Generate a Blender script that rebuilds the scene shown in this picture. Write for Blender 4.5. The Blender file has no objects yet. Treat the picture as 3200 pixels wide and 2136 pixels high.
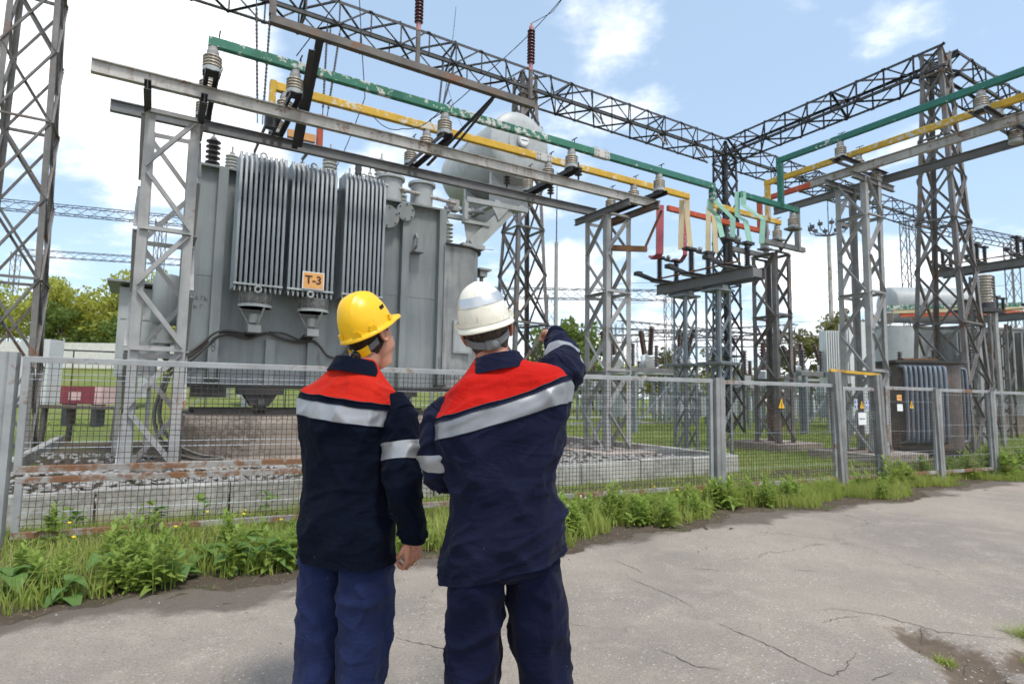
import bpy, bmesh, math, random
import numpy as np
from mathutils import Vector, Matrix

S = bpy.context.scene
rad = math.radians
random.seed(7); RNG = np.random.default_rng(11)

# ------------------------------------------------------------------ camera
CAM = Vector((0, 0, 1.42)); F_PX = 1850.0
pt, rl = rad(5.2), rad(0.95)
fw = Vector((0, math.cos(pt), math.sin(pt))); r0 = Vector((1, 0, 0)); u0 = Vector((0, -math.sin(pt), math.cos(pt)))
cr = r0*math.cos(rl) + u0*math.sin(rl); cu = u0*math.cos(rl) - r0*math.sin(rl)
cd = bpy.data.cameras.new('camera'); cam = bpy.data.objects.new('camera', cd); S.collection.objects.link(cam)
cd.sensor_width = 36; cd.lens = F_PX/3200*36; cd.clip_start = 0.05; cd.clip_end = 3000
cam.matrix_world = Matrix(((cr.x, cu.x, -fw.x, CAM.x), (cr.y, cu.y, -fw.y, CAM.y), (cr.z, cu.z, -fw.z, CAM.z), (0, 0, 0, 1)))
cd.dof.use_dof = True; cd.dof.focus_distance = 2.7; cd.dof.aperture_fstop = 4.5
S.camera = cam
S.cycles.max_bounces = 4; S.cycles.diffuse_bounces = 2; S.cycles.glossy_bounces = 2; S.cycles.transmission_bounces = 2; S.cycles.transparent_max_bounces = 8; S.cycles.volume_bounces = 0
S.cycles.caustics_reflective = False; S.cycles.caustics_refractive = False; S.cycles.use_adaptive_sampling = True; S.cycles.adaptive_threshold = 0.03

# ------------------------------------------------------------------ sky, sun, exposure
SUN_DIR = Vector((0.34, -0.42, 1.05)).normalized()          # towards the sun: high, behind the camera, a little to the right
SUN_EL = math.asin(SUN_DIR.z); SUN_ROT = math.atan2(SUN_DIR.x, SUN_DIR.y)
W = bpy.data.worlds.new('World'); S.world = W; W.use_nodes = True
def build_world():
    nt = W.node_tree; N = nt.nodes; L = nt.links; N.clear()
    def nd(t, **k):
        n = N.new(t)
        for a, b in k.items(): setattr(n, a, b)
        return n
    def mth(op, a, b=None, c=None, clamp=False):
        n = nd('ShaderNodeMath', operation=op); n.use_clamp = clamp
        for i, x in enumerate((a, b, c)):
            if x is None: continue
            if isinstance(x, (int, float)): n.inputs[i].default_value = x
            else: L.new(x, n.inputs[i])
        return n.outputs[0]
    out = nd('ShaderNodeOutputWorld'); bg = nd('ShaderNodeBackground')
    sky = nd('ShaderNodeTexSky', sky_type='NISHITA'); sky.sun_disc = False
    sky.sun_elevation = SUN_EL; sky.sun_rotation = SUN_ROT; sky.altitude = 150; sky.air_density = 1.0; sky.dust_density = 1.0; sky.ozone_density = 1.0
    tc = nd('ShaderNodeTexCoord'); nrm = nd('ShaderNodeVectorMath', operation='NORMALIZE'); L.new(tc.outputs['Generated'], nrm.inputs[0])
    sp = nd('ShaderNodeSeparateXYZ'); L.new(nrm.outputs[0], sp.inputs[0])
    z = mth('MAXIMUM', sp.outputs[2], 0.0)
    den = mth('ADD', z, 0.22)
    cx = mth('DIVIDE', sp.outputs[0], den); cy = mth('DIVIDE', sp.outputs[1], den)
    cv = nd('ShaderNodeCombineXYZ'); L.new(cx, cv.inputs[0]); L.new(cy, cv.inputs[1])
    def noise(sc, det, ro, off):
        mp = nd('ShaderNodeMapping'); mp.inputs['Location'].default_value = off; L.new(cv.outputs[0], mp.inputs[0])
        n = nd('ShaderNodeTexNoise'); n.inputs['Scale'].default_value = sc; n.inputs['Detail'].default_value = det; n.inputs['Roughness'].default_value = ro; n.inputs['Distortion'].default_value = 0.0
        L.new(mp.outputs[0], n.inputs['Vector']); return n.outputs['Fac']
    n1 = noise(1.7, 7, 0.58, (3.1, 1.7, 0)); n2 = noise(3.6, 5, 0.6, (0.4, 5.2, 0))
    # cover: thicker towards the horizon, a few larger banks
    low = mth('POWER', mth('SUBTRACT', 1.0, z), 2.6)
    bias = mth('MULTIPLY_ADD', low, 0.41, -0.215)
    for (d, amp, e0, e1) in (((-0.55, 0.68, 0.48), 0.34, 0.945, 0.985), ((-0.66, 0.70, 0.27), -0.11, 0.955, 0.995), ((0.12, 0.80, 0.585), 0.13, 0.990, 0.9985), ((0.44, 0.72, 0.53), 0.09, 0.992, 0.999),
                             ((-0.15, -0.7, 0.6), 0.3, 0.8, 0.97), ((0.8, -0.2, 0.5), 0.25, 0.8, 0.97), ((0.1, 0.3, 0.95), 0.2, 0.9, 0.98)):
        dv = Vector(d).normalized()
        dot = nd('ShaderNodeVectorMath', operation='DOT_PRODUCT'); L.new(nrm.outputs[0], dot.inputs[0]); dot.inputs[1].default_value = dv
        mr = nd('ShaderNodeMapRange', interpolation_type='SMOOTHSTEP'); L.new(dot.outputs['Value'], mr.inputs[0])
        mr.inputs[1].default_value = e0; mr.inputs[2].default_value = e1; mr.inputs[3].default_value = 0; mr.inputs[4].default_value = amp
        bias = mth('ADD', bias, mr.outputs[0])
    cov = mth('ADD', mth('ADD', n1, bias), mth('MULTIPLY_ADD', n2, 0.30, -0.15))
    m = nd('ShaderNodeMapRange', interpolation_type='SMOOTHSTEP'); L.new(cov, m.inputs[0]); m.inputs[1].default_value = 0.455; m.inputs[2].default_value = 0.69
    # thin veil everywhere, then the cloud bodies with a little grey in them
    skc = nd('ShaderNodeMix', data_type='RGBA', blend_type='MULTIPLY'); skc.inputs[0].default_value = 1
    L.new(sky.outputs[0], skc.inputs[6]); skc.inputs[7].default_value = (0.115, 0.115, 0.115, 1)
    veil = nd('ShaderNodeMix', data_type='RGBA'); veil.inputs[0].default_value = 0.36
    L.new(skc.outputs[2], veil.inputs[6]); veil.inputs[7].default_value = (0.62, 0.81, 1.0, 1)
    gr = nd('ShaderNodeValToRGB'); L.new(mth('MULTIPLY_ADD', n2, 0.5, mth('MULTIPLY', n1, 0.5)), gr.inputs[0])
    gr.color_ramp.elements[0].position = 0.36; gr.color_ramp.elements[0].color = (0.74, 0.79, 0.86, 1)
    gr.color_ramp.elements[1].position = 0.60; gr.color_ramp.elements[1].color = (1.12, 1.13, 1.14, 1)
    mx = nd('ShaderNodeMix', data_type='RGBA'); L.new(m.outputs[0], mx.inputs[0]); L.new(veil.outputs[2], mx.inputs[6]); L.new(gr.outputs[0], mx.inputs[7])
    L.new(mx.outputs[2], bg.inputs[0]); bg.inputs[1].default_value = 0.80
    L.new(bg.outputs[0], out.inputs[0])
build_world()
W.cycles.sampling_method = 'MANUAL'; W.cycles.sample_map_resolution = 256
sl = bpy.data.lights.new('sun', 'SUN'); so = bpy.data.objects.new('sun', sl); S.collection.objects.link(so)
sl.energy = 1.5; sl.angle = rad(10); sl.color = (1.0, 0.965, 0.91)
so.rotation_euler = SUN_DIR.to_track_quat('Z', 'Y').to_euler()
S.view_settings.view_transform = 'Standard'; S.view_settings.look = 'None'; S.view_settings.exposure = 0.95; S.view_settings.gamma = 1
S.view_settings.use_curve_mapping = False

# ------------------------------------------------------------------ materials
MATS = {}
def lin(c):   # sRGB 0-255 -> linear
    return tuple(((x/255)/12.92 if x/255 <= 0.04045 else ((x/255+0.055)/1.055)**2.4) for x in c)
class NT:
    def __init__(s, name):
        s.m = bpy.data.materials.new(name); s.m.use_nodes = True; s.t = s.m.node_tree; s.N = s.t.nodes; s.L = s.t.links
        s.b = s.N['Principled BSDF']; s.geo = s.N.new('ShaderNodeNewGeometry')
    def pos(s, scale=(1, 1, 1), obj=False):
        mp = s.N.new('ShaderNodeMapping'); mp.inputs['Scale'].default_value = scale
        if obj:
            tc = s.N.new('ShaderNodeTexCoord'); s.L.new(tc.outputs['Object'], mp.inputs[0])
        else: s.L.new(s.geo.outputs['Position'], mp.inputs[0])
        return mp.outputs[0]
    def noise(s, sc, det=5, ro=0.55, vec=None, dist=0.0):
        n = s.N.new('ShaderNodeTexNoise'); n.inputs['Scale'].default_value = sc; n.inputs['Detail'].default_value = det; n.inputs['Roughness'].default_value = ro; n.inputs['Distortion'].default_value = dist
        s.L.new(vec if vec is not None else s.geo.outputs['Position'], n.inputs['Vector']); return n.outputs['Fac']
    def vor(s, sc, feat='F1', vec=None, out='Distance', rnd=1.0):
        n = s.N.new('ShaderNodeTexVoronoi'); n.feature = feat; n.inputs['Scale'].default_value = sc; n.inputs['Randomness'].default_value = rnd
        s.L.new(vec if vec is not None else s.geo.outputs['Position'], n.inputs['Vector']); return n.outputs[out]
    def step(s, x, a, b, lo=0.0, hi=1.0):
        n = s.N.new('ShaderNodeMapRange'); n.interpolation_type = 'SMOOTHSTEP'; s.L.new(x, n.inputs[0])
        n.inputs[1].default_value = a; n.inputs[2].default_value = b; n.inputs[3].default_value = lo; n.inputs[4].default_value = hi; return n.outputs[0]
    def mth(s, op, a, b=0.0):
        n = s.N.new('ShaderNodeMath'); n.operation = op
        for i, x in enumerate((a, b)):
            if isinstance(x, (int, float)): n.inputs[i].default_value = x
            else: s.L.new(x, n.inputs[i])
        return n.outputs[0]
    def mix(s, f, a, b, mode='MIX'):
        n = s.N.new('ShaderNodeMix'); n.data_type = 'RGBA'; n.blend_type = mode
        for i, x in ((0, f), (6, a), (7, b)):
            if isinstance(x, (int, float)): n.inputs[i].default_value = x
            elif isinstance(x, tuple): n.inputs[i].default_value = (*x[:3], 1)
            else: s.L.new(x, n.inputs[i])
        return n.outputs[2]
    def col(s, c):
        if isinstance(c, tuple): s.b.inputs['Base Color'].default_value = (*c[:3], 1)
        else: s.L.new(c, s.b.inputs['Base Color'])
    def bump(s, h, strength=0.3, dist=0.01):
        n = s.N.new('ShaderNodeBump'); n.inputs['Strength'].default_value = strength; n.inputs['Distance'].default_value = dist
        s.L.new(h, n.inputs['Height']); s.L.new(n.outputs[0], s.b.inputs['Normal'])
    def set(s, rough=0.6, metal=0.0, spec=None):
        s.b.inputs['Roughness'].default_value = rough; s.b.inputs['Metallic'].default_value = metal
        if spec is not None: s.b.inputs['Specular IOR Level'].default_value = spec
def M(name): return MATS[name]
def mat_paint(name, c, rough=0.5, var=0.12, rust=0.0, rustc=(0.115, 0.055, 0.028), streak=0.0, flake=None, flake_amt=0.0, metal=0.0, bump=0.06, vs=3.0, runs=0.0):
    t = NT(name); n = t.noise(vs, 6, 0.6); k = t.step(n, 0.25, 0.75, 1-var, 1+var)
    base = t.mix(1.0, c, t_rgb(t, k), 'MULTIPLY')
    fine = t.noise(60, 3, 0.6)
    if flake is not None:
        f = t.mth('ADD', t.noise(9, 8, 0.68), t.mth('MULTIPLY', t.noise(1.1, 2, 0.5), 0.55))
        base = t.mix(t.step(f, 1.0-flake_amt, 1.03-flake_amt), base, flake)
    if rust > 0:
        r1 = t.mth('ADD', t.mth('MULTIPLY', t.noise(1.7, 4, 0.6), 0.7), t.mth('MULTIPLY', t.noise(14, 6, 0.7), 0.4))
        rc = t.mix(t.noise(30, 4, 0.7), rustc, tuple(min(1, 2.0*x) for x in rustc))
        base = t.mix(t.step(r1, 0.74-rust, 0.84-rust), base, rc)
    if runs > 0:
        s2 = t.mth('ADD', t.mth('MULTIPLY', t.noise(6.5, 3, 0.6, t.pos((1, 1, 0.10))), .75), t.mth('MULTIPLY', t.noise(38, 4, 0.7), .25))
        base = t.mix(t.step(s2, .66-runs, .80-runs, 0, .9), base, t.mix(t.noise(25, 4, .7), (0.11, 0.05, 0.022), (0.26, 0.135, 0.06)))
    if streak > 0:
        s1 = t.noise(7, 5, 0.7, t.pos((1, 1, 0.06)))
        base = t.mix(t.mth('MULTIPLY', t.step(s1, 0.47, 0.66), streak), base, (0.05, 0.045, 0.04))
    t.col(base); t.set(rough, metal); t.bump(fine, bump, 0.004); MATS[name] = t.m; return t
def t_rgb(t, k):
    n = t.N.new('ShaderNodeCombineColor')
    for i in range(3): t.L.new(k, n.inputs[i])
    return n.outputs[0]
mat_paint('steel_grey', (0.315, 0.312, 0.305), 0.55, 0.16, 0.10, streak=0.12)
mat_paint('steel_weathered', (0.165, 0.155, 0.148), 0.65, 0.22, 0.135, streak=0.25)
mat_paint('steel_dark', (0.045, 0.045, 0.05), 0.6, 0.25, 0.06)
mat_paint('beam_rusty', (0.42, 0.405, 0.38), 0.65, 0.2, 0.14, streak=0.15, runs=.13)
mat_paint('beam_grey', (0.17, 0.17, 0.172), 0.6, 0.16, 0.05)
mat_paint('frame_rusty', (0.125, 0.112, 0.10), 0.7, 0.25, 0.18)
mat_paint('rust', (0.19, 0.095, 0.045), 0.85, 0.35)
mat_paint('tank_grey', (0.25, 0.272, 0.272), 0.42, 0.09, 0.0, streak=0.22, vs=1.2)
mat_paint('fin_grey', (0.36, 0.40, 0.425), 0.38, 0.06, 0.0, streak=0.10)
mat_paint('equip_light', (0.39, 0.41, 0.405), 0.45, 0.08, 0.02, streak=0.12)
mat_paint('equip_stained', (0.31, 0.315, 0.305), 0.5, 0.16, 0.07, streak=0.5)
mat_paint('zinc', (0.24, 0.27, 0.29), 0.5, 0.12, 0.02, metal=0.25)
mat_paint('fence_paint', (0.29, 0.298, 0.30), 0.6, 0.18, 0.155, rustc=(0.12, 0.06, 0.03), bump=0.15)
mat_paint('fence_rusty', (0.275, 0.27, 0.26), 0.75, 0.22, 0.245, rustc=(0.12, 0.058, 0.028), bump=0.25)
mat_paint('wire', (0.042, 0.036, 0.032), 0.6, 0.4, 0.15)
mat_paint('wire_bright', (0.36, 0.38, 0.40), 0.45, 0.2, 0.0, metal=0.3)
mat_paint('green_paint', (0.022, 0.155, 0.092), 0.5, 0.15, flake=(0.52, 0.53, 0.49), flake_amt=0.195)
mat_paint('green_fresh', (0.020, 0.145, 0.105), 0.45, 0.12, flake=(0.50, 0.52, 0.49), flake_amt=0.10)
mat_paint('mint_strap', (0.25, 0.47, 0.36), 0.5, 0.08)
mat_paint('yellow_paint', (0.60, 0.36, 0.025), 0.5, 0.15, flake=(0.60, 0.56, 0.46), flake_amt=0.17)
mat_paint('cream_strap', (0.60, 0.50, 0.30), 0.5, 0.08)
mat_paint('red_paint', (0.48, 0.085, 0.035), 0.55, 0.18, flake=(0.50, 0.42, 0.36), flake_amt=0.09)
mat_paint('red_strap', (0.45, 0.10, 0.12), 0.55, 0.12, flake=(0.55, 0.35, 0.35), flake_amt=0.08)
mat_paint('joint_alu', (0.52, 0.50, 0.47), 0.5, 0.1)
mat_paint('porcelain_beige', (0.42, 0.375, 0.31), 0.28, 0.18, streak=0.2)
mat_paint('porcelain_white', (0.56, 0.56, 0.52), 0.25, 0.1, streak=0.1)
mat_paint('porcelain_dark', (0.05, 0.042, 0.042), 0.3, 0.2)
mat_paint('porcelain_brown', (0.10, 0.055, 0.045), 0.25, 0.2)
mat_paint('porcelain_maroon', (0.070, 0.022, 0.030), 0.3, 0.2)
mat_paint('pink_metal', (0.45, 0.20, 0.19), 0.5, 0.1)
mat_paint('cap_metal', (0.33, 0.33, 0.32), 0.5, 0.15, 0.06)
mat_paint('black_rubber', (0.018, 0.018, 0.018), 0.5, 0.2)
mat_paint('cable', (0.055, 0.048, 0.042), 0.42, 0.3)
mat_paint('dark_oily', (0.035, 0.032, 0.030), 0.5, 0.35, 0.10, streak=0.2)
mat_paint('oil_tank', (0.115, 0.095, 0.085), 0.55, 0.35, 0.12, streak=0.4)
mat_paint('tube_blue', (0.15, 0.18, 0.215), 0.45, 0.2, 0.06)
mat_paint('sign_yellow', (0.75, 0.42, 0.02), 0.4, 0.04)
mat_paint('sign_orange', (0.72, 0.36, 0.11), 0.5, 0.06)
mat_paint('sign_white', (0.72, 0.73, 0.72), 0.4, 0.04)
mat_paint('sign_blue', (0.05, 0.13, 0.40), 0.4, 0.05)
mat_paint('ink', (0.020, 0.016, 0.018), 0.6, 0.1)
mat_paint('ink_brown', (0.075, 0.022, 0.020), 0.6, 0.1)
mat_paint('stencil', (0.115, 0.125, 0.13), 0.6, 0.15)
mat_paint('red_box', (0.22, 0.03, 0.05), 0.6, 0.15)
mat_paint('pink_wall', (0.62, 0.42, 0.42), 0.6, 0.1)
mat_paint('wood_post', (0.235, 0.235, 0.23), 0.8, 0.25, streak=0.35)
mat_paint('bark', (0.075, 0.06, 0.045), 0.9, 0.3)
mat_paint('yellow_bar', (0.55, 0.33, 0.03), 0.6, 0.2, 0.15)
mat_paint('orange_ins', (0.65, 0.33, 0.12), 0.5, 0.1)
mat_paint('white_wall', (0.62, 0.60, 0.56), 0.8, 0.1)
def mat_concrete(name, c, dirt=(0.10, 0.08, 0.06), amt=0.5, sc=1.0):
    t = NT(name); n = t.noise(2.2*sc, 8, 0.65); n2 = t.noise(14*sc, 6, 0.7); n3 = t.noise(0.8*sc, 3, 0.5)
    b = t.mix(t.step(n, 0.25, 0.75), tuple(0.72*x for x in c), tuple(1.15*x for x in c))
    b = t.mix(t.mth('MULTIPLY', t.step(t.mth('ADD', t.mth('MULTIPLY', n2, 0.5), t.mth('MULTIPLY', n3, 0.6)), 0.50, 0.68), amt), b, dirt)
    t.col(b); t.set(0.9, 0, 0.3); t.bump(t.mth('ADD', n2, t.mth('MULTIPLY', t.noise(90, 3), 0.3)), 0.5, 0.01); MATS[name] = t.m
mat_concrete('concrete', (0.45, 0.44, 0.41), (0.17, 0.16, 0.135), 0.75)
mat_concrete('plinth', (0.30, 0.25, 0.205), (0.055, 0.045, 0.038), 0.75)
mat_concrete('slab', (0.42, 0.36, 0.31), (0.13, 0.10, 0.08), 0.6)
mat_concrete('stone', (0.36, 0.345, 0.325), (0.14, 0.13, 0.12), 0.5, 3.0)

# ------------------------------------------------------------------ mesh helpers
COL = S.collection
TH = rad(31.1)
GU = Vector((math.cos(TH), math.sin(TH), 0)); GV = Vector((-math.sin(TH), math.cos(TH), 0))
def G(u, v, z=0.0): return GU*u + GV*v + Vector((0, 0, z))          # yard grid -> world
V3 = lambda p: Vector(p)
def basis(d, up=(0, 0, 1)):
    x = Vector(d).normalized(); up = Vector(up)
    if abs(x.dot(up)) > 0.98: up = Vector((0, 1, 0)) if abs(x.y) < 0.9 else Vector((1, 0, 0))
    y = up.cross(x).normalized(); z = x.cross(y).normalized(); return x, y, z
class MB:
    def __init__(s): s.v = []; s.f = []
    def add(s, vs, fs):
        o = len(s.v); s.v += [tuple(v) for v in vs]; s.f += [tuple(i+o for i in f) for f in fs]; return s
    def box(s, c, d, R=None):
        c = Vector(c); vs = []
        for k in range(8):
            p = Vector(((k & 1)-.5, (k >> 1 & 1)-.5, (k >> 2 & 1)-.5)); p = Vector((p.x*d[0], p.y*d[1], p.z*d[2]))
            vs.append(c+(R @ p if R else p))
        return s.add(vs, [(0, 2, 3, 1), (4, 5, 7, 6), (0, 1, 5, 4), (2, 6, 7, 3), (0, 4, 6, 2), (1, 3, 7, 5)])
    def bb(s, a, b):
        a, b = Vector(a), Vector(b); return s.box((a+b)/2, b-a)
    def beam(s, p0, p1, w, h, up=(0, 0, 1)):
        p0, p1 = Vector(p0), Vector(p1); x, y, z = basis(p1-p0, up); R = Matrix((x, y, z)).transposed()
        return s.box((p0+p1)/2, ((p1-p0).length, w, h), R)
    def prof(s, p0, p1, poly, up=(0, 0, 1)):          # extrude closed 2d profile (y,z) from p0 to p1
        p0, p1 = Vector(p0), Vector(p1); x, y, z = basis(p1-p0, up); n = len(poly)
        vs = [p0+y*a+z*b for a, b in poly]+[p1+y*a+z*b for a, b in poly]
        fs = [(i, (i+1) % n, n+(i+1) % n, n+i) for i in range(n)]+[tuple(range(n-1, -1, -1)), tuple(range(n, 2*n))]
        return s.add(vs, fs)
    def ibeam(s, p0, p1, w, h, t=0.014, up=(0, 0, 1)):
        a, b = w/2, h/2; q = t/2
        return s.prof(p0, p1, [(-a, -b), (a, -b), (a, -b+t), (q, -b+t), (q, b-t), (a, b-t), (a, b), (-a, b), (-a, b-t), (-q, b-t), (-q, -b+t), (-a, -b+t)], up)
    def chan(s, p0, p1, w, h, t=0.014, up=(0, 0, 1)):
        a, b = w/2, h/2
        return s.prof(p0, p1, [(-a, -b), (a, -b), (a, -b+t), (-a+t, -b+t), (-a+t, b-t), (a, b-t), (a, b), (-a, b)], up)
    def ang(s, p0, p1, w, t=None, up=(0, 0, 1)):
        t = t or w*0.16
        return s.prof(p0, p1, [(0, 0), (w, 0), (w, t), (t, t), (t, w), (0, w)], up)
    def tube(s, pts, r, n=8, cap=True):
        pts = [Vector(p) for p in pts]; rs = r if isinstance(r, (list, tuple)) else [r]*len(pts); o = len(s.v); m = len(pts)
        y0 = None
        for i, p in enumerate(pts):
            d = pts[min(i+1, m-1)]-pts[max(i-1, 0)]
            if y0 is None: x, y, z = basis(d)
            else:
                x = d.normalized(); y = (y0-x*x.dot(y0)).normalized(); z = x.cross(y)
            y0 = y
            for k in range(n):
                a = 2*math.pi*k/n; s.v.append(tuple(p+(y*math.cos(a)+z*math.sin(a))*rs[i]))
        for i in range(m-1):
            for k in range(n):
                a, b = o+i*n+k, o+i*n+(k+1) % n; s.f.append((a, b, b+n, a+n))
        if cap: s.f.append(tuple(range(o+n-1, o-1, -1))); s.f.append(tuple(range(o+(m-1)*n, o+m*n)))
        return s
    def lathe(s, prof, c=(0, 0, 0), axis=(0, 0, 1), n=14):     # prof: (r, h)
        c = Vector(c); x, y, z = basis(axis, (0.31, 0.2, 0.93) if abs(Vector(axis).normalized().z) < .9 else (1, 0, 0)); o = len(s.v)
        for r, h in prof:
            for k in range(n):
                a = 2*math.pi*k/n; s.v.append(tuple(c+x*h+(y*math.cos(a)+z*math.sin(a))*max(r, 1e-4)))
        for i in range(len(prof)-1):
            for k in range(n):
                a, b = o+i*n+k, o+i*n+(k+1) % n; s.f.append((a, b, b+n, a+n))
        s.f.append(tuple(range(o+n-1, o-1, -1))); e = o+(len(prof)-1)*n; s.f.append(tuple(range(e, e+n))); return s
    def plate(s, pts, t, nrm=None):               # flat polygon with thickness t along its normal
        pts = [Vector(p) for p in pts]; nn = Vector(nrm).normalized() if nrm else (pts[1]-pts[0]).cross(pts[2]-pts[0]).normalized(); n = len(pts)
        vs = pts+[p+nn*t for p in pts]
        return s.add(vs, [tuple(range(n-1, -1, -1)), tuple(range(n, 2*n))]+[(i, (i+1) % n, n+(i+1) % n, n+i) for i in range(n)])
    def mesh(s, name, mat, smooth=False, off=None):
        me = bpy.data.meshes.new(name)
        vs = s.v if off is None else [(a-off[0], b-off[1], c-off[2]) for a, b, c in s.v]
        me.from_pydata(vs, [], s.f); me.validate()
        bm = bmesh.new(); bm.from_mesh(me); bmesh.ops.recalc_face_normals(bm, faces=bm.faces); bm.to_mesh(me); bm.free()
        me.materials.append(MATS[mat] if isinstance(mat, str) else mat)
        if smooth: shade(me, smooth)
        return me
def shade(me, ang=40):
    for p in me.polygons: p.use_smooth = True
    if ang is not True and ang < 180:
        try: me.set_sharp_from_angle(angle=rad(ang))
        except Exception: pass
BASE = {}
def tag(o, label=None, cat=None, group=None, kind=None):
    if label: o['label'] = label
    if cat: o['category'] = cat
    if group: o['group'] = group
    if kind: o['kind'] = kind
    return o
def thing(name, base, label, cat, group=None, grid=True):       # Empty at the thing's base; its parts are given in the same coordinates as base
    o = bpy.data.objects.new(name, None); COL.objects.link(o); o.empty_display_size = 0.2
    if grid: o.location = G(*base); o.rotation_euler = (0, 0, TH)
    else: o.location = base
    BASE[o] = Vector(base); return tag(o, label, cat, group)
def part(name, mb, mat, parent, smooth=False, label=None, kind=None):
    off = BASE[parent]; me = mb.mesh(name, mat, smooth, off)
    o = bpy.data.objects.new(name, me); COL.objects.link(o); o.parent = parent; BASE[o] = off
    return tag(o, label, kind=kind)
def solo(name, mb, mat, label=None, cat=None, group=None, kind=None, grid=True, base=(0, 0, 0), smooth=False):
    me = mb.mesh(name, mat, smooth, Vector(base)); o = bpy.data.objects.new(name, me); COL.objects.link(o)
    if grid: o.location = G(*base); o.rotation_euler = (0, 0, TH)
    else: o.location = base
    BASE[o] = Vector(base); return tag(o, label, cat, group, kind)
UNIT = {}
def unit(kind, mat):
    k = (kind, mat)
    if k not in UNIT:
        b = MB()
        if kind == 'L': b.prof((0, 0, 0), (1, 0, 0), [(0, 0), (1, 0), (1, .16), (.16, .16), (.16, 1), (0, 1)])
        elif kind == 'B': b.box((.5, 0, 0), (1, 1, 1))
        UNIT[k] = b.mesh('bar_'+kind+'_'+mat, mat)
    return UNIT[k]
def bar(name, parent, p0, p1, w, mat, kind='L', h=None, up=(0, 0, 1), flip=(1, 1)):      # one steel member as an object of its own, sharing mesh data
    o = bpy.data.objects.new(name, unit(kind, mat)); COL.objects.link(o); o.parent = parent
    b = BASE[parent]; p0 = Vector(p0)-b; p1 = Vector(p1)-b; x, y, z = basis(p1-p0, up); h = h or w
    x = x*(p1-p0).length; y = y*w*flip[0]; z = z*h*flip[1]
    o.matrix_basis = Matrix(((x.x, y.x, z.x, p0.x), (x.y, y.y, z.y, p0.y), (x.z, y.z, z.z, p0.z), (0, 0, 0, 1))); return o
def copy_tree(o, parent=None):
    c = o.copy(); COL.objects.link(c)
    if parent: c.parent = parent
    BASE[c] = BASE.get(o, Vector())
    for ch in o.children: copy_tree(ch, c)
    return c
def text_mesh(txt, size, depth, mat, name='lettering', bold=0.0):          # flat lettering, x right, y up, centred
    cu_ = bpy.data.curves.new('t', 'FONT'); cu_.body = txt; cu_.size = size; cu_.extrude = depth; cu_.align_x = 'CENTER'; cu_.align_y = 'CENTER'; cu_.resolution_u = 3; cu_.offset = bold
    ob = bpy.data.objects.new('t', cu_); COL.objects.link(ob); bpy.context.view_layer.update()
    me = bpy.data.meshes.new_from_object(ob.evaluated_get(bpy.context.evaluated_depsgraph_get())); me.name = name
    bpy.data.objects.remove(ob); bpy.data.curves.remove(cu_); me.materials.clear(); me.materials.append(MATS[mat]); return me
def text_part(txt, size, depth, mat, parent, at, xdir, ydir, name='lettering', bold=0.0):
    o = bpy.data.objects.new(name, text_mesh(txt, size, depth, mat, name, bold)); COL.objects.link(o); o.parent = parent; p = Vector(at)-BASE[parent]
    x = Vector(xdir).normalized(); y = Vector(ydir).normalized(); z = x.cross(y)
    o.matrix_basis = Matrix(((x.x, y.x, z.x, p.x), (x.y, y.y, z.y, p.y), (x.z, y.z, z.z, p.z), (0, 0, 0, 1))); return o
# ================================================================== ground, road, verge
def sst(x, a, b):
    t = np.clip((x-a)/(b-a), 0, 1); return t*t*(3-2*t)
def ground_z(X, Y):
    X = np.asarray(X, float); Y = np.asarray(Y, float)
    return 3.2*sst(Y, 22, 52)*sst(-X, -3, 16) - 0.16*(1-sst(X*GV.x+Y*GV.y, 2.6, 4.9))
def np_mesh(name, v, f, mat, smooth=None):
    me = bpy.data.meshes.new(name); v = np.asarray(v, np.float32); f = np.asarray(f, np.int32); k = f.shape[1]
    me.vertices.add(len(v)); me.vertices.foreach_set('co', v.ravel())
    me.loops.add(f.size); me.loops.foreach_set('vertex_index', f.ravel())
    me.polygons.add(len(f)); me.polygons.foreach_set('loop_start', np.arange(0, f.size, k, dtype=np.int32)); me.polygons.foreach_set('loop_total', np.full(len(f), k, np.int32))
    me.update(calc_edges=True); me.validate(); me.materials.append(MATS[mat] if isinstance(mat, str) else mat)
    if smooth: shade(me, smooth)
    return me
def np_obj(name, v, f, mat, loc=(0, 0, 0), rz=0, smooth=None, **kw):
    o = bpy.data.objects.new(name, np_mesh(name, v, f, mat, smooth)); COL.objects.link(o); o.location = loc; o.rotation_euler = (0, 0, rz); BASE[o] = Vector(loc)
    return tag(o, **kw)
def grid_faces(nx, ny):
    i = np.arange(nx*ny).reshape(ny, nx); a = i[:-1, :-1].ravel(); b = i[:-1, 1:].ravel(); c = i[1:, 1:].ravel(); d = i[1:, :-1].ravel()
    return np.stack([a, b, c, d], 1)

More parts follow.
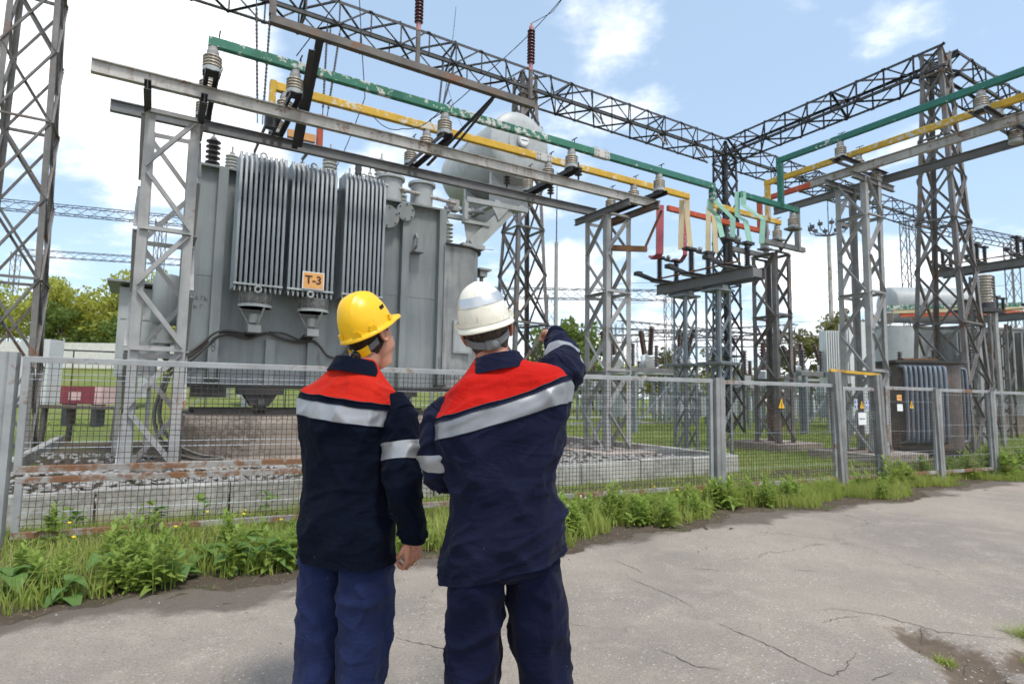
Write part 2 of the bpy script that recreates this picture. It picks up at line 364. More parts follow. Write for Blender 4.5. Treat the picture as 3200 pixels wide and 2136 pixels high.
def mats_ground():
    t = NT('grass_ground'); n = t.noise(0.5, 6, 0.6); n2 = t.noise(5, 6, 0.65); n3 = t.noise(40, 4, 0.7)
    c = t.mix(t.step(n, 0.3, 0.7), (0.16, 0.215, 0.038), (0.25, 0.275, 0.08))
    c = t.mix(t.step(n2, 0.45, 0.72), c, (0.26, 0.225, 0.12)); c = t.mix(t.mth('MULTIPLY', n3, 0.4), c, (0.07, 0.11, 0.022))
    t.col(c); t.set(0.95, 0, 0.2); t.bump(t.mth('ADD', n3, n2), 0.8, 0.05); MATS['grass_ground'] = t.m
    t = NT('soil'); n = t.noise(3, 7, 0.65); n2 = t.noise(35, 5, 0.7)
    c = t.mix(n, (0.060, 0.045, 0.032), (0.15, 0.115, 0.085)); c = t.mix(t.step(n2, 0.55, 0.75), c, (0.24, 0.20, 0.16)); c = t.mix(t.step(t.noise(1.2, 4), 0.5, 0.68), c, (0.085, 0.11, 0.03))
    t.col(c); t.set(0.95, 0, 0.2); t.bump(n2, 0.9, 0.03); MATS['soil'] = t.m
    # old asphalt: sandy grey binder, pale chippings, cracks, dirt washed in from the verge
    t = NT('asphalt'); big = t.noise(0.55, 5, 0.6); mid = t.noise(3.2, 6, 0.65); fine = t.noise(75, 5, 0.75); sand = t.noise(420, 2, 0.6)
    c = t.mix(t.step(big, 0.32, 0.68), (0.225, 0.186, 0.150), (0.375, 0.306, 0.236)); c = t.mix(t.mth('MULTIPLY', t.step(mid, 0.48, 0.70), 0.65), c, (0.41, 0.342, 0.265))
    c = t.mix(t.step(fine, 0.40, 0.68, 0.0, 0.75), c, (0.125, 0.112, 0.10)); c = t.mix(t.step(sand, 0.42, 0.68, 0.0, 0.5), c, (0.44, 0.40, 0.35))
    vd = t.vor(46); vc = t.vor(46, out='Color')
    sp = t.N.new('ShaderNodeSeparateColor'); t.L.new(vc, sp.inputs[0])
    speck = t.mth('MULTIPLY', t.step(vd, 0.18, 0.40, 1, 0), t.step(sp.outputs[0], 0.66, 0.74))
    c = t.mix(t.mth('MULTIPLY', speck, t.step(t.noise(1.3, 3), 0.35, 0.65, 0.1, 1.0)), c, t.mix(sp.outputs[1], (0.34, 0.32, 0.30), (0.56, 0.54, 0.50)))
    vd2 = t.vor(24); vc2 = t.vor(24, out='Color'); sp2 = t.N.new('ShaderNodeSeparateColor'); t.L.new(vc2, sp2.inputs[0])
    speck2 = t.mth('MULTIPLY', t.step(vd2, 0.16, 0.26, 1, 0), t.step(sp2.outputs[2], 0.93, 0.95)); c = t.mix(speck2, c, (0.50, 0.485, 0.455))
    # cracks
    dv = t.N.new('ShaderNodeVectorMath'); dv.operation = 'MULTIPLY_ADD'
    nn = t.N.new('ShaderNodeTexNoise'); nn.inputs['Scale'].default_value = 2.4; nn.inputs['Detail'].default_value = 8; nn.inputs['Roughness'].default_value = 0.62; t.L.new(t.geo.outputs['Position'], nn.inputs['Vector'])
    t.L.new(nn.outputs['Color'], dv.inputs[0]); dv.inputs[1].default_value = (0.75, 0.75, 0); t.L.new(t.geo.outputs['Position'], dv.inputs[2])
    ck = t.vor(0.42, 'DISTANCE_TO_EDGE', dv.outputs[0]); cm = t.step(t.noise(0.42, 2, 0.4), 0.45, 0.56)
    crack = t.mth('MULTIPLY', t.mth('MULTIPLY', t.step(ck, 0.001, 0.0035, 1, 0), cm), .35)
    c = t.mix(t.mth('MULTIPLY', crack, 0.85), c, (0.035, 0.030, 0.026))
    # dark patches and soil near the verge (distance across the road = grid v)
    dp = t.N.new('ShaderNodeVectorMath'); dp.operation = 'DOT_PRODUCT'; t.L.new(t.geo.outputs['Position'], dp.inputs[0]); dp.inputs[1].default_value = GV
    ed = t.mth('ADD', dp.outputs['Value'], t.mth('MULTIPLY', t.noise(0.9, 6, 0.62), 1.5))
    c = t.mix(t.step(ed, 5.18, 5.38, 0, 0.85), c, t.mix(t.noise(30, 4, .7), (0.06, 0.045, 0.035), (0.145, 0.115, 0.09)))
    pot = t.N.new('ShaderNodeAttribute'); pot.attribute_name = 'pothole'
    pm = t.step(t.mth('ADD', pot.outputs['Fac'], t.mth('MULTIPLY', t.mth('SUBTRACT', t.noise(11, 9, 0.75), 0.5), 2.2)), 0.15, 0.75)
    c = t.mix(pm, c, t.mix(t.noise(18, 6, 0.7), (0.060, 0.043, 0.030), (0.21, 0.155, 0.108)))
    t.col(c); t.set(0.88, 0, 0.35)
    t.bump(t.mth('SUBTRACT', t.mth('ADD', t.mth('MULTIPLY', fine, 0.7), t.mth('ADD', t.mth('MULTIPLY', speck, 0.5), t.mth('MULTIPLY', sand, 0.35))), t.mth('MULTIPLY', crack, 3.0)), 0.55, 0.006); MATS['asphalt'] = t.m
    for nm, a, b, tr in (('leaf_green', (0.165, 0.245, 0.045), (0.27, 0.35, 0.075), 0.38), ('leaf_dark', (0.095, 0.185, 0.05), (0.17, 0.275, 0.075), 0.32), ('leaf_lime', (0.21, 0.31, 0.06), (0.31, 0.40, 0.09), 0.4),
                     ('blade', (0.19, 0.27, 0.045), (0.36, 0.40, 0.10), 0.38), ('straw', (0.26, 0.29, 0.075), (0.42, 0.37, 0.17), 0.3), ('dry', (0.28, 0.21, 0.10), (0.36, 0.29, 0.15), 0.2), ('blade_yard', (0.18, 0.27, 0.048), (0.33, 0.37, 0.12), 0.33),
                     ('crown_spring', (0.22, 0.25, 0.04), (0.42, 0.42, 0.075), 0.35), ('crown_green', (0.075, 0.125, 0.026), (0.18, 0.23, 0.048), 0.3), ('crown_olive', (0.12, 0.125, 0.038), (0.22, 0.21, 0.07), 0.3),
                     ('petal', (0.75, 0.52, 0.02), (0.85, 0.62, 0.03), 0.2), ('puff', (0.62, 0.62, 0.58), (0.72, 0.72, 0.69), 0.4)):
        t = NT(nm); n = t.noise(2.3, 3); n2 = t.noise(22, 3)
        t.col(t.mix(t.step(t.mth('ADD', t.mth('MULTIPLY', n, .5), t.mth('MULTIPLY', n2, .5)), 0.32, 0.68), a, b)); t.set(0.55, 0, 0.3)
        tl = t.N.new('ShaderNodeBsdfTranslucent'); tl.inputs[0].default_value = (*[min(1, 1.5*x) for x in b], 1)
        ms = t.N.new('ShaderNodeMixShader'); ms.inputs[0].default_value = tr; t.L.new(t.b.outputs[0], ms.inputs[1]); t.L.new(tl.outputs[0], ms.inputs[2])
        t.L.new(ms.outputs[0], t.N['Material Output'].inputs[0]); MATS[nm] = t.m
mats_ground()
mat_paint('crack_dirt', (0.085, 0.073, 0.062), 0.95, 0.4)
xs = np.unique(np.concatenate([np.linspace(-900, -80, 18), np.linspace(-80, 80, 81), np.linspace(80, 900, 18)]))
ys = np.unique(np.concatenate([np.linspace(-300, -10, 10), np.linspace(-10, 90, 61), np.linspace(90, 1400, 24)]))
XX, YY = np.meshgrid(xs, ys)
np_obj('ground', np.stack([XX.ravel(), YY.ravel(), ground_z(XX, YY).ravel()], 1), grid_faces(len(xs), len(ys)), 'grass_ground', kind='structure', smooth=180)

def edge_v(u):       # road edge in grid v
    u = np.asarray(u, float)
    return 4.72 + 0.17*np.sin(u*1.13+0.6) + 0.12*np.sin(u*2.9+1.9) + 0.05*np.sin(u*7.3) + 0.035*np.sin(u*17.1+2) + 0.02*np.sin(u*41)
POT = ((3.98, 1.78, 0.34, 0.17, 1.1), (3.80, 1.52, 0.42, 0.17, 0.5), (4.35, 1.40, 0.42, 0.14, -0.2))
def pot_mask(u, v):
    m = np.zeros_like(u)
    for cu_, cv_, a, b, an in POT:
        du = (u-cu_)*math.cos(an)+(v-cv_)*math.sin(an); dv = -(u-cu_)*math.sin(an)+(v-cv_)*math.cos(an)
        r = np.sqrt((du/a)**2+(dv/b)**2); m = np.maximum(m, 1-sst(r, 0.45, 1.25))
    return m
def make_road():
    us = np.unique(np.concatenate([np.linspace(-90, -4, 30), np.arange(-4, 9, 0.06), np.linspace(9, 20, 90), np.linspace(20, 120, 40)]))
    ts = np.unique(np.concatenate([np.arange(0, 4.4, 0.05), np.linspace(4.4, 9, 24), np.linspace(9, 40, 12)]))
    UU, TT = np.meshgrid(us, ts); EV = edge_v(UU); VV = EV-TT
    pm = pot_mask(UU, VV)
    Z = 0.016 - 0.030*(1-sst(TT, 0, 0.05)) + 0.008*np.sin(UU*1.7+VV*0.8) * sst(TT, 0.1, 0.8) * 0.6 + 0.004*np.sin(UU*5.1+VV*3.3) - 0.050*pm + 0.010*np.sin(UU*23+VV*9)*np.sin(VV*19-UU*7)*pm
    P = np.outer(UU.ravel(), np.array(GU)) + np.outer(VV.ravel(), np.array(GV)); P[:, 2] = Z.ravel()
    f = grid_faces(len(us), len(ts))[:, ::-1]
    o = np_obj('road', P, f, 'asphalt', kind='structure', smooth=180)
    at = o.data.attributes.new('pothole', 'FLOAT', 'POINT'); at.data.foreach_set('value', pm.ravel().astype(np.float32))
make_road()
def road_cracks():
    road = bpy.data.objects['road']
    L = [[(3.513, 4.025), (3.508, 3.781), (3.472, 3.649)], [(3.269, 3.614), (3.251, 3.318), (3.246, 3.122), (3.202, 2.893)], [(3.14, 2.668), (3.124, 2.418), (3.124, 2.287), (3.101, 2.13), (3.077, 1.965), (3.071, 1.858), (3.209, 1.871), (3.406, 1.938), (3.473, 1.957)],
         [(3.899, 2.434), (4.017, 2.438), (4.117, 2.343), (4.205, 2.183), (4.228, 2.002), (4.22, 1.872), (4.298, 1.802), (4.38, 1.702), (4.495, 1.585)], [(3.71, 2.297), (3.882, 2.294), (4.041, 2.259)], [(2.518, 2.522), (2.535, 2.419), (2.522, 2.294), (2.611, 2.182)], [(3.199, 1.735), (3.347, 1.732), (3.396, 1.725)],
         [(4.658, 3.121), (4.826, 3.002)], [(3.902, 3.573), (4.089, 3.402)], [(4.218, 1.96), (4.003, 1.855), (3.81, 1.809)], [(4.023, 1.644), (3.823, 1.573)], [(1.3, 3.4), (1.5, 3.1), (1.55, 2.7)], [(.2, 3.2), (.5, 3.0)]]
    for k, ln in enumerate(L):
        P = [Vector((*p, 0)) for p in ln]; q = []
        for i in range(len(P)-1):
            n = max(3, int((P[i+1]-P[i]).length/.022)); d = (P[i+1]-P[i]).normalized(); pn = Vector((-d.y, d.x, 0))
            for j in range(n): q.append(P[i].lerp(P[i+1], j/n)+pn*random.uniform(-.010, .010))
        q.append(P[-1]); m = len(q); vs, fs = [], []
        for i, p in enumerate(q):
            d = (q[min(i+1, m-1)]-q[max(i-1, 0)]).normalized(); pn = Vector((-d.y, d.x, 0)); w = (.0016+.0024*random.random())*math.sin(math.pi*(i+.6)/(m+.2))**.5
            u, v = p.x, p.y; pm = float(pot_mask(np.array([u]), np.array([v]))[0]); z = .016+.0048*math.sin(u*1.7+v*.8)+.004*math.sin(u*5.1+v*3.3)-.050*pm+.0035
            for s_ in (-1, 1): g = G(u+pn.x*w*s_, v+pn.y*w*s_, z); vs.append(tuple(g))
        fs = [(2*i, 2*i+2, 2*i+3, 2*i+1) for i in range(m-1)]
        o = bpy.data.objects.new('crack', MB().add(vs, fs).mesh('crack', 'crack_dirt')); COL.objects.link(o); o.parent = road
road_cracks()
def make_soil():
    us = np.arange(-12, 40, 0.25); ts = np.linspace(-0.35, 2.6, 14)
    UU, TT = np.meshgrid(us, ts); VV = edge_v(UU)+TT
    Z = 0.006 + 0.035*sst(TT, 0.2, 1.2)*(0.6+0.4*np.sin(UU*2.1+TT*4)) + 0.01*np.sin(UU*9+TT*11)
    P = np.outer(UU.ravel(), np.array(GU)) + np.outer(VV.ravel(), np.array(GV)); P[:, 2] = Z.ravel()
    np_obj('verge', P, grid_faces(len(us), len(ts)), 'soil', kind='structure', smooth=180)
make_soil()

# ================================================================== concrete kerb round the gravel pit, gravel, plinths
PIT = (-1.75, 9.95, 7.85, 17.2)
def kerb_run(a, b, label, n):
    r = thing('kerb_wall', (*a, 0), label, 'kerb'); a, b = Vector((*a, 0)), Vector((*b, 0)); d = (b-a)/n
    for i in range(n):
        j = MB(); dz = random.uniform(-.012, .012); q = d.normalized()*0.012
        p, e = a+d*i+q, a+d*(i+1)-q
        j.prof(p+Vector((0, 0, 0)), e, [(-.075, -.05), (.075, -.05), (.07, .33+dz), (.05, .345+dz), (-.05, .345+dz), (-.07, .33+dz)])
        part('concrete_block', j, 'concrete', r)
kerb_run((PIT[0], PIT[2]), (PIT[1], PIT[2]), 'long pale concrete kerb of upright slabs behind the mesh fence', 9)
kerb_run((PIT[0], PIT[3]), (PIT[0], PIT[2]+.09), 'concrete kerb running back on the left side of the gravel pit', 7)
kerb_run((PIT[1], PIT[2]+.09), (PIT[1], PIT[3]), 'concrete kerb running back on the right side of the gravel pit', 7)
solo('gravel_bed', MB().bb((PIT[0]+.08, PIT[2]+.08, .02), (PIT[1]-.08, PIT[3], .16)), 'soil', kind='structure')
def ico(sub=1):
    bm = bmesh.new(); bmesh.ops.create_icosphere(bm, subdivisions=sub, radius=1); v = np.array([p.co for p in bm.verts]); f = np.array([[q.index for q in p.verts] for p in bm.faces]); bm.free(); return v, f
def scatter_blobs(cs, rs, sub=1, squash=(1, 1, .6)):
    bv, bf = ico(sub); n = len(cs); k = len(bv); P = np.empty((n, k, 3))
    for i in range(n):
        j = bv*(1+RNG.uniform(-.28, .28, (k, 1))); a = RNG.uniform(0, 6.28); c, s = math.cos(a), math.sin(a)
        j = j*np.array(squash)*RNG.uniform(.7, 1.3, 3); P[i, :, 0] = j[:, 0]*c-j[:, 1]*s; P[i, :, 1] = j[:, 0]*s+j[:, 1]*c; P[i, :, 2] = j[:, 2]
        P[i] = P[i]*rs[i]+cs[i]
    return P.reshape(-1, 3), (bf[None]+(np.arange(n)*k)[:, None, None]).reshape(-1, 3)
def gravel():
    n = 5200; u = RNG.uniform(PIT[0]+.15, PIT[1]-.15, n); v = PIT[2]+.14+(RNG.uniform(0, 1, n)**1.5)*5.2
    keep = ~((u > 0.2) & (u < 6.9) & (v > 11.15)); u, v = u[keep], v[keep]
    r = RNG.uniform(.018, .06, len(u)); mound = .10*sst(-u, -1.5, 1.0)*(.5+.5*np.sin(v*2.2+u*1.3))
    c = np.stack([u, v, .165+mound+RNG.uniform(0, .02, len(u))], 1); P, f = scatter_blobs(c, r)
    o = np_obj('gravel', P, f, 'stone', rz=TH, label='grey crushed stone covering the pit round the transformer', cat='gravel', kind='stuff')
gravel()
solo('column_plinth', MB().bb((8.35, 9.95, .05), (9.93, 11.9, .205)), 'slab', 'brown concrete slab under the lattice column right of the transformer', 'plinth')
solo('column_plinth', MB().bb((14.3, 7.2, -.05), (16.2, 9.1, .2)), 'slab', 'concrete base under the lattice column behind the gate', 'plinth')
solo('column_plinth', MB().bb((14.8, 10.2, -.05), (16.8, 12.1, .2)), 'slab', 'concrete base under the far lattice column beside the disconnector', 'plinth')
for (a, b, w, lb) in (((4.5, 24, ), (26, 24), .5, 'nearer'), ((2, 31), (32, 31), .6, 'farther')):
    solo('cable_trench', MB().bb((a[0], a[1], -.05), (b[0], a[1]+w, .12)), 'concrete', lb+' pale concrete cable trench cover across the yard grass', 'trench')

# ================================================================== mesh fence along the road (line 24.8 deg)
FA = Vector((-4.42, 5.18, 0)); FANG = rad(24.8); FD = Vector((math.cos(FANG), math.sin(FANG), 0)); FN = Vector((-math.sin(FANG), math.cos(FANG), 0))
def FP(s, z, o=0.0): return FA+FD*s+FN*o+Vector((0, 0, z))
def wires(s0, s1, z0, z1, step=0.05, heavy=4, jit=.004):
    a = MB(); b = MB(); n = int((s1-s0)/step); k = int((z1-z0)/step)
    for i in range(1, n):
        s = s0+(s1-s0)*i/n; pts = [FP(s+random.uniform(-jit, jit), z0+(z1-z0)*q/5, random.uniform(-jit, jit)) for q in range(6)]
        a.tube(pts, .0030, 4, False)
    for i in range(1, k):
        z = z0+(z1-z0)*i/k; m = max(2, int((s1-s0)/.5)); bright = random.random() < 0.17
        (b if bright else a).tube([FP(s0+(s1-s0)*q/m, z+random.uniform(-jit, jit)*.7, .004+random.uniform(-.002, .002)) for q in range(m+1)], .0038 if bright else .0029, 4, False)
    return a, b
def fence_panel(parent, s0, s1, z0, z1, top='fence_paint', bot='fence_rusty', w=.055, d=.04, gap=0.012):
    for nm, p, q, m, up in (('rail', FP(s0, z1-w/2), FP(s1, z1-w/2), top, (0, 0, 1)), ('rail', FP(s0, z0+w/2), FP(s1, z0+w/2), bot, (0, 0, 1)),
                            ('stile', FP(s0+w/2, z0+w), FP(s0+w/2, z1-w), 'fence_paint', tuple(FD)), ('stile', FP(s1-w/2, z0+w), FP(s1-w/2, z1-w), 'fence_paint', tuple(FD))):
        part(nm, MB().prof(p, q, [(-d/2, -w/2), (d/2, -w/2), (d/2, w/2-.006), (d/2-.006, w/2), (-d/2+.006, w/2), (-d/2, w/2-.006)], up), m, parent)
    a, b = wires(s0+w, s1-w, z0+w, z1-w)
    part('wire_mesh', a, 'wire', parent, kind='stuff'); part('bright_wire', b, 'wire_bright', parent, kind='stuff')
def fence_section(base_s, label, panels, cat='fence'):
    r = thing('mesh_fence_panel', FP(base_s, 0), label, cat, None, grid=False)
    for p in panels: fence_panel(r, *p)
    return r
fence_section(0.12, 'mesh fence section in two framed tiers, left of the man in the yellow helmet', [(0.12, 3.04, .685, 1.70, 'fence_paint', 'fence_rusty'), (0.14, 3.04, .12, .645, 'fence_rusty')])
fence_section(3.18, 'tall single framed mesh fence section behind the man in the white helmet', [(3.18, 8.06, .16, 1.71)])
fence_section(8.24, 'mesh fence section with yellow warning triangle left of the gate', [(8.24, 10.66, .16, 1.70)])
fence_section(11.92, 'mesh fence section just right of the gate, in front of the dark oil tank', [(11.92, 13.32, .16, 1.69)])
fence_section(13.46, 'mesh fence section second from the right picture edge', [(13.46, 15.06, .16, 1.68)])
fence_section(15.2, 'mesh fence section at the right picture edge', [(15.2, 17.6, .16, 1.67)])
def fpost(s, z1, lean, mat, label, w=.12, name='fence_post'):
    b = MB(); n = 5; d = w*.45
    for i in range(1): 
        p0, p1 = FP(s, -.1), FP(s+lean, z1)
        b.prof(p0, p1, [(-d, -w/2), (d, -w/2), (d, -w*.1), (d*.8, 0), (d, w*.1), (d, w/2), (-d, w/2), (-d, w*.12), (-d*.78, 0), (-d, -w*.12)], tuple(FD))
    solo(name, b, mat, label, 'fence post', None, grid=False, base=FP(s, 0))
fpost(0.02, 1.73, 0, 'fence_paint', 'painted grey fence post at the left picture edge', .13)
fpost(3.11, 1.70, 0, 'fence_paint', 'fence post hidden mostly behind the two men', .08)
fpost(8.15, 1.73, 0, 'wood_post', 'thick weathered grey fence post right of the pointing man', .15)
fpost(10.78, 1.90, -.12, 'wood_post', 'weathered gate post holding the left end of the yellow bar', .15)
fpost(11.82, 1.88, -.12, 'wood_post', 'weathered gate post holding the right end of the yellow bar', .15)
fpost(13.41, 1.68, -.08, 'wood_post', 'leaning weathered fence post in front of the dark oil tank', .13)
fpost(15.13, 1.66, -.06, 'wood_post', 'weathered fence post nearest the right picture edge', .12)
gt = thing('gate', FP(10.9, 0), 'narrow mesh gate with a yellow bar across its posts', 'gate', grid=False)
fence_panel(gt, 10.84, 11.76, .16, 1.66)
part('crossbar', MB().beam(FP(10.56, 1.92), FP(11.80, 1.88), .05, .045), 'yellow_bar', gt, label='yellow painted bar above the gate')

# signs on the fence
def tri_sign(s, z, w, h, label, name='warning_sign'):
    r = thing(name, FP(s, z, -.04), label, 'sign', grid=False)
    c = lambda a, b, o: FP(s+a*w, z+b*h, o)
    part('plate', MB().plate([c(-.5, 0, -.036), c(.5, 0, -.036), c(0, 1, -.036)], .004, -FN), 'ink', r)
    part('yellow_face', MB().plate([c(-.40, .06, -.042), c(.40, .06, -.042), c(0, .86, -.042)], .003, -FN), 'sign_yellow', r)
    bolt = [(.03, .62), (-.10, .38), (-.01, .40), (-.05, .22), (-.085, .24), (-.04, .12), (.06, .22), (.015, .215), (.06, .46), (-.03, .44), (.05, .62)]
    part('lightning_bolt', MB().plate([c(a, b, -.0465) for a, b in bolt], .002, -FN), 'ink', r)
tri_sign(9.40, 1.29, .16, .19, 'yellow triangle lightning warning sign on the fence left of the gate')
tri_sign(11.26, 1.30, .13, .16, 'small yellow triangle warning sign on the gate between blue pictograms')
tri_sign(12.58, 1.31, .13, .17, 'yellow triangle warning sign in front of the dark oil tank tubes')
def flat_sign(s, z, w, h, mat, label, txt=None, cols=None):
    r = thing('sign_plate', FP(s, z, -.04), label, 'sign', grid=False)
    part('plate', MB().box(FP(s, z, -.04), (w, .004, h), Matrix.Rotation(FANG, 3, 'Z')), mat, r)
    if txt:
        for q, l in ((-.28, .16), (-.08, .14), (.14, .10), (.28, .12)): part('faded_mark', MB().box(FP(s+q*w, z, -.0435), (l*w, .002, h*.11), Matrix.Rotation(FANG, 3, 'Z')), 'stencil', r)
    if cols:
        for q in cols:
            m = MB().lathe([(h*.20, 0), (h*.20, .003)], FP(s, z+q*h, -.0425), tuple(-FN), 14); o = part('blue_disc', m, 'sign_blue', r)
            part('pictogram', MB().box(FP(s, z+q*h, -.0475), (h*.12, .002, h*.22), Matrix.Rotation(FANG, 3, 'Z')), 'sign_white', o)
flat_sign(11.115, 1.375, .075, .17, 'sign_white', 'white plate with two blue discs, left of the gate triangle', None, (.26, -.24))
flat_sign(11.40, 1.365, .075, .17, 'sign_white', 'white plate with two blue discs, right of the gate triangle', None, (.26, -.24))
flat_sign(11.26, 1.14, .19, .20, 'sign_white', 'plain white notice plate hanging low on the gate', True)
flat_sign(12.25, 1.50, .13, .10, 'sign_orange', 'small orange plate on the fence right of the gate', True)
flat_sign(12.26, 1.33, .15, .12, 'sign_white', 'small pale plate on the fence below the orange plate')
# ================================================================== lattice columns of the low busbar gantries
def lattice_column(u0, u1, v0, v1, z0, z1, label, mat='steel_grey', n=6, leg=.135, br=.075, name='lattice_column', group='lattice columns carrying the busbars', ladder=True):
    r = thing(name, ((u0+u1)/2, (v0+v1)/2, z0), label, 'column', group)
    C4 = [(u0, v0, 1, 1), (u1, v0, -1, 1), (u1, v1, -1, -1), (u0, v1, 1, -1)]
    for a, b, su, sv in C4:
        p = MB().prof((a, b, z0), (a, b, z1), [(0, 0), (leg*su, 0), (leg*su, .014*sv), (.014*su, .014*sv), (.014*su, leg*sv), (0, leg*sv)], (0, 1, 0))
        # prof basis for vertical members: y axis = -u.. so build explicitly instead
        p = MB(); q = [(0, 0), (leg*su, 0), (leg*su, .014*sv), (.014*su, .014*sv), (.014*su, leg*sv), (0, leg*sv)]
        p.add([(a+x, b+y, z0) for x, y in q]+[(a+x, b+y, z1) for x, y in q], [(i, (i+1) % 6, 6+(i+1) % 6, 6+i) for i in range(6)]+[(0, 1, 2, 3), (0, 3, 4, 5), (6, 7, 8, 9), (6, 9, 10, 11)])
        part('leg', p, mat, r)
    h = (z1-z0)/n
    for k in range(n):
        a, b = z0+h*k+.05, z0+h*(k+1)-.05; sw = k % 2
        for (pu, pv, qu, qv, up, fl) in ((u0, v0, u1, v0, (0, -1, 0), 0), (u0, v1, u1, v1, (0, 1, 0), 1), (u0, v0, u0, v1, (-1, 0, 0), 1), (u1, v0, u1, v1, (1, 0, 0), 0)):
            o = .006; ou, ov = up[0]*-o*2.6, up[1]*-o*2.6
            s = sw ^ fl
            zz = (a, b) if s else (b, a)
            du = .06 if pu != qu else 0; dv = .06 if pv != qv else 0
            bar('brace', r, (pu+ou+du, pv+ov+dv, zz[0]), (qu+ou-du, qv+ov-dv, zz[1]), br, mat, 'L', None, up)
            if ladder and k % 2 == 1:
                bar('tie', r, (pu+ou+du*.5, pv+ov+dv*.5, b+.04), (qu+ou-du*.5, qv+ov-dv*.5, b+.04), br, mat, 'L', None, up)
    p = MB()
    for a, b, su, sv in C4: p.box((a+su*leg/2, b+sv*leg/2, z0+.01), (leg*1.5, leg*1.5, .02))
    part('base_plates', p, 'rust', r)
    return r
lattice_column(-.35, .40, 10.45, 11.25, .18, 5.69, 'grey lattice column in front of the left end of the transformer')
lattice_column(8.83, 9.58, 10.45, 11.25, .2, 5.70, 'grey lattice column right of the transformer under the beam ends')
lattice_column(15.35, 16.1, 10.62, 11.42, .2, 5.75, 'grey lattice column farthest back, behind the disconnector', 'steel_weathered')
lattice_column(14.88, 15.63, 7.75, 8.52, .2, 7.05, 'tall grey lattice column behind the gate', 'steel_grey', 7)

# longitudinal beams
def gbeam(name, a, b, w, h, mat, label, t=.016):
    return solo(name, MB().ibeam(a, b, w, h, t), mat, label, 'beam', 'steel beams under the busbars', base=a)
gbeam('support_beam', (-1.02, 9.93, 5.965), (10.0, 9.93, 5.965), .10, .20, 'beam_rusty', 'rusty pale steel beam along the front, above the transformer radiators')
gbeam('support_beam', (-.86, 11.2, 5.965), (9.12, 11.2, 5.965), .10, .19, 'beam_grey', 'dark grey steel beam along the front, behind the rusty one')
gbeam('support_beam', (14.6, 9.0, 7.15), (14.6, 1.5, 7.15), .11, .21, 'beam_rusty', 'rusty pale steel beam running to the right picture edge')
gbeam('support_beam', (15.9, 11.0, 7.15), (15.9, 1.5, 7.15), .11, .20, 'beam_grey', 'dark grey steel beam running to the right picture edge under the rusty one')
def cross(u, v0, v1, z, label, mat='beam_grey', alongu=False):
    a, b = ((u, v0, z), (u, v1, z)) if not alongu else ((v0, u, z), (v1, u, z))
    solo('cross_beam', MB().ibeam(a, b, .09, .15, .012), mat, label, 'beam', 'short cross beams on column heads', base=a)
cross(-.33, 9.7, 11.45, 5.785, 'short cross beam on the left column head, outer side', 'steel_dark')
cross(.40, 9.7, 11.45, 5.785, 'short cross beam on the left column head, inner side', 'steel_dark')
cross(8.86, 9.7, 11.7, 5.785, 'short cross beam on the second column head, left side')
cross(9.55, 9.5, 11.4, 5.785, 'short cross beam on the second column head, right side', 'frame_rusty')
cross(7.78, 14.35, 16.3, 6.97, 'short cross beam on the tall right column head, near side', 'beam_grey', True)
cross(8.45, 14.35, 16.3, 6.97, 'short cross beam on the tall right column head, far side', 'beam_grey', True)
rs = thing('beam_riser', (15.9, 10.3, 5.7), 'grey riser frame lifting the right hand beam above the far column', 'frame')
part('post', MB().chan((15.9, 10.25, 5.76), (15.9, 10.25, 7.04), .1, .14, .012, (0, 1, 0)), 'steel_grey', rs)
part('post', MB().chan((15.9, 11.3, 5.76), (15.9, 11.3, 7.04), .1, .14, .012, (0, 1, 0)), 'steel_grey', rs)
part('crossbar', MB().chan((14.2, 10.25, 5.83), (16.2, 10.25, 5.83), .1, .14, .012), 'beam_grey', rs)
part('crossbar', MB().chan((14.2, 11.3, 5.83), (16.2, 11.3, 5.83), .1, .14, .012), 'beam_grey', rs)
hb = thing('rusty_bracket', (9.58, 10.6, 4.9), 'rusty channel bracket with diagonal rod on the second column', 'bracket')
part('channel', MB().chan((9.0, 10.65, 4.95), (9.95, 10.3, 4.98), .08, .13, .012), 'rust', hb)
part('rod', MB().ang((9.9, 10.3, 4.98), (10.1, 9.93, 5.86), .05), 'rust', hb)

# ------------------------------------------------------------------ insulators
def sheds(b, c, z0, z1, n, r0, r1, axis=(0, 0, 1), nseg=14, prof=None):
    pr = []; h = (z1-z0)/n
    for i in range(n):
        a = z0+i*h; pr += [(r0, a), (r0, a+h*.30), (r1, a+h*.42), (r1*.99, a+h*.56), (r0*1.12, a+h*.86)]
    pr.append((r0, z1)); b.lathe(pr, c, axis, nseg); return b
INS = {}
def post_insulator(at, label, z=6.10, grp='post insulators under the busbars', big=1.0, top=None):
    u, v = at; key = 'post'
    if key not in INS:
        r = thing('post_insulator', (u, v, z), label, 'insulator', grp)
        part('porcelain', sheds(MB(), (u, v, z), .075, .265, 4, .108, .134), 'porcelain_beige', r, 50)
        part('base_cup', MB().lathe([(.128, 0), (.128, .07), (.112, .085)], (u, v, z), n=16), 'equip_light', r, 40)
        part('cap', MB().lathe([(.08, .26), (.086, .275), (.086, .345), (.072, .36), (.072, .405)], (u, v, z), n=14), 'cap_metal', r, 40)
        part('clamp', MB().box((u, v, z+.412), (.13, .12, .014)).beam((u+.075, v, z+.40), (u+.075, v, z+.66), .014, .014).beam((u+.075, v-.09, z+.655), (u+.075, v+.09, z+.655), .02, .014), 'steel_dark', r)
        INS[key] = r; return r
    o = copy_tree(INS[key]); o.location = G(u, v, z); tag(o, label, 'insulator', grp); return o
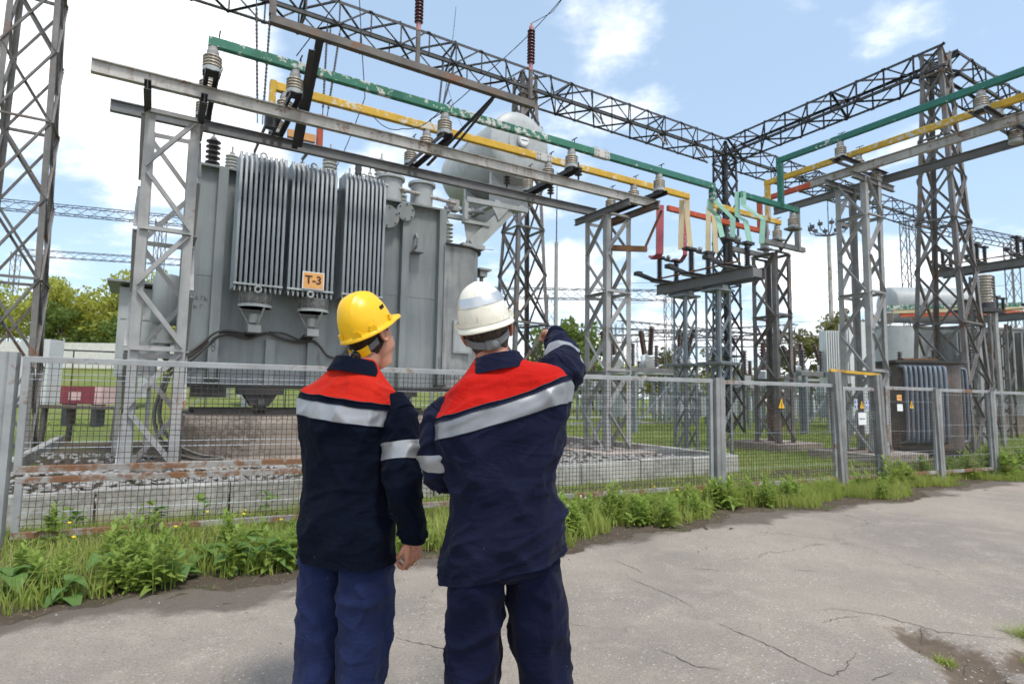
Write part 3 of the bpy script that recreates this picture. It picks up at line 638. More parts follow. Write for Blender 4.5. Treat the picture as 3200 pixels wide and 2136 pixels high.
def arm(u, v0, v1, z, label, grid_u=False):        # twin angle bracket laid across the beams
    def q(a, b, zz): return (a, b, zz) if not grid_u else (b, a, zz)
    r = thing('insulator_bracket', q(u, v0, z), label, 'bracket', 'twin angle brackets carrying the insulators')
    for s in (-1, 1):
        part('angle_bar', MB().prof(q(u+s*.10, v0, z), q(u+s*.10, v1, z), [(0, -.045), (.012*(1 if s > 0 else -1), -.045), (.012*(1 if s > 0 else -1), .033), (.07*(1 if s > 0 else -1), .033), (.07*(1 if s > 0 else -1), .045), (0, .045)]), 'steel_dark', r)
    pl = MB()
    for vv in (9.65, 10.5, 11.35) if not grid_u else (14.1, 14.9, 15.7): pl.box(q(u, vv, z+.052), (.24, .20, .012) if not grid_u else (.20, .24, .012))
    part('seat_plates', pl, 'steel_dark', r); return r
ORD = ['first', 'second', 'third', 'fourth', 'fifth']
for i, u in enumerate((.47, 1.66, 4.3, 7.2, 9.72)):
    arm(u, 9.48, 11.6, 6.105, '%s twin angle bracket from the left across the front beams' % ORD[i])
    for nm, v in (('green', 9.65), ('yellow', 10.5), ('red', 11.35)):
        post_insulator((u, v), 'beige ribbed insulator in the %s busbar line of the front row, %s from the left' % (nm, ORD[i]), 6.165)
for i, v in enumerate((7.9, 5.0)):
    arm(v, 13.9, 16.0, 7.30, '%s twin angle bracket across the right hand beams' % ('farther', 'nearer')[i], True)
    for nm, u in (('green', 14.1), ('yellow', 14.9), ('red', 15.7)):
        post_insulator((u, v), 'beige ribbed insulator in the %s busbar line of the right row, %s one' % (nm, ('farther', 'nearer')[i]), {'green': 7.36, 'yellow': 7.20, 'red': 7.06}[nm])
for nm, u, v, z in (('green', 14.6, 9.54, 6.08), ('yellow', 15.3, 10.5, 6.08), ('red', 15.9, 11.35, 6.08)):
    post_insulator((u, v), 'beige ribbed insulator under the lower %s bar behind the disconnector' % nm, z)
    solo('insulator_shelf', MB().box((u, v, z-.03), (.36, .3, .05)).beam((u, v, z-.05), (15.9, 10.8, 5.9), .05, .05), 'beam_grey', 'small shelf under the insulator of the lower %s bar' % nm, 'bracket', base=(u, v, z))
# ------------------------------------------------------------------ busbars (hollow rectangular tubes)
def busbar(pts, mat, label, w=.10, h=.155, extra=()):
    r = thing('busbar', pts[0], label, 'busbar')
    for i in range(len(pts)-1):
        a, b = Vector(pts[i]), Vector(pts[i+1]); d = (b-a).normalized()
        if i > 0: a = a+d*(h*.5+.003 if abs(d.z) > .5 else w*.5+.003)
        m = MB(); q = .012; c2, s2 = w/2, h/2
        m.prof(a, b+(d*(h*.5) if i < len(pts)-2 else d*0), [(-c2+q, -s2), (c2-q, -s2), (c2, -s2+q), (c2, s2-q), (c2-q, s2), (-c2+q, s2), (-c2, s2-q), (-c2, -s2+q)]); part('tube', m, mat, r)
    for nm, m, mt in extra: part(nm, m, mt, r)
    return r
def joint(u, v, z, l=.42, d=(1, 0, 0)):
    m = MB(); d = Vector(d); c = Vector((u, v, z)); sz = Vector((l, .112, .168)) if abs(d.x) > .5 else Vector((.112, l, .168)); m.box(c, sz)
    bo = MB()
    for s in (-1, 1):
        for k in (0, 1):
            for zz in (-.045, .045):
                e = c+d*(s*(l*.5-.04-k*.07))
                if abs(d.x) > .5: bo.lathe([(.014, 0), (.014, .02)], e+Vector((0, -.056, zz)), (0, -1, 0), 6).lathe([(.008, 0), (.008, .05)], e+Vector((0, zz*.6, .084)), (0, 0, 1), 5)
                else: bo.lathe([(.014, 0), (.014, .02)], e+Vector((-.056, 0, zz)), (-1, 0, 0), 6)
    return m, bo
j1, b1 = joint(7.98, 9.65, 6.652); j2, b2 = joint(7.05, 10.5, 6.652)
busbar([(.40, 9.65, 6.652), (7.8, 9.65, 6.652)], 'green_paint', 'chipped green busbar along the front, left of its bare joint', extra=(('bare_joint', j1, 'joint_alu'), ('bolts', b1, 'cap_metal')))
busbar([(8.14, 9.65, 6.652), (11.52, 9.65, 6.652), (11.52, 9.65, 6.3)], 'green_fresh', 'darker green busbar along the front, right of the bare joint')
busbar([(1.45, 10.5, 6.2), (1.45, 10.5, 6.652), (6.86, 10.5, 6.652)], 'yellow_paint', 'chipped yellow busbar along the front, left of its bare joint', extra=(('bare_joint', j2, 'joint_alu'), ('bolts', b2, 'cap_metal')))
busbar([(7.24, 10.5, 6.652), (11.62, 10.5, 6.652)], 'yellow_paint', 'chipped yellow busbar along the front, right of the bare joint')
busbar([(2.45, 11.35, 6.1), (2.45, 11.35, 6.652), (11.4, 11.35, 6.652)], 'red_paint', 'chipped red busbar along the front behind the rusty beam')
busbar([(14.1, 1.2, 7.86), (14.1, 9.54, 7.86), (14.1, 9.54, 6.60)], 'green_fresh', 'green busbar running to the right picture edge')
busbar([(14.9, 1.2, 7.69), (14.9, 10.5, 7.69), (14.9, 10.5, 6.60)], 'yellow_paint', 'yellow and white busbar running to the right picture edge')
busbar([(15.7, 1.2, 7.55), (15.7, 11.35, 7.55), (15.7, 11.35, 6.60)], 'red_paint', 'red busbar running to the right picture edge, farthest back')
busbar([(12.45, 9.54, 6.60), (14.85, 9.54, 6.60)], 'green_fresh', 'short lower green busbar behind the disconnector', .1, .15)
busbar([(12.55, 10.5, 6.60), (15.45, 10.5, 6.60)], 'yellow_paint', 'short lower yellow busbar behind the disconnector', .1, .15)
busbar([(11.75, 11.35, 6.60), (16.1, 11.35, 6.60)], 'red_paint', 'short lower red busbar behind the disconnector', .1, .15)
solo('busbar_stub', MB().box((.92, 10.5, 6.28), (.42, .1, .12)), 'green_paint', 'short green busbar stub behind the left insulators', 'busbar', base=(.92, 10.5, 6.2))
solo('busbar_stub', MB().box((2.12, 11.35, 6.24), (.5, .1, .14)), 'orange_ins', 'short pale orange busbar stub above the radiators', 'busbar', base=(2.12, 11.35, 6.2))

# ------------------------------------------------------------------ bracket frame with surge arresters, ahead of the front beams
fr = thing('arrester_frame', (1.15, 8.9, 6.85), 'rusty channel frame carrying the two maroon surge arresters', 'frame')
part('channel', MB().chan((1.14, 8.9, 6.85), (5.75, 8.9, 6.81), .11, .12, .014), 'frame_rusty', fr)
part('post', MB().beam((1.17, 8.9, 6.92), (1.17, 8.9, 7.9), .09, .09, (0, 1, 0)), 'frame_rusty', fr)
for a, b, w in (((1.92, 8.9, 6.78), (2.08, 11.05, 5.90), .12), ((1.82, 8.98, 6.62), (2.0, 11.05, 5.85), .10), ((4.96, 8.9, 6.76), (4.55, 10.95, 6.06), .07), ((4.93, 8.95, 6.70), (4.60, 10.0, 6.02), .05)):
    part('strut', MB().ang(a, b, w, .014), 'steel_dark', fr)
for u in (3.44, 5.68): part('stand_pipe', MB().beam((u, 8.9, 6.91), (u, 8.9, 7.47), .06, .06, (0, 1, 0)), 'frame_rusty', fr)
for u, lb in ((3.44, 'maroon ribbed surge arrester at the top edge of the picture'), (5.68, 'maroon ribbed surge arrester standing clear against the blue sky')):
    r = thing('surge_arrester', (u, 8.9, 7.47), lb, 'arrester', 'maroon surge arresters')
    part('porcelain', sheds(MB(), (u, 8.9, 7.47), .13, .80, 11, .052, .075), 'porcelain_maroon', r, 50)
    part('base_cap', MB().lathe([(.04, 0), (.04, .14)], (u, 8.9, 7.47), n=12), 'pink_metal', r, 40)
    part('top_cap', MB().lathe([(.045, .79), (.045, .86), (.02, .88), (.02, .93)], (u, 8.9, 7.47), n=12), 'pink_metal', r, 40)

# ================================================================== disconnector on two lattice stands
for v, lb in ((11.0, 'galvanised lattice stand under the disconnector, farther one'), (9.92, 'galvanised lattice stand under the disconnector, nearer one')):
    r = lattice_column(11.78, 12.22, v-.22, v+.22, .06, 4.1, lb, 'zinc', 7, .07, .045, 'lattice_stand', 'galvanised lattice stands', False)
    part('collar', MB().box((12, v, 2.32), (.78, .78, .03)).box((12, v, 2.29), (.72, .72, .05)), 'zinc', r)
    part('head_plate', MB().box((12, v, 4.13), (.66, .5, .05)).box((12, v, 4.20), (.2, .46, .10)), 'zinc', r)
ds = thing('disconnector', (12, 10.5, 4.26), 'three pole disconnector with dark insulators on a grey cross beam', 'disconnector')
for s in (-.22, .22): part('main_beam', MB().chan((12+s, 8.75, 4.40), (12+s, 11.85, 4.40), .1, .28, .016), 'beam_grey', ds)
part('cross_ties', MB().box((12, 8.8, 4.40), (.33, .06, .2)).box((12, 11.8, 4.40), (.33, .06, .2)).box((12, 10.6, 4.33), (.33, .1, .1)), 'beam_grey', ds)
part('drive_rod', MB().tube([(11.62, 9.0, 4.66), (11.62, 11.75, 4.66)], .025, 8), 'rust', ds)
for v, c in ((11.6, 'red'), (10.48, 'yellow'), (9.28, 'green')):
    part('pole_channel', MB().chan((11.4, v, 4.60), (12.6, v, 4.60), .14, .10, .012, (0, 0, -1)), 'beam_grey', ds)
    part('earth_blade', MB().beam((11.45, v+.1, 4.63), (10.95, v+.1, 4.72), .02, .07).beam((11.45, v-.02, 4.63), (10.95, v-.02, 4.72), .02, .07).box((10.93, v+.04, 4.73), (.16, .18, .10)), 'steel_dark', ds)
    for u in (11.68, 12.32):
        i_ = part('insulator', sheds(MB(), (u, v, 4.66), .04, .50, 9, .048, .082, nseg=12), 'porcelain_dark', ds, 50)
        part('metal_cap', MB().lathe([(.07, 0), (.07, .05)], (u, v, 4.655), n=10).lathe([(.06, .49), (.06, .55)], (u, v, 4.66), n=10), 'steel_dark', i_)
    part('contact_arm', MB().beam((11.55, v, 5.24), (12.05, v, 5.25), .05, .06).beam((11.95, v+.05, 5.24), (12.5, v+.03, 5.23), .06, .05).box((11.62, v, 5.26), (.34, .2, .06)).box((12.36, v, 5.26), (.3, .16, .07)), 'steel_dark', ds)
    part('contact_head', MB().lathe([(.001, 0), (.055, .02), (.06, .07), (.03, .11), (.001, .12)], (12.02, v, 5.27), n=10), 'cap_metal', ds, 60)
# flexible straps: bent flat bars
def strap(pts, mat, label, w=.13, t=.016, wd=(.856, -.5165, 0)):
    m = MB(); wd = Vector(wd).normalized(); pts = [Vector(p) for p in pts]; n = len(pts); o = []
    for i, p in enumerate(pts):
        d = (pts[min(i+1, n-1)]-pts[max(i-1, 0)]).normalized(); nn = d.cross(wd).normalized()*t
        for a in (p-wd*w/2, p+wd*w/2, p+wd*w/2+nn, p-wd*w/2+nn): o.append(a)
    fs = [(0, 1, 2, 3)]+[(4*i+k, 4*i+(k+1) % 4, 4*i+4+(k+1) % 4, 4*i+4+k) for i in range(n-1) for k in range(4)]+[tuple(4*n-4+k for k in (3, 2, 1, 0))]
    m.add(o, fs); solo('connector_strap', m, mat, label, 'strap', 'painted connector straps at the disconnector', base=tuple(pts[0]))
strap([(11.2, 11.10, 6.50), (11.2, 11.13, 5.20), (11.22, 11.31, 5.15), (11.4, 11.60, 5.29)], 'red_strap', 'broad pinkish red strap dropping to the left disconnector pole', .19, .06)
strap([(12.0, 11.02, 6.50), (12.0, 10.98, 5.26), (12.1, 11.19, 5.17), (12.25, 11.55, 5.28)], 'red_strap', 'narrow red strap rising from the left disconnector pole', .12)
strap([(11.55, 10.66, 6.60), (11.55, 10.72, 5.28)], 'cream_strap', 'cream strap, left of the pair left of the middle pole')
strap([(11.68, 10.60, 6.66), (11.68, 10.60, 6.14), (11.70, 10.52, 5.28)], 'cream_strap', 'cream strap, right of the pair left of the middle pole')
strap([(12.45, 10.56, 6.56), (12.45, 10.60, 5.30)], 'cream_strap', 'cream strap, left of the pair right of the middle pole')
strap([(12.58, 10.50, 6.62), (12.58, 10.48, 6.16), (12.55, 10.42, 5.28)], 'cream_strap', 'cream strap, right of the pair right of the middle pole')
strap([(11.55, 9.60, 6.34), (11.55, 9.60, 6.27), (11.90, 9.36, 5.84), (11.90, 9.38, 5.30)], 'mint_strap', 'mint green strap, outer one left of the near pole')
strap([(11.50, 9.70, 6.34), (11.50, 9.71, 6.08), (11.70, 9.66, 5.94), (11.70, 9.50, 5.30)], 'mint_strap', 'mint green strap, inner one left of the near pole')
strap([(12.42, 9.62, 6.68), (12.42, 9.63, 6.05), (12.60, 9.53, 5.93), (12.60, 9.40, 5.30)], 'mint_strap', 'mint green strap, inner one right of the near pole')
strap([(12.50, 9.50, 6.68), (12.50, 9.50, 6.31), (12.85, 9.20, 5.94), (12.82, 9.24, 5.32)], 'mint_strap', 'mint green strap, outer one right of the near pole')

# ================================================================== lattice towers and the high trusses
def tower(uc, vc, z1, label, w0=1.62, sl=.085, wmin=.62, mat='steel_weathered', n=9, leg=.125, br=.07, du=1.0, hz=2, name='lattice_tower', zb=0.0, grp='lattice towers of the high gantry'):
    r = thing(name, (uc, vc, zb), label, 'tower', grp)
    W_ = lambda z: max(wmin, w0-sl*z)
    cn = lambda z: [(uc+sx*W_(z)/2, vc+sy*W_(z)/2, z) for sx, sy in ((-1, -1), (1, -1), (1, 1), (-1, 1))]
    hs = [zb]; 
    tot = sum(W_(zb+(z1-zb)*k/n) for k in range(n)); acc = zb
    for k in range(n): acc += (z1-zb)*W_(zb+(z1-zb)*k/n)/tot; hs.append(acc)
    fl = ((1, 1), (-1, 1), (-1, -1), (1, -1))
    for i in range(4):
        p = MB(); q = [(0, 0), (leg*fl[i][0], 0), (leg*fl[i][0], .014*fl[i][1]), (.014*fl[i][0], .014*fl[i][1]), (.014*fl[i][0], leg*fl[i][1]), (0, leg*fl[i][1])]
        rows = [cn(hs[0])[i]]+[cn(h)[i] for h in hs[1:]]
        vs = [(a+x, b+y, c) for a, b, c in rows for x, y in q]; m = len(rows)
        p.add(vs, [(6*k+j, 6*k+(j+1) % 6, 6*k+6+(j+1) % 6, 6*k+6+j) for k in range(m-1) for j in range(6)]); part('leg', p, mat, r)
    for k in range(n):
        A, B = cn(hs[k]), cn(hs[k+1])
        for i in range(4):
            j = (i+1) % 4; up = ((0, -1, 0), (1, 0, 0), (0, 1, 0), (-1, 0, 0))[i]; o = Vector(up)*-.02
            bar('brace', r, Vector(A[i])+o, Vector(B[j])+o, br, mat, 'L', None, up); bar('brace', r, Vector(A[j])+o*1.9, Vector(B[i])+o*1.9, br, mat, 'L', None, up)
            if (k+1) % hz == 0: bar('tie', r, Vector(B[i])+o, Vector(B[j])+o, br, mat, 'L', None, up)
    return r
tower(10.4, 16.65, 12.45, 'lattice tower behind the right end of the transformer', n=9)
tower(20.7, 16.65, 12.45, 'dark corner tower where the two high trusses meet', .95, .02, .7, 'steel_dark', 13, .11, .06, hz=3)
tower(20.5, 8.4, 12.4, 'tall lattice tower on the right under the truss corner', n=9)
tower(-2.55, 15.3, 12.4, 'tall lattice tower at the left picture edge', 1.12, .03, .7, n=8, leg=.10, br=.055)
def truss(a, b, w, h, label, mat='steel_dark', step=1.0, ch=.085, br=.05, grp='high lattice trusses', diap=5, name='lattice_truss', kind='L'):
    a, b = Vector(a), Vector(b); r = thing(name, tuple(a), label, 'truss', grp); L_ = (b-a).length; d = (b-a)/L_; s = Vector((-d.y, d.x, 0)); n = max(2, int(round(L_/step)))
    P = lambda t, i: a+d*t+s*(w/2)*(-1 if i in (0, 3) else 1)+Vector((0, 0, (h if i in (2, 3) else 0)))    # 0,1 bottom ; 2,3 top
    for i in range(4): bar('chord', r, P(0, i), P(L_, i), ch, mat, kind, None, (0, 0, 1), (1 if i in (0, 3) else -1, 1 if i < 2 else -1))
    fc = ((0, 3, s*-1), (1, 2, s), (0, 1, Vector((0, 0, -1))), (3, 2, Vector((0, 0, 1))))
    for k in range(n):
        t0, t1 = L_*k/n, L_*(k+1)/n
        for i, j, up in fc:
            o = up*-.01
            if k % 2 == 0: bar('brace', r, P(t0, i)+o, P(t1, j)+o, br, mat, kind, None, up)
            else: bar('brace', r, P(t0, j)+o, P(t1, i)+o, br, mat, kind, None, up)
        if k > 0:
            bar('upright', r, P(t0, 0), P(t0, 3), br*.9, mat, kind, None, tuple(d)); bar('upright', r, P(t0, 1), P(t0, 2), br*.9, mat, kind, None, tuple(d))
        if k % diap == 0:
            bar('diaphragm', r, P(t0, 0), P(t0, 2), br*1.4, mat, kind, None, tuple(d)); bar('diaphragm', r, P(t0, 1), P(t0, 3), br*1.4, mat, kind, None, tuple(d)); bar('diaphragm', r, P(t0, 0), P(t0, 1), br, mat, kind, None, tuple(d)); bar('diaphragm', r, P(t0, 3), P(t0, 2), br, mat, kind, None, tuple(d))
    return r
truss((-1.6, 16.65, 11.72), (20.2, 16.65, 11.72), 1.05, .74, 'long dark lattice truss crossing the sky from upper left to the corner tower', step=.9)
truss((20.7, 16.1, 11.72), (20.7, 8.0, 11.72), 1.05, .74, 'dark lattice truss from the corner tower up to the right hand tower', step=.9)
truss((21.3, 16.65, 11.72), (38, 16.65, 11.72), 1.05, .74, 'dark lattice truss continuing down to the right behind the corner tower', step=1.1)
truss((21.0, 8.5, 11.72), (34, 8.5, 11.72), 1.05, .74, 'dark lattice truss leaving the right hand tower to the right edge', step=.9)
# hangers (twin insulator rods) under the long truss
def hanger(u, lean, label, v=16.2, l=2.0, c='steel_dark'):
    r = thing('insulator_string', (u, v, 11.7), label, 'insulator', 'dark insulator strings under the long truss')
    for s in (-.12, .12):
        a = Vector((u+s*1.5, v, 11.7)); b = Vector((u+s*.5+lean[0], v+lean[1], 11.7-l)); d = b-a
        part('rod', sheds(MB(), a+d*.06, 0, d.length*.86, 26, .022, .034, d, 8), 'porcelain_dark', r); part('link', MB().tube([a, b], .014, 5), c, r)
for u, ln, lb, l in ((1.9, (.05, -.2), 'first', 3.4), (3.75, (-.25, -.5), 'second', 2.9), (7.3, (-.45, -.5), 'third', 1.7), (13.2, (-.5, -.9), 'fourth', .9), (16.4, (-.6, -.9), 'fifth', .9), (18.6, (-.6, -.9), 'sixth', .9)):
    hanger(u, ln, '%s dark insulator string from the left under the long truss' % lb, l=l)
# small dark pin insulators on the beams
for u, v, z, lb in ((6.55, 11.2, 6.06, 'small dark pin insulator on the grey beam, left one'), (7.75, 11.2, 6.06, 'small dark pin insulator on the grey beam, right one'), (7.6, 9.93, 6.07, 'small dark pin insulator on the rusty beam')):
    r = thing('pin_insulator', (u, v, z), lb, 'insulator', 'small pin insulators')
    part('porcelain', sheds(MB(), (u, v, z), .10, .30, 3, .035, .085), 'porcelain_dark', r, 50); part('pin', MB().lathe([(.02, 0), (.02, .11)], (u, v, z), n=8).lathe([(.02, .29), (.012, .42)], (u, v, z), n=8), 'steel_dark', r)
def wire(pts, label, r=.009, sag=0, mat='black_rubber', grid=True):
    pts = [Vector(p) for p in pts]; q = []
    for i in range(len(pts)-1):
        for k in range(10):
            t = k/10; p = pts[i].lerp(pts[i+1], t); p.z -= sag*4*t*(1-t); q.append(p)
    q.append(pts[-1]); solo('overhead_wire', MB().tube(q, r, 5), mat, label, 'wire', 'thin overhead wires', base=tuple(pts[0]), grid=grid)
wire([(3.2, 8.2, 9.4), (1.66, 9.65, 6.83)], 'dark wire slanting down to the second green busbar insulator')
wire([(2.6, 9.9, 9.6), (3.05, 10.5, 6.9), (3.1, 12.9, 6.2)], 'dark wire dropping past the green busbar to the transformer', sag=.1)
wire([(6.9, 9.6, 9.8), (5.3, 9.9, 7.8), (4.35, 10.5, 6.8)], 'dark wire slanting from the top edge to the yellow busbar', sag=.08)
wire([(7.4, 16, 13.5), (4.4, 10.0, 6.9)], 'long dark wire from the top edge to the green busbar', sag=.3)
wire([(5.68, 8.9, 8.40), (5.95, 8.6, 8.55), (6.3, 8.2, 9.2)], 'thin lead curving up from the right maroon arrester', .006)
wire([(7.3, 16.6, 11.7), (7.0, 14.0, 8.4), (5.0, 11.35, 6.8)], 'pale wire running down from the long truss', .007, .3)
wire([(11.5, 30, 11), (6.8, 12.2, 4.9)], 'thin wire descending right of the conservator, upper one', .007, .4)
wire([(14, 40, 11), (8.0, 12.8, 3.6)], 'thin wire descending right of the conservator, lower one', .008, .6)
wire([(.5, 9.65, 6.6), (.62, 9.7, 6.3), (.5, 9.9, 6.1)], 'short looped lead beside the first green insulator', .007, .02)
wire([(3.2, 10.5, 6.6), (3.7, 10.2, 6.35), (4.2, 9.65, 6.6)], 'short lead looping between yellow and green busbars', .008, .12)
# ================================================================== the power transformer T-3
TR = thing('transformer', (3, 14, 1.0), 'large grey power transformer with three radiator banks and T-3 sign', 'transformer')
part('tank', MB().bb((.5, 12.6, 1.56), (5.62, 15.6, 5.72)), 'tank_grey', TR)
part('tank_cover', MB().bb((.42, 12.46, 5.72), (5.78, 15.7, 5.76)), 'tank_grey', TR)
part('bottom_flange', MB().bb((.40, 12.44, 1.50), (6.7, 15.7, 1.56)), 'dark_oily', TR)
for u in (.93, 4.68, 5.58): part('stiffener', MB().bb((u-.085, 12.44, 1.56), (u+.085, 12.6, 5.72)), 'tank_grey', TR)
for u in (1.95, 2.75, 3.6): part('stiffener', MB().bb((u-.09, 12.50, 1.56), (u+.09, 12.6, 2.45)), 'tank_grey', TR)
part('weld_seam', MB().tube([(.5, 12.598, 3.62), (5.6, 12.598, 3.62)], .006, 5), 'tank_grey', TR)
# rounded end chamber
pl = [(5.62, 12.40), (6.05, 12.40)]+[(6.05+.72*math.sin(a), 13.12-.72*math.cos(a)) for a in (rad(15), rad(30), rad(45), rad(60), rad(75), rad(90))]+[(6.77, 15.2), (5.62, 15.2)]
def plan(poly, z0, z1):
    n = len(poly); return MB().add([(a, b, z0) for a, b in poly]+[(a, b, z1) for a, b in poly], [(i, (i+1) % n, n+(i+1) % n, n+i) for i in range(n)]+[tuple(range(n-1, -1, -1)), tuple(range(n, 2*n))])
part('end_chamber', plan(pl, 1.56, 4.90), 'equip_stained', TR, 35)
pl2 = [(5.64, 12.33), (6.06, 12.33)]+[(6.06+.79*math.sin(a), 13.12-.79*math.cos(a)) for a in (rad(15), rad(30), rad(45), rad(60), rad(75), rad(90))]+[(6.85, 15.25), (5.64, 15.25)]
part('chamber_lid', plan(pl2, 4.90, 4.94), 'dark_oily', TR)
h_ = part('hatch_plate', plan([(5.86, 12.33), (6.34, 12.33), (6.34, 12.385), (5.86, 12.385)], 2.38, 3.14), 'equip_light', TR)
bo = MB()
for i in range(9): bo.lathe([(.012, 0), (.012, .018)], (5.89+.42*i/8, 12.33, 2.42), (0, -1, 0), 6).lathe([(.012, 0), (.012, .018)], (5.89+.42*i/8, 12.33, 3.10), (0, -1, 0), 6)
for i in range(1, 12): bo.lathe([(.012, 0), (.012, .018)], (5.885, 12.33, 2.42+.68*i/12), (0, -1, 0), 6).lathe([(.012, 0), (.012, .018)], (6.315, 12.33, 2.42+.68*i/12), (0, -1, 0), 6)
part('hatch_bolts', bo, 'equip_light', h_)
# round blank flanges, lifting lug
for u, z, r_ in ((4.63, 5.50, .215), (4.22, 5.32, .26)):
    f_ = part('blank_flange', MB().lathe([(r_, 0), (r_, .05), (r_*.96, .06)], (u, 12.44, z), (0, -1, 0), 28), 'tank_grey', TR, 30)
    bo = MB()
    for k in range(6): bo.lathe([(.017, 0), (.017, .022)], (u+r_*.8*math.cos(k*1.047+.4), 12.38, z+r_*.8*math.sin(k*1.047+.4)), (0, -1, 0), 6)
    part('flange_bolts', bo, 'dark_oily', f_)
part('lifting_lug', MB().bb((4.84, 12.34, 4.62), (5.08, 12.6, 4.65)).tube([(4.93, 12.56, 4.7), (4.93, 12.42, 4.78), (4.93, 12.40, 4.95), (4.93, 12.48, 5.06), (4.93, 12.58, 5.0)], .03, 8), 'tank_grey', TR)
for z, v in ((4.7, 12.45), (3.8, 12.45), (2.25, 12.45)): part('valve_stub', MB().lathe([(.05, 0), (.05, .1), (.075, .1), (.075, .14)], (.52, 12.75, z), (-1, -.3, 0), 12), 'dark_oily', TR, 40)
# radiators: upright hollow fins standing out from the tank, with headers and combs
FINM = {}
def fin_mesh(key, depth, h):
    if key in FINM: return FINM[key]
    t = .026; pr = [(-t, .02), (-t*.6, .004), (0, 0), (t*.6, .004), (t, .02), (t*.45, .05), (t*.45, depth-.05), (t, depth-.02), (t*.6, depth-.004), (0, depth), (-t*.6, depth-.004), (-t, depth-.02), (-t*.45, depth-.05), (-t*.45, .05)]
    n = len(pr); m = MB(); rows = []
    for z, k in ((0, .12), (.06, 0), (h-.22, 0), (h-.05, .30), (h, .34)):
        rows += [(a, max(b, k*depth*.8) if b < depth*.5 else b, z) for a, b in pr]
    m.add(rows, [(n*r_+i, n*r_+(i+1) % n, n*r_+n+(i+1) % n, n*r_+n+i) for r_ in range(4) for i in range(n)]+[tuple(range(n-1, -1, -1)), tuple(range(4*n, 5*n))])
    FINM[key] = m.mesh('fin', 'fin_grey', 50); return FINM[key]
for bi, (ua, ub) in enumerate(((1.14, 1.97), (2.07, 2.92), (3.10, 3.93))):
    R_ = part('radiator', MB().bb((ua+.02, 12.10, 5.48), (ub-.02, 12.2, 5.62)).tube([((ua+ub)/2, 12.15, 5.55), ((ua+ub)/2, 12.6, 5.55)], .06, 12), 'dark_oily', TR, label=('left', 'middle', 'right')[bi]+' bank of upright radiator fins')
    nf = 10; part('lower_header', MB().bb((ua+.02, 12.10, 3.43), (ub-.02, 12.2, 3.57)).tube([((ua+ub)/2, 12.15, 3.5), ((ua+ub)/2, 12.6, 3.5)], .06, 12), 'dark_oily', R_)
    for k in range(nf):
        u = ua+.02+(ub-ua-.04)*k/(nf-1)
        o = bpy.data.objects.new('fin', fin_mesh('f', .62, 2.58)); COL.objects.link(o); o.parent = R_; o.location = Vector((u, 11.70, 3.34))-BASE[R_]
        rb = MB().lathe([(.012, 0), (.016, .03), (.024, .08)], (u, 11.74, 3.25), (0, 0, 1), 8)
        part('fin_foot', rb, 'equip_light', R_)
    part('comb', MB().beam((ua-.01, 11.70, 3.385), (ub+.01, 11.70, 3.385), .012, .035), 'equip_light', R_); cb = MB().beam((ua-.01, 11.92, 5.86), (ub+.01, 11.92, 5.86), .012, .03)
    for k in range(nf): cb.box((ua+.02+(ub-ua-.04)*k/(nf-1), 11.915, 5.885), (.012, .03, .03))
    part('comb', cb, 'equip_light', R_)
    ur = (ua+ub)/2
    part('lifting_eye', MB().tube([(ur+.055*math.cos(a*.698), 11.69, 3.30+.055*math.sin(a*.698)) for a in range(10)], .02, 7, False), 'equip_light', R_, 50)
    part('lifting_eye', MB().tube([(ur+.055*math.cos(a*.698), 11.92, 5.93+.055*math.sin(a*.698)) for a in range(10)], .018, 7, False), 'equip_light', R_, 50)
sg = part('sign', MB().bb((2.325, 11.664, 3.40), (2.735, 11.672, 3.74)), 'sign_white', TR, label='orange T-3 sign plate')
part('sign_face', MB().bb((2.345, 11.658, 3.42), (2.715, 11.664, 3.72)), 'sign_orange', sg)
text_part('T-3', .22, .002, 'ink_brown', sg, (2.53, 11.654, 3.575), (1, 0, 0), (0, 0, 1), bold=.006)
# cooling fans under the first two banks
for u in (1.56, 2.62):
    fn = part('fan', MB().lathe([(.10, 0), (.10, .16), (.08, .18)], (u, 12.0, 2.70), n=14).bb((u-.11, 11.88, 2.52), (u+.11, 12.12, 2.66)), 'cap_metal', TR, 40)
    part('fan_ring', MB().lathe([(.28, 0), (.30, .0), (.30, .05), (.28, .05), (.28, 0)], (u, 12.0, 2.99), n=28), 'equip_light', fn, 40)
    g = MB()
    for k in range(9): g.tube([(u+.285*math.cos(a*.2618), 12.0+.285*math.sin(a*.2618), 3.05+.024*k) for a in range(25)], .005, 4, False)
    for k in range(12): a = k*.5236; g.tube([(u+.285*math.cos(a), 12+.285*math.sin(a), 3.03), (u+.285*math.cos(a), 12+.285*math.sin(a), 3.26)], .004, 4, False)
    part('guard', g, 'cap_metal', fn)
    bl = MB()
    for k in range(6):
        a = k*1.047; c, s = math.cos(a), math.sin(a)
        bl.add([(u+.05*c-.03*s, 12+.05*s+.03*c, 3.10), (u+.27*c-.08*s, 12+.27*s+.08*c, 3.16), (u+.27*c+.08*s, 12+.27*s-.08*c, 3.06), (u+.05*c+.03*s, 12+.05*s-.03*c, 3.08)], [(0, 1, 2, 3)])
    part('blades', bl, 'dark_oily', fn)
    for k in range(3):
        a = k*2.094-1.571+.5; part('stay', MB().beam((u+.09*math.cos(a), 12+.09*math.sin(a), 2.66), (u+.28*math.cos(a), 12+.28*math.sin(a), 3.0), .04, .012), 'cap_metal', fn)
    part('fan_bracket', MB().beam((u, 12.1, 2.58), (u, 12.6, 2.50), .2, .05), 'dark_oily', fn)
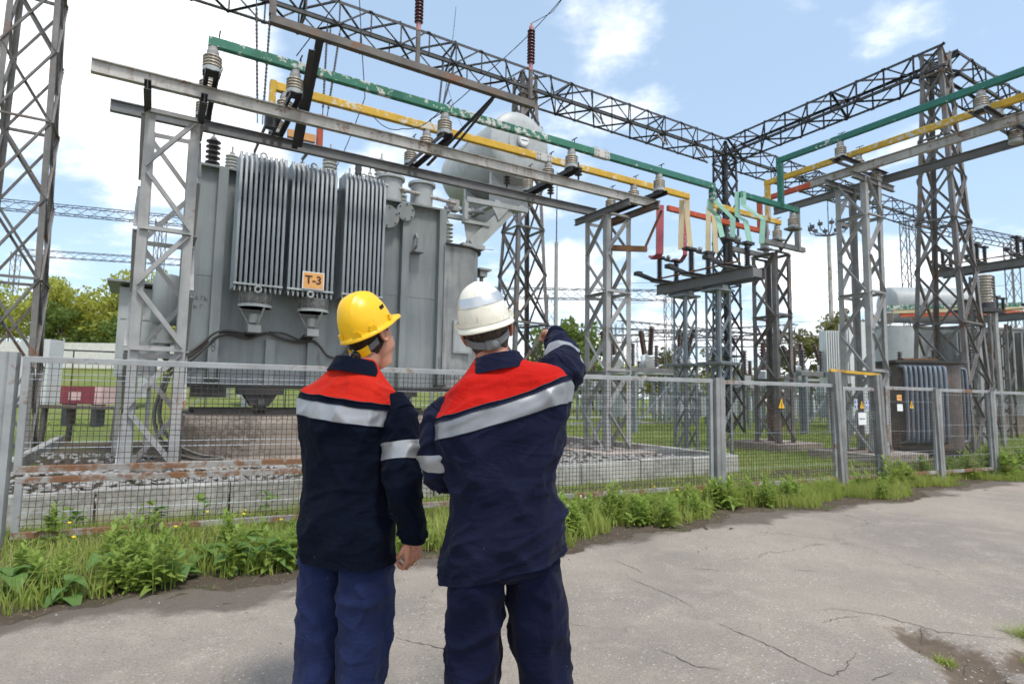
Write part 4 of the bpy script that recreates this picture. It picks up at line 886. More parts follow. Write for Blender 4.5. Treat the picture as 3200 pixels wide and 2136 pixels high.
# cables
cp = [(.2, 1.75), (.39, 1.94), (.59, 2.08), (.79, 2.29), (.94, 2.46), (1.1, 2.52), (1.33, 2.49), (1.56, 2.46), (1.67, 2.51), (1.9, 2.57), (2.14, 2.49), (2.39, 2.44), (2.61, 2.45), (2.77, 2.47), (2.9, 2.37), (3.04, 2.2), (3.21, 2.15), (3.37, 2.22), (3.5, 2.4), (3.55, 2.7)]
def spl(pts, n=4):
    out = []
    for i in range(len(pts)-1):
        p0, p1, p2, p3 = (Vector(pts[max(0, min(len(pts)-1, i+k))]) for k in (-1, 0, 1, 2))
        for k in range(n):
            t = k/n; out.append(0.5*((2*p1)+(p2-p0)*t+(2*p0-5*p1+4*p2-p3)*t*t+(3*p1-p0-3*p2+p3)*t**3))
    out.append(Vector(pts[-1])); return out
part('cable', MB().tube(spl([(u, 12.47, z) for u, z in cp]), .027, 8), 'cable', TR, 60)
part('cable', MB().tube(spl([(u-.02, 12.45, z+.055+.02*math.sin(u*5)) for u, z in cp[1:8]]+[(1.72, 12.40, 2.62), (1.60, 12.2, 2.60)]), .024, 8), 'cable', TR, 60)
part('cable', MB().tube(spl([(u+.02, 12.43, z-.05-.03*math.sin(u*4)) for u, z in cp[0:6]]), .025, 8), 'cable', TR, 60)
part('cable', MB().tube(spl([(1.9, 12.45, 2.6), (2.2, 12.44, 2.58), (2.5, 12.42, 2.46), (2.62, 12.25, 2.5)]), .02, 8), 'cable', TR, 60)
# stencilled writing
FACE = lambda u, z: (u, 12.596, z)
text_part('УСКАТЬ Н', .12, .001, 'stencil', TR, FACE(.62, 3.16), (1, 0, 0), (0, 0, 1), 'stencil_text')
text_part('ТЬ Г', .12, .001, 'stencil', TR, FACE(.60, 3.0), (1, 0, 0), (0, 0, 1), 'stencil_text')
text_part('ДОМКРАТ', .085, .001, 'stencil', TR, FACE(.74, 1.83), (1, 0, 0), (0, 0, 1), 'stencil_text')
text_part('ДОМКРАТ', .085, .001, 'stencil', TR, (5.86, 12.396, 1.82), (1, 0, 0), (0, 0, 1), 'stencil_text')
for u, z in ((.93, 2.30), (5.58, 2.15)):
    m = MB()
    for k in range(3): m.tube([(u+.032*math.cos(a*.524), 12.437, z+.085-.085*k+.042*math.sin(a*.524)) for a in range(13)], .007, 4, False)
    part('chain_symbol', m, 'stencil', TR)
for u in (.93, 5.58): part('jack_bracket', MB().bb((u-.12, 12.34, 1.60), (u+.12, 12.5, 1.64)).bb((u-.1, 12.36, 1.64), (u-.08, 12.44, 1.9)).bb((u+.08, 12.36, 1.64), (u+.1, 12.44, 1.9)), 'dark_oily', TR)
# bogies and bits below
for u in (1.8, 4.6):
    part('wheel_bogie', MB().bb((u-.42, 12.35, 1.36), (u+.42, 12.75, 1.49)).lathe([(.12, 0), (.12, .36)], (u, 12.5, 1.0), n=10).add([(u-.3, 12.4, 1.36), (u+.3, 12.4, 1.36), (u+.16, 12.4, 1.14), (u-.16, 12.4, 1.14), (u-.3, 12.7, 1.36), (u+.3, 12.7, 1.36), (u+.16, 12.7, 1.14), (u-.16, 12.7, 1.14)], [(0, 1, 2, 3), (4, 7, 6, 5), (0, 3, 7, 4), (1, 5, 6, 2), (3, 2, 6, 7), (0, 4, 5, 1)]).lathe([(.17, -.06), (.2, -.05), (.2, -.03), (.17, -.03), (.17, .07)], (u, 12.5, 1.15), (1, 0, 0), 18), 'dark_oily', TR)
part('drain_box', MB().bb((.6, 12.5, 1.30), (1.2, 12.8, 1.5)), 'dark_oily', TR)
part('rail', MB().bb((.7, 12.45, .97), (6.2, 12.55, 1.06)).bb((.7, 14.9, .97), (6.2, 15.0, 1.06)), 'dark_oily', TR)
# top gear: turrets, bushings
for u in (4.50, 5.28): part('turret', MB().lathe([(.27, 0), (.27, .66), (.33, .66), (.33, .72), (.27, .74)], (u, 13.1, 5.76), n=24), 'equip_light', TR, 40)
for u, v, z, h, r_, m in ((3.15, 13.4, 6.35, .55, .17, 'porcelain_white'), (4.42, 13.6, 6.4, .65, .17, 'porcelain_white'), (5.0, 13.8, 5.76, .75, .17, 'porcelain_white'), (1.1, 13.0, 5.76, .45, .13, 'porcelain_white'), (2.1, 13.2, 5.76, .5, .16, 'porcelain_white'), (5.3, 14.6, 6.0, .6, .16, 'porcelain_white'),
                       (1.55, 13.3, 5.76, .62, .15, 'porcelain_white'), (2.55, 13.4, 5.76, .7, .15, 'porcelain_white'), (3.55, 13.2, 5.76, .6, .13, 'porcelain_dark'), (.75, 13.0, 5.76, .7, .14, 'porcelain_dark'), (3.95, 12.95, 5.76, .62, .12, 'porcelain_white')):
    b_ = part('bushing', sheds(MB(), (u, v, z), .05, h, 6, r_*.55, r_), m, TR, 50)
    part('terminal', MB().lathe([(r_*.7, -.3 if z > 6 else 0), (r_*.7, .05)], (u, v, z), n=12).lathe([(.05, h), (.05, h+.05), (.02, h+.06), (.02, h+.18)], (u, v, z), n=8), 'cap_metal', b_, 40)
part('connector', MB().bb((1.37, 10.55, 5.95), (1.55, 10.7, 6.2)).tube([(1.45, 10.6, 6.1), (1.5, 11.6, 6.35), (1.55, 13.3, 6.5)], .03, 8), 'steel_dark', TR)
part('connector', MB().tube([(2.45, 11.35, 6.1), (2.5, 12.4, 6.45), (2.55, 13.4, 6.6)], .035, 8), 'steel_dark', TR)
part('breather', MB().lathe([(.07, 0), (.085, .06), (.07, .1), (.085, .16), (.075, .2), (.075, .38), (.05, .42)], (3.75, 13.2, 6.4), n=14), 'porcelain_dark', TR, 50)
part('pipe_run', MB().tube([(3.9, 12.9, 6.22), (6.1, 12.9, 6.10)], .045, 8), 'beam_rusty', TR)
bs = part('bushing', sheds(MB(), (5.86, 12.85, 4.94), .04, .62, 6, .06, .155, nseg=18), 'porcelain_white', TR, 50, label='white six shed bushing on the end chamber')
part('terminal', MB().lathe([(.05, .6), (.045, .68), (.02, .70), (.02, .74)], (5.86, 12.85, 4.94), n=10).bb((5.85, 12.82, 5.66), (5.87, 12.88, 5.92)), 'cap_metal', bs)
# conservator on its struts
CV = part('conservator', MB().lathe([(.30, -.09), (.62, -.055), (.84, -.01), (.87, .03), (.87, 1.45), (.88, 1.46), (.88, 1.49), (.87, 1.5), (.87, 2.9), (.84, 2.95), (.5, 3.02)], (7.58, 12.32, 7.72), (0, 1, 0), 48), 'equip_light', TR, 50, label='big pale cylindrical conservator tank')
part('end_flange', MB().lathe([(.36, .0), (.36, .03)], (7.55, 12.245, 7.76), (0, -1, 0), 32), 'equip_light', CV, 40)
part('gauge', MB().lathe([(.165, 0), (.165, .09), (.14, .1)], (7.57, 12.22, 7.78), (0, -1, 0), 24), 'equip_light', CV, 40)
part('gauge_face', MB().lathe([(.125, 0), (.125, .006)], (7.57, 12.118, 7.78), (0, -1, 0), 20), 'sign_white', CV)
part('gauge_pointer', MB().beam((7.48, 12.108, 7.78), (7.67, 12.108, 7.785), .004, .02), 'ink', CV)
part('lifting_ring', MB().tube([(8.22+.05*math.cos(a*.698), 12.34, 8.34+.05*math.sin(a*.698)) for a in range(10)], .018, 7, False), 'equip_light', CV)
part('saddle', MB().bb((7.0, 12.75, 6.28), (8.1, 12.85, 7.1)).bb((7.0, 14.2, 6.28), (8.1, 14.3, 7.1)).bb((7.05, 12.6, 6.22), (7.2, 14.5, 6.3)).bb((7.75, 12.6, 6.22), (7.9, 14.5, 6.3)), 'equip_light', TR)
part('support_platform', MB().chan((6.2, 12.55, 6.13), (7.95, 12.55, 6.16), .12, .12, .014).chan((6.2, 14.0, 6.13), (7.95, 14.0, 6.16), .12, .12, .014).bb((6.15, 12.5, 5.58), (6.25, 12.62, 6.1)).bb((6.15, 12.5, 5.55), (6.85, 12.66, 5.63)), 'equip_light', TR)
part('support_strut', MB().prof((7.42, 12.55, 6.10), (6.42, 12.55, 5.04), [(-.02, -.16), (.02, -.16), (.02, .16), (-.02, .16)], (0, 0, 1)).prof((7.42, 12.72, 6.10), (6.42, 12.72, 5.04), [(-.01, -.16), (.01, -.16), (.01, .16), (-.01, .16)]).bb((6.12, 12.48, 4.945), (6.72, 12.8, 5.05)), 'equip_light', TR)
part('support_gusset', MB().plate([(6.2, 12.60, 5.55), (6.85, 12.60, 5.55), (6.45, 12.60, 5.05), (6.3, 12.60, 5.05)], .02).plate([(6.9, 12.5, 6.08), (7.4, 12.5, 6.1), (7.1, 12.5, 5.75)], .015), 'equip_light', TR)
part('oil_pipe', MB().tube([(5.9, 13.1, 6.02), (7.0, 13.1, 6.08)], .05, 10).lathe([(.10, 0), (.10, .03)], (6.35, 13.1, 6.04), (1, 0, 0), 14).lathe([(.10, 0), (.10, .03)], (6.62, 13.1, 6.055), (1, 0, 0), 14).bb((5.98, 12.98, 5.96), (6.24, 13.2, 6.24)).lathe([(.07, 0), (.08, .1), (.07, .2)], (6.44, 13.1, 6.04), (1, 0, 0), 14), 'cap_metal', TR)
part('end_bracket', MB().bb((6.80, 12.9, 4.55), (7.15, 13.4, 4.6)).bb((6.95, 13.1, 1.2), (7.02, 13.18, 4.55)).bb((6.85, 12.95, 4.40), (7.05, 13.2, 4.53)), 'cap_metal', TR)
# plinth under it
solo('transformer_plinth', MB().prof((.42, 13.8, .1), (6.6, 13.8, .1), [(-2.3, 0), (2.3, 0), (2.3, .78), (2.15, .87), (-2.1, .87), (-2.3, .72)]), 'plinth', 'stained brown concrete plinth under the transformer', 'plinth', base=(3.4, 13.8, .1))
solo('pit_rubble', MB().prof((-.2, 11.1, .12), (6.9, 11.1, .12), [(-.3, 0), (.3, 0), (.3, .16), (-.24, .11)]), 'plinth', 'broken brown concrete strip in front of the plinth', 'rubble', base=(3, 11.1, .12))
# cabinet and air drier at the left end
cb = thing('control_cabinet', (-.35, 14.2, 1.65), 'pale grey control cabinet with sloping roof left of the transformer', 'cabinet')
part('body', MB().bb((-.66, 13.6, 1.68), (.05, 14.6, 3.40)), 'equip_light', cb)
part('roof', MB().add([(-.86, 13.35, 3.50), (.2, 13.35, 3.50), (.2, 14.7, 3.62), (-.86, 14.7, 3.62), (-.86, 13.35, 3.46), (.2, 13.35, 3.46), (.2, 14.7, 3.40), (-.86, 14.7, 3.40)], [(0, 1, 2, 3), (7, 6, 5, 4), (0, 4, 5, 1), (1, 5, 6, 2), (2, 6, 7, 3), (3, 7, 4, 0)]), 'tank_grey', cb)
part('door', MB().bb((-.62, 13.585, 1.72), (.02, 13.6, 2.75)).bb((-.62, 13.585, 2.78), (.02, 13.6, 3.36)), 'equip_light', cb)
part('louvre', MB().bb((-.30, 13.57, 2.9), (-.24, 13.585, 3.2)), 'beam_rusty', cb)
part('stand', MB().bb((-.6, 13.65, .2), (-.52, 13.73, 1.68)).bb((-.1, 13.65, .2), (-.02, 13.73, 1.68)), 'steel_grey', cb)
dr = thing('air_drier', (.0, 13.2, 1.7), 'grey cylindrical drier vessel behind the left lattice column', 'vessel')
part('vessel', MB().lathe([(.05, 0), (.20, .05), (.24, .14), (.24, .9), (.2, 1.0), (.05, 1.02)], (.12, 13.1, 2.62), n=22), 'tank_grey', dr, 50)
part('neck', MB().lathe([(.12, 0), (.12, .25), (.2, .25), (.2, .32), (.12, .32), (.12, .55)], (.12, 13.1, 2.05), n=16), 'cap_metal', dr, 40)
part('pipe', MB().tube([(.12, 13.1, 2.1), (.3, 13.3, 1.9), (.5, 13.5, 1.9)], .06, 8), 'dark_oily', dr)
solo('cable_loop', MB().tube(spl([(.2, 12.4, 1.7), (.05, 12.0, 1.0), (.2, 11.6, .55), (.6, 11.3, .3), (1.1, 11.2, .28)]), .03, 7).tube(spl([(.25, 12.4, 1.7), (.12, 12.0, 1.05), (.3, 11.6, .6), (.7, 11.35, .36), (1.1, 11.25, .3)]), .03, 7), 'cable', 'black cables looping from the tank to the ground by the left column', 'cable', base=(.2, 12, .3))

# ================================================================== left of the tower: rack, cabinets, red box
rk = thing('rack', (-11.2, 14.3, 0), 'rusty low table rack behind the left end of the fence', 'rack', grid=False)
part('top', MB().beam((-12.2, 13.9, 1.0), (-9.0, 14.2, .98), .5, .07), 'frame_rusty', rk)
for x, y in ((-11.9, 13.75), (-11.9, 14.1), (-10.9, 13.9), (-10.5, 14.2), (-9.3, 14.0), (-9.3, 14.3)): part('leg', MB().beam((x, y, .0), (x+.05, y, .97), .09, .09, (0, 1, 0)), 'frame_rusty', rk)
for i, (x, y, w, m, lb) in enumerate(((-11.3, 14.2, .7, 'sign_white', 'tall white metal cabinet standing on the rusty rack'), (-12.6, 14.6, .55, 'equip_light', 'shorter pale cabinet beside the lattice tower'))):
    c = thing('equipment_cabinet', (x, y, 1.04), lb, 'cabinet', grid=False)
    part('body', MB().bb((x-w/2, y-.2, 1.04), (x+w/2, y+.25, 2.58-.3*i)), m, c); part('door', MB().bb((x-w/2+.03, y-.215, 1.08), (x+w/2-.18, y-.2, 2.54-.3*i)), m, c)
    if i: part('legs', MB().bb((x-w/2, y-.2, 0), (x-w/2+.06, y-.1, 1.04)).bb((x+w/2-.06, y-.2, 0), (x+w/2, y-.1, 1.04)), 'steel_grey', c)
c = thing('sand_box', (-16.2, 22.5, .2), 'dark red fire sand box on the grass at left', 'box', grid=False)
part('body', MB().bb((-16.9, 22.2, .85), (-15.55, 23, 1.50)), 'red_box', c); part('end_panel', MB().bb((-15.54, 22.2, .85), (-15.3, 23, 1.50)), 'pink_wall', c)
part('foot', MB().bb((-16.8, 22.3, -.1), (-16.6, 22.8, .85)), 'steel_dark', c); part('foot', MB().bb((-15.7, 22.3, -.1), (-15.5, 22.8, .85)), 'steel_dark', c)
part('painted_panel', MB().bb((-16.5, 22.19, 1.0), (-16.05, 22.2, 1.3)), 'pink_wall', c)
fr2 = thing('pipe_railing', (-12, 17, 0), 'thin dark pipe railing behind the left cabinets', 'railing', grid=False)
part('rail', MB().tube([(-14.0, 17, 2.55), (-7.4, 19.5, 2.5)], .025, 6), 'steel_dark', fr2)
for k in range(7): part('upright', MB().tube([(-14+1.1*k, 17+.417*k, 0), (-14+1.1*k, 17+.417*k, 2.54)], .02, 6), 'steel_dark', fr2)
solo('perimeter_wall', MB().bb((-60, 50, 2.4), (-8, 50.3, 5.3)), 'white_wall', 'far beige perimeter wall below the trees at left', 'wall', grid=False, base=(-30, 50, 2.4))

# ================================================================== right hand side: auxiliary oil tank and second transformer
ot = thing('oil_filled_transformer', (10.95, 15.8, 0), 'small dark brown transformer with bent cooling tubes behind the fence', 'transformer', grid=False)
OX, OY = 10.95, 15.3
pl3 = [(OX-.95, OY), (OX+.50, OY)]+[(OX+.50+.35*math.sin(rad(a)), OY+.35-.35*math.cos(rad(a))) for a in (22, 45, 67, 90)]+[(OX+.85, OY+1.0), (OX-.95, OY+1.0)]
part('tank', plan(pl3, .25, 2.44), 'oil_tank', ot, 30); part('lid', plan([(a+(.12 if a > OX else -.12), b-.1) for a, b in pl3], 2.44, 2.51), 'dark_oily', ot); part('base', plan(pl3, 0, .25), 'dark_oily', ot)
for k in range(9):
    x = OX-.92+.125*k; part('cooling_tube', MB().tube(spl([(x, OY+.05, 2.35), (x, OY-.16, 2.32), (x, OY-.24, 2.15), (x, OY-.24, .6), (x, OY-.16, .42), (x, OY+.05, .38)], 3), .042, 8), 'tube_blue', ot, 60)
for k in range(4):
    y = OY+.4+.15*k; part('cooling_tube', MB().tube(spl([(OX+.82, y, 2.35), (OX+1.02, y, 2.32), (OX+1.10, y, 2.15), (OX+1.10, y, .6), (OX+1.02, y, .42), (OX+.82, y, .38)], 3), .042, 8), 'tube_blue', ot, 60)
part('top_litter', MB().box((OX-.3, OY+.2, 2.54), (.9, .25, .05)).box((OX-.1, OY+.35, 2.55), (.7, .16, .06), Matrix.Rotation(.2, 3, 'Z')), 'rust', ot)
t2 = thing('transformer', (20, 29, 0), 'second pale transformer behind the right hand tower with cream conservator', 'transformer', grid=False)
def wbox(name, a, b, m, lab=None): return part(name, MB().bb(a, b), m, t2, label=lab)
wbox('tank', (17.6, 28.4, .9), (25.2, 31.5, 5.0), 'equip_light'); wbox('cover', (17.3, 28.2, 5.0), (25.4, 31.7, 5.08), 'equip_stained')
wbox('plinth', (17, 28, -.1), (25.6, 32, .9), 'plinth')
wbox('end_box', (18.4, 27.6, 2.5), (20.2, 28.4, 3.4), 'equip_stained'); part('round_end', MB().lathe([(1.0, 0), (1.0, 2.9)], (18.5, 28.5, 2.05), n=28), 'equip_light', t2, 50)
for bx in (20.6, 22.1, 23.6):
    r_ = wbox('radiator', (bx, 28.0, 2.1), (bx+1.2, 28.3, 4.7), 'equip_stained')
    for k in range(9): o = part('fin', MB().bb((bx+.03+.14*k, 27.3, 2.1), (bx+.08+.14*k, 28.0, 4.75)), 'equip_stained', r_)
cv2 = part('conservator', MB().lathe([(.5, -.1), (.85, 0), (.9, .06), (.9, 4.4), (.5, 4.5)], (18.9, 29.6, 6.3), (1, 0, 0), 32), 'equip_light', t2, 50, label='cream conservator with rust stains')
for dz, m in ((0, 'green_paint'), (-.32, 'cream_strap'), (-.62, 'red_paint')): part('busbar', MB().beam((17.6-dz, 27.6, 5.85+dz*.55), (23.5, 27.0, 6.0+dz*.55), .1, .2), m, t2)
for x in (18.0, 19.2, 20.4, 21.6, 22.8): part('bushing', sheds(MB(), (x, 28.0, 5.08), .05, .6, 5, .1, .19), 'porcelain_beige', t2, 50)
rw = thing('radiator_slab', (14.3, 26, 0), 'tall white ribbed radiator left of the second transformer', 'radiator', grid=False)
part('core', MB().bb((13.65, 25.85, 2.15), (14.75, 26.2, 4.5)), 'sign_white', rw)
for k in range(11): part('fin', MB().bb((13.66+.1*k, 25.6, 2.2), (13.70+.1*k, 25.85, 4.48)), 'sign_white', rw)
part('frame', MB().bb((14.75, 25.7, 0), (15.5, 26.6, 4.9)), 'sign_white', rw); part('legs', MB().bb((13.8, 25.9, 0), (13.9, 26, 2.15)).bb((14.5, 25.9, 0), (14.6, 26, 2.15)), 'steel_grey', rw)
pi = thing('tall_insulator', (16.8, 22.6, 3.4), 'large beige ribbed insulator in front of the right hand tower', 'insulator', grid=False)
part('porcelain', sheds(MB(), (16.1, 19.9, 4.75), .05, 1.05, 10, .15, .22), 'porcelain_beige', pi, 50); part('base', MB().lathe([(.25, -.12), (.25, .05)], (16.1, 19.9, 4.75), n=18).bb((15.8, 19.65, 4.5), (16.4, 20.15, 4.63)), 'steel_dark', pi)
for sx in (-.35, .35): part('leg', MB().beam((16.1+sx, 19.9, 0), (16.1+sx*.8, 19.9, 4.5), .1, .1, (0, 1, 0)), 'steel_grey', pi)

# ================================================================== breaker with slanting bushings, far yard equipment
def breaker(x, y, label, s=1.0):
    r = thing('circuit_breaker', (x, y, 0), label, 'breaker', 'circuit breakers with slanting bushings', grid=False)
    for k in range(3):
        cx_ = x+(k-1)*1.9*s
        part('tank', MB().lathe([(.3, -.85), (.34, -.8), (.34, .8), (.3, .85)], (cx_, y, 3.25), (0, 1, 0), 16), 'cap_metal', r, 40)
        for sy in (-1, 1):
            ax = Vector(((k-1)*.22-.05, sy*.45, 1)).normalized(); c0 = Vector((cx_, y+sy*.5, 3.45))
            b_ = part('bushing', sheds(MB(), c0, .35, 2.0, 15, .10, .17, ax, 10), 'porcelain_brown', r, 50); part('white_collar', MB().lathe([(.27, 0), (.27, .36), (.15, .40)], c0, ax, 14), 'sign_white', b_, 40)
    part('platform', MB().bb((x-2.6*s, y-.7, 2.72), (x+2.6*s, y+.7, 2.88)), 'equip_light', r)
    for sx in (-2.4, -.8, .8, 2.4):
        for sy in (-.6, .6): part('leg', MB().beam((x+sx*s, y+sy, 0), (x+sx*s, y+sy, 2.72), .13, .13, (0, 1, 0)), 'zinc', r)
        part('brace', MB().beam((x+sx*s, y-.6, .4), (x+sx*s, y+.6, 2.5), .06, .06), 'zinc', r)
    return r
breaker(7.6, 33, 'circuit breaker with white collared slanting bushings behind the disconnector')
breaker(21.3, 40, 'farther circuit breaker with slanting bushings left of the white radiator')
def stand(kind):
    m = {}
    if kind == 0:
        r = thing('instrument_transformer', (0, 0, 0), 'x', 'instrument transformer', grid=False)
        for sx in (-.3, .3): part('leg', MB().bb((sx-.06, -.06, 0), (sx+.06, .06, 2.0)), 'zinc', r)
        part('head', MB().bb((-.5, -.15, 2.0), (.5, .15, 2.12)).bb((-.22, -.22, 2.12), (.22, .22, 2.6)), 'equip_light', r); part('bushing', sheds(MB(), (0, 0, 2.6), .05, 1.2, 9, .09, .16, nseg=10), 'porcelain_brown', r, 50)
    elif kind == 1:
        r = thing('busbar_stand', (0, 0, 0), 'x', 'stand', grid=False)
        for sx in (-1.2, 1.2): part('leg', MB().bb((sx-.08, -.08, 0), (sx+.08, .08, 2.5)), 'zinc', r)
        part('crossbeam', MB().bb((-1.6, -.1, 2.5), (1.6, .1, 2.68)), 'beam_grey', r)
        for sx in (-1.3, 0, 1.3): part('insulator', sheds(MB(), (sx, 0, 2.68), .05, .95, 8, .06, .11, nseg=10), 'porcelain_dark', r, 50)
        part('brace', MB().beam((-1.2, 0, .3), (1.2, 0, 2.4), .05, .05), 'zinc', r)
    else:
        r = thing('relay_cabinet', (0, 0, 0), 'x', 'cabinet', grid=False)
        part('body', MB().bb((-.45, -.3, .5), (.45, .3, 1.7)), 'equip_light', r); part('roof', MB().bb((-.52, -.37, 1.7), (.52, .37, 1.76)), 'zinc', r); part('legs', MB().bb((-.4, -.25, 0), (-.3, -.15, .5)).bb((.3, -.25, 0), (.4, -.15, .5)), 'zinc', r)
    return r
STN = [stand(k) for k in range(3)]
SPOTS = {0: [(10.3, 24.2), (12.2, 25.6), (18.6, 30), (22, 33), (24.5, 34.5), (26.8, 36), (12, 44), (14, 45), (17, 46.5), (27, 52), (30, 53.5), (6, 43), (3, 50), (9.5, 27), (11.2, 28.5), (13.0, 30), (4.2, 36), (6.2, 37), (8.2, 38), (14.5, 36), (16.8, 38), (19, 40), (-2, 40), (0, 41.5), (23, 46), (25, 47.5), (-6, 34), (-4.4, 35)],
         1: [(17.5, 24.5), (20.5, 27), (6, 24.5), (9.2, 42), (24, 36), (28, 44), (33, 50), (12.8, 47), (17.6, 52), (5.5, 52), (38, 56), (11, 38), (15, 41), (3, 46), (8, 49), (20, 50), (26, 54), (-4, 48), (-9, 30), (13.5, 25.8), (1, 54), (31, 60), (-13, 26), (-17, 33), (-22, 38)],
         2: [(8.3, 29.5), (14.6, 31.6), (9, 36.5), (20, 42), (13.2, 39), (7, 46), (25, 50), (5.5, 30), (10.4, 33), (12.4, 34), (15.6, 45), (18, 33.6), (2, 44), (22, 55), (-14, 31), (-18.5, 30)]}
LB = ('brown ribbed instrument transformer on twin legs, far in the yard', 'far cross beam stand with three dark insulators', 'small pale relay cabinet far in the yard')
for k, sp_ in SPOTS.items():
    for i, (x, y) in enumerate(sp_):
        o = STN[k] if i == 0 else copy_tree(STN[k]); o.location = (x, y, float(ground_z(x, y))-.02); o.rotation_euler = (0, 0, TH+random.choice((0, 1.57))); tag(o, LB[k], None, ('instrument transformers in the yard', 'cross beam stands in the yard', 'relay cabinets in the yard')[k])
# far lattice masts and trusses: too small to tell members apart
def far_lattice(p0, p1, w, step, mb, t=.07):
    p0, p1 = Vector(p0), Vector(p1); d = p1-p0; L_ = d.length; d = d/L_; x, y, z = basis(d); n = max(2, int(L_/step)); cr_ = [(-1, -1), (1, -1), (1, 1), (-1, 1)]
    P = lambda k, i: p0+d*(L_*k/n)+y*cr_[i][0]*w/2+z*cr_[i][1]*w/2
    for i in range(4):
        mb.beam(P(0, i), P(n, i), t, t)
        for k in range(n): mb.beam(P(k, i), P(k+1, (i+1) % 4), t*.6, t*.6)
def far_gantry(a, b, h, label, posts=(0, .5, 1), w=.9):
    a, b = Vector((*a, 0)), Vector((*b, 0)); r = thing('far_gantry', tuple(a), label, 'gantry', 'far gantries', grid=False); up = Vector((0, 0, h))
    m = MB(); far_lattice(a+up, b+up, w, 1.25, m); part('truss', m, 'steel_dark', r)
    for t in posts:
        p = a.lerp(b, t); m = MB(); far_lattice(p+Vector((0, 0, float(ground_z(p.x, p.y))-.2)), p+up, .8, 1.4, m); part('mast', m, 'steel_weathered', r)
far_gantry((-58, 58), (-8, 74), 20.2, 'upper far gantry seen left of the transformer', (0, .38, 1), .95)
far_gantry((-70, 82), (-12, 96), 20.4, 'lower far gantry seen left of the transformer', (0, .5, 1))
far_gantry((-8, 60), (16, 60), 11.9, 'far gantry crossing behind the white helmet, upper', (.02, .5, 1), 1.0)
far_gantry((-2, 78), (48, 86), 10.4, 'far gantry crossing behind the pointing hand, middle', (0, .5, 1))
far_gantry((12, 66), (44, 84), 9.6, 'far gantry behind the disconnector stands', (0, .5, 1))
far_gantry((6, 84), (30, 62), 9.0, 'low far gantry above the far breaker', (0, .4, 1))
far_gantry((34, 50), (62, 62), 17.0, 'far gantry behind the right hand tower', (0, .5, 1))
far_gantry((22, 78), (33, 74), 8.6, 'short far gantry left of the tall pole', (0, 1))
lp = thing('lightning_mast', (32.6, 60, 0), 'tall slim pole with a crown of lamps and rods', 'mast', grid=False)
part('pole', MB().lathe([(.30, 0), (.24, 8), (.17, 18.6)], (32.6, 60, 0), n=10), 'beam_rusty', lp, 60)
cw = MB().tube([(32.6, 60, 18.5), (32.6, 60, 25)], .05, 6)
for k in range(10):
    a = k*.628; e = Vector((32.6+1.7*math.cos(a), 60+1.7*math.sin(a), 18.9)); cw.tube([(32.6, 60, 18.4), e], .05, 5).tube([e, e+Vector((.2*math.cos(a), .2*math.sin(a), .9))], .05, 5).box(e+Vector((0, 0, .5)), (.35, .35, .3))
part('crown', cw, 'steel_dark', lp)
pm = thing('lightning_mast', (3.0, 56, 0), 'slim grey pole with a lightning rod right of the transformer', 'mast', grid=False)
part('pole', MB().lathe([(.16, 0), (.13, 12)], (2.95, 40, 0), n=8), 'steel_grey', pm, 60); part('rod', MB().lathe([(.05, 12), (.03, 17)], (2.95, 40, 0), n=6), 'steel_dark', pm)
for i, (a, b) in enumerate((((-60, 55, 9.5), (-5, 62, 9.0)), ((-60, 57, 8.0), (-5, 64, 7.6)), ((-60, 60, 6.8), (-5, 66, 6.8)), ((-4, 58, 7.2), (40, 66, 7.2)), ((-4, 58, 6.2), (40, 66, 6.0)), ((-4, 60, 5.2), (40, 70, 5.0)), ((10, 60, 13), (60, 62, 18)), ((10, 60, 11), (60, 64, 15)), ((10, 60, 9), (60, 66, 12)))):
    wire([a, b], 'far thin line wire low across the background, number %s from the left group' % ORD[i % 5] if i < 5 else 'far thin line wire slanting behind the right hand columns', .018, .5, 'steel_dark', False)

# second row of switchgear behind the right hand tower
for (u, v, z, lb) in ((26.2, 9.6, 6.3, 'dark disconnector high behind the right hand tower'), (30.5, 10.6, 4.9, 'dark disconnector lower behind the right hand tower')):
    lattice_column(u-.3, u+.3, v-.3, v+.3, 0, z-.16, 'lattice stand carrying the '+lb, 'steel_weathered', 7, .09, .05, 'lattice_stand', 'stands behind the right tower', False)
    o = copy_tree(ds); o.location = G(u, v, z); tag(o, lb, 'disconnector', 'far disconnectors')
for (x, y, h, m, lb) in ((18.9, 21.4, 2.6, 'red_paint', 'red painted pipe post low at the right picture edge'),):
    solo('painted_post', MB().beam((x, y, 0), (x, y, h), .14, .14, (0, 1, 0)), m, lb, 'post', 'painted posts at the right edge', grid=False, base=(x, y, 0))
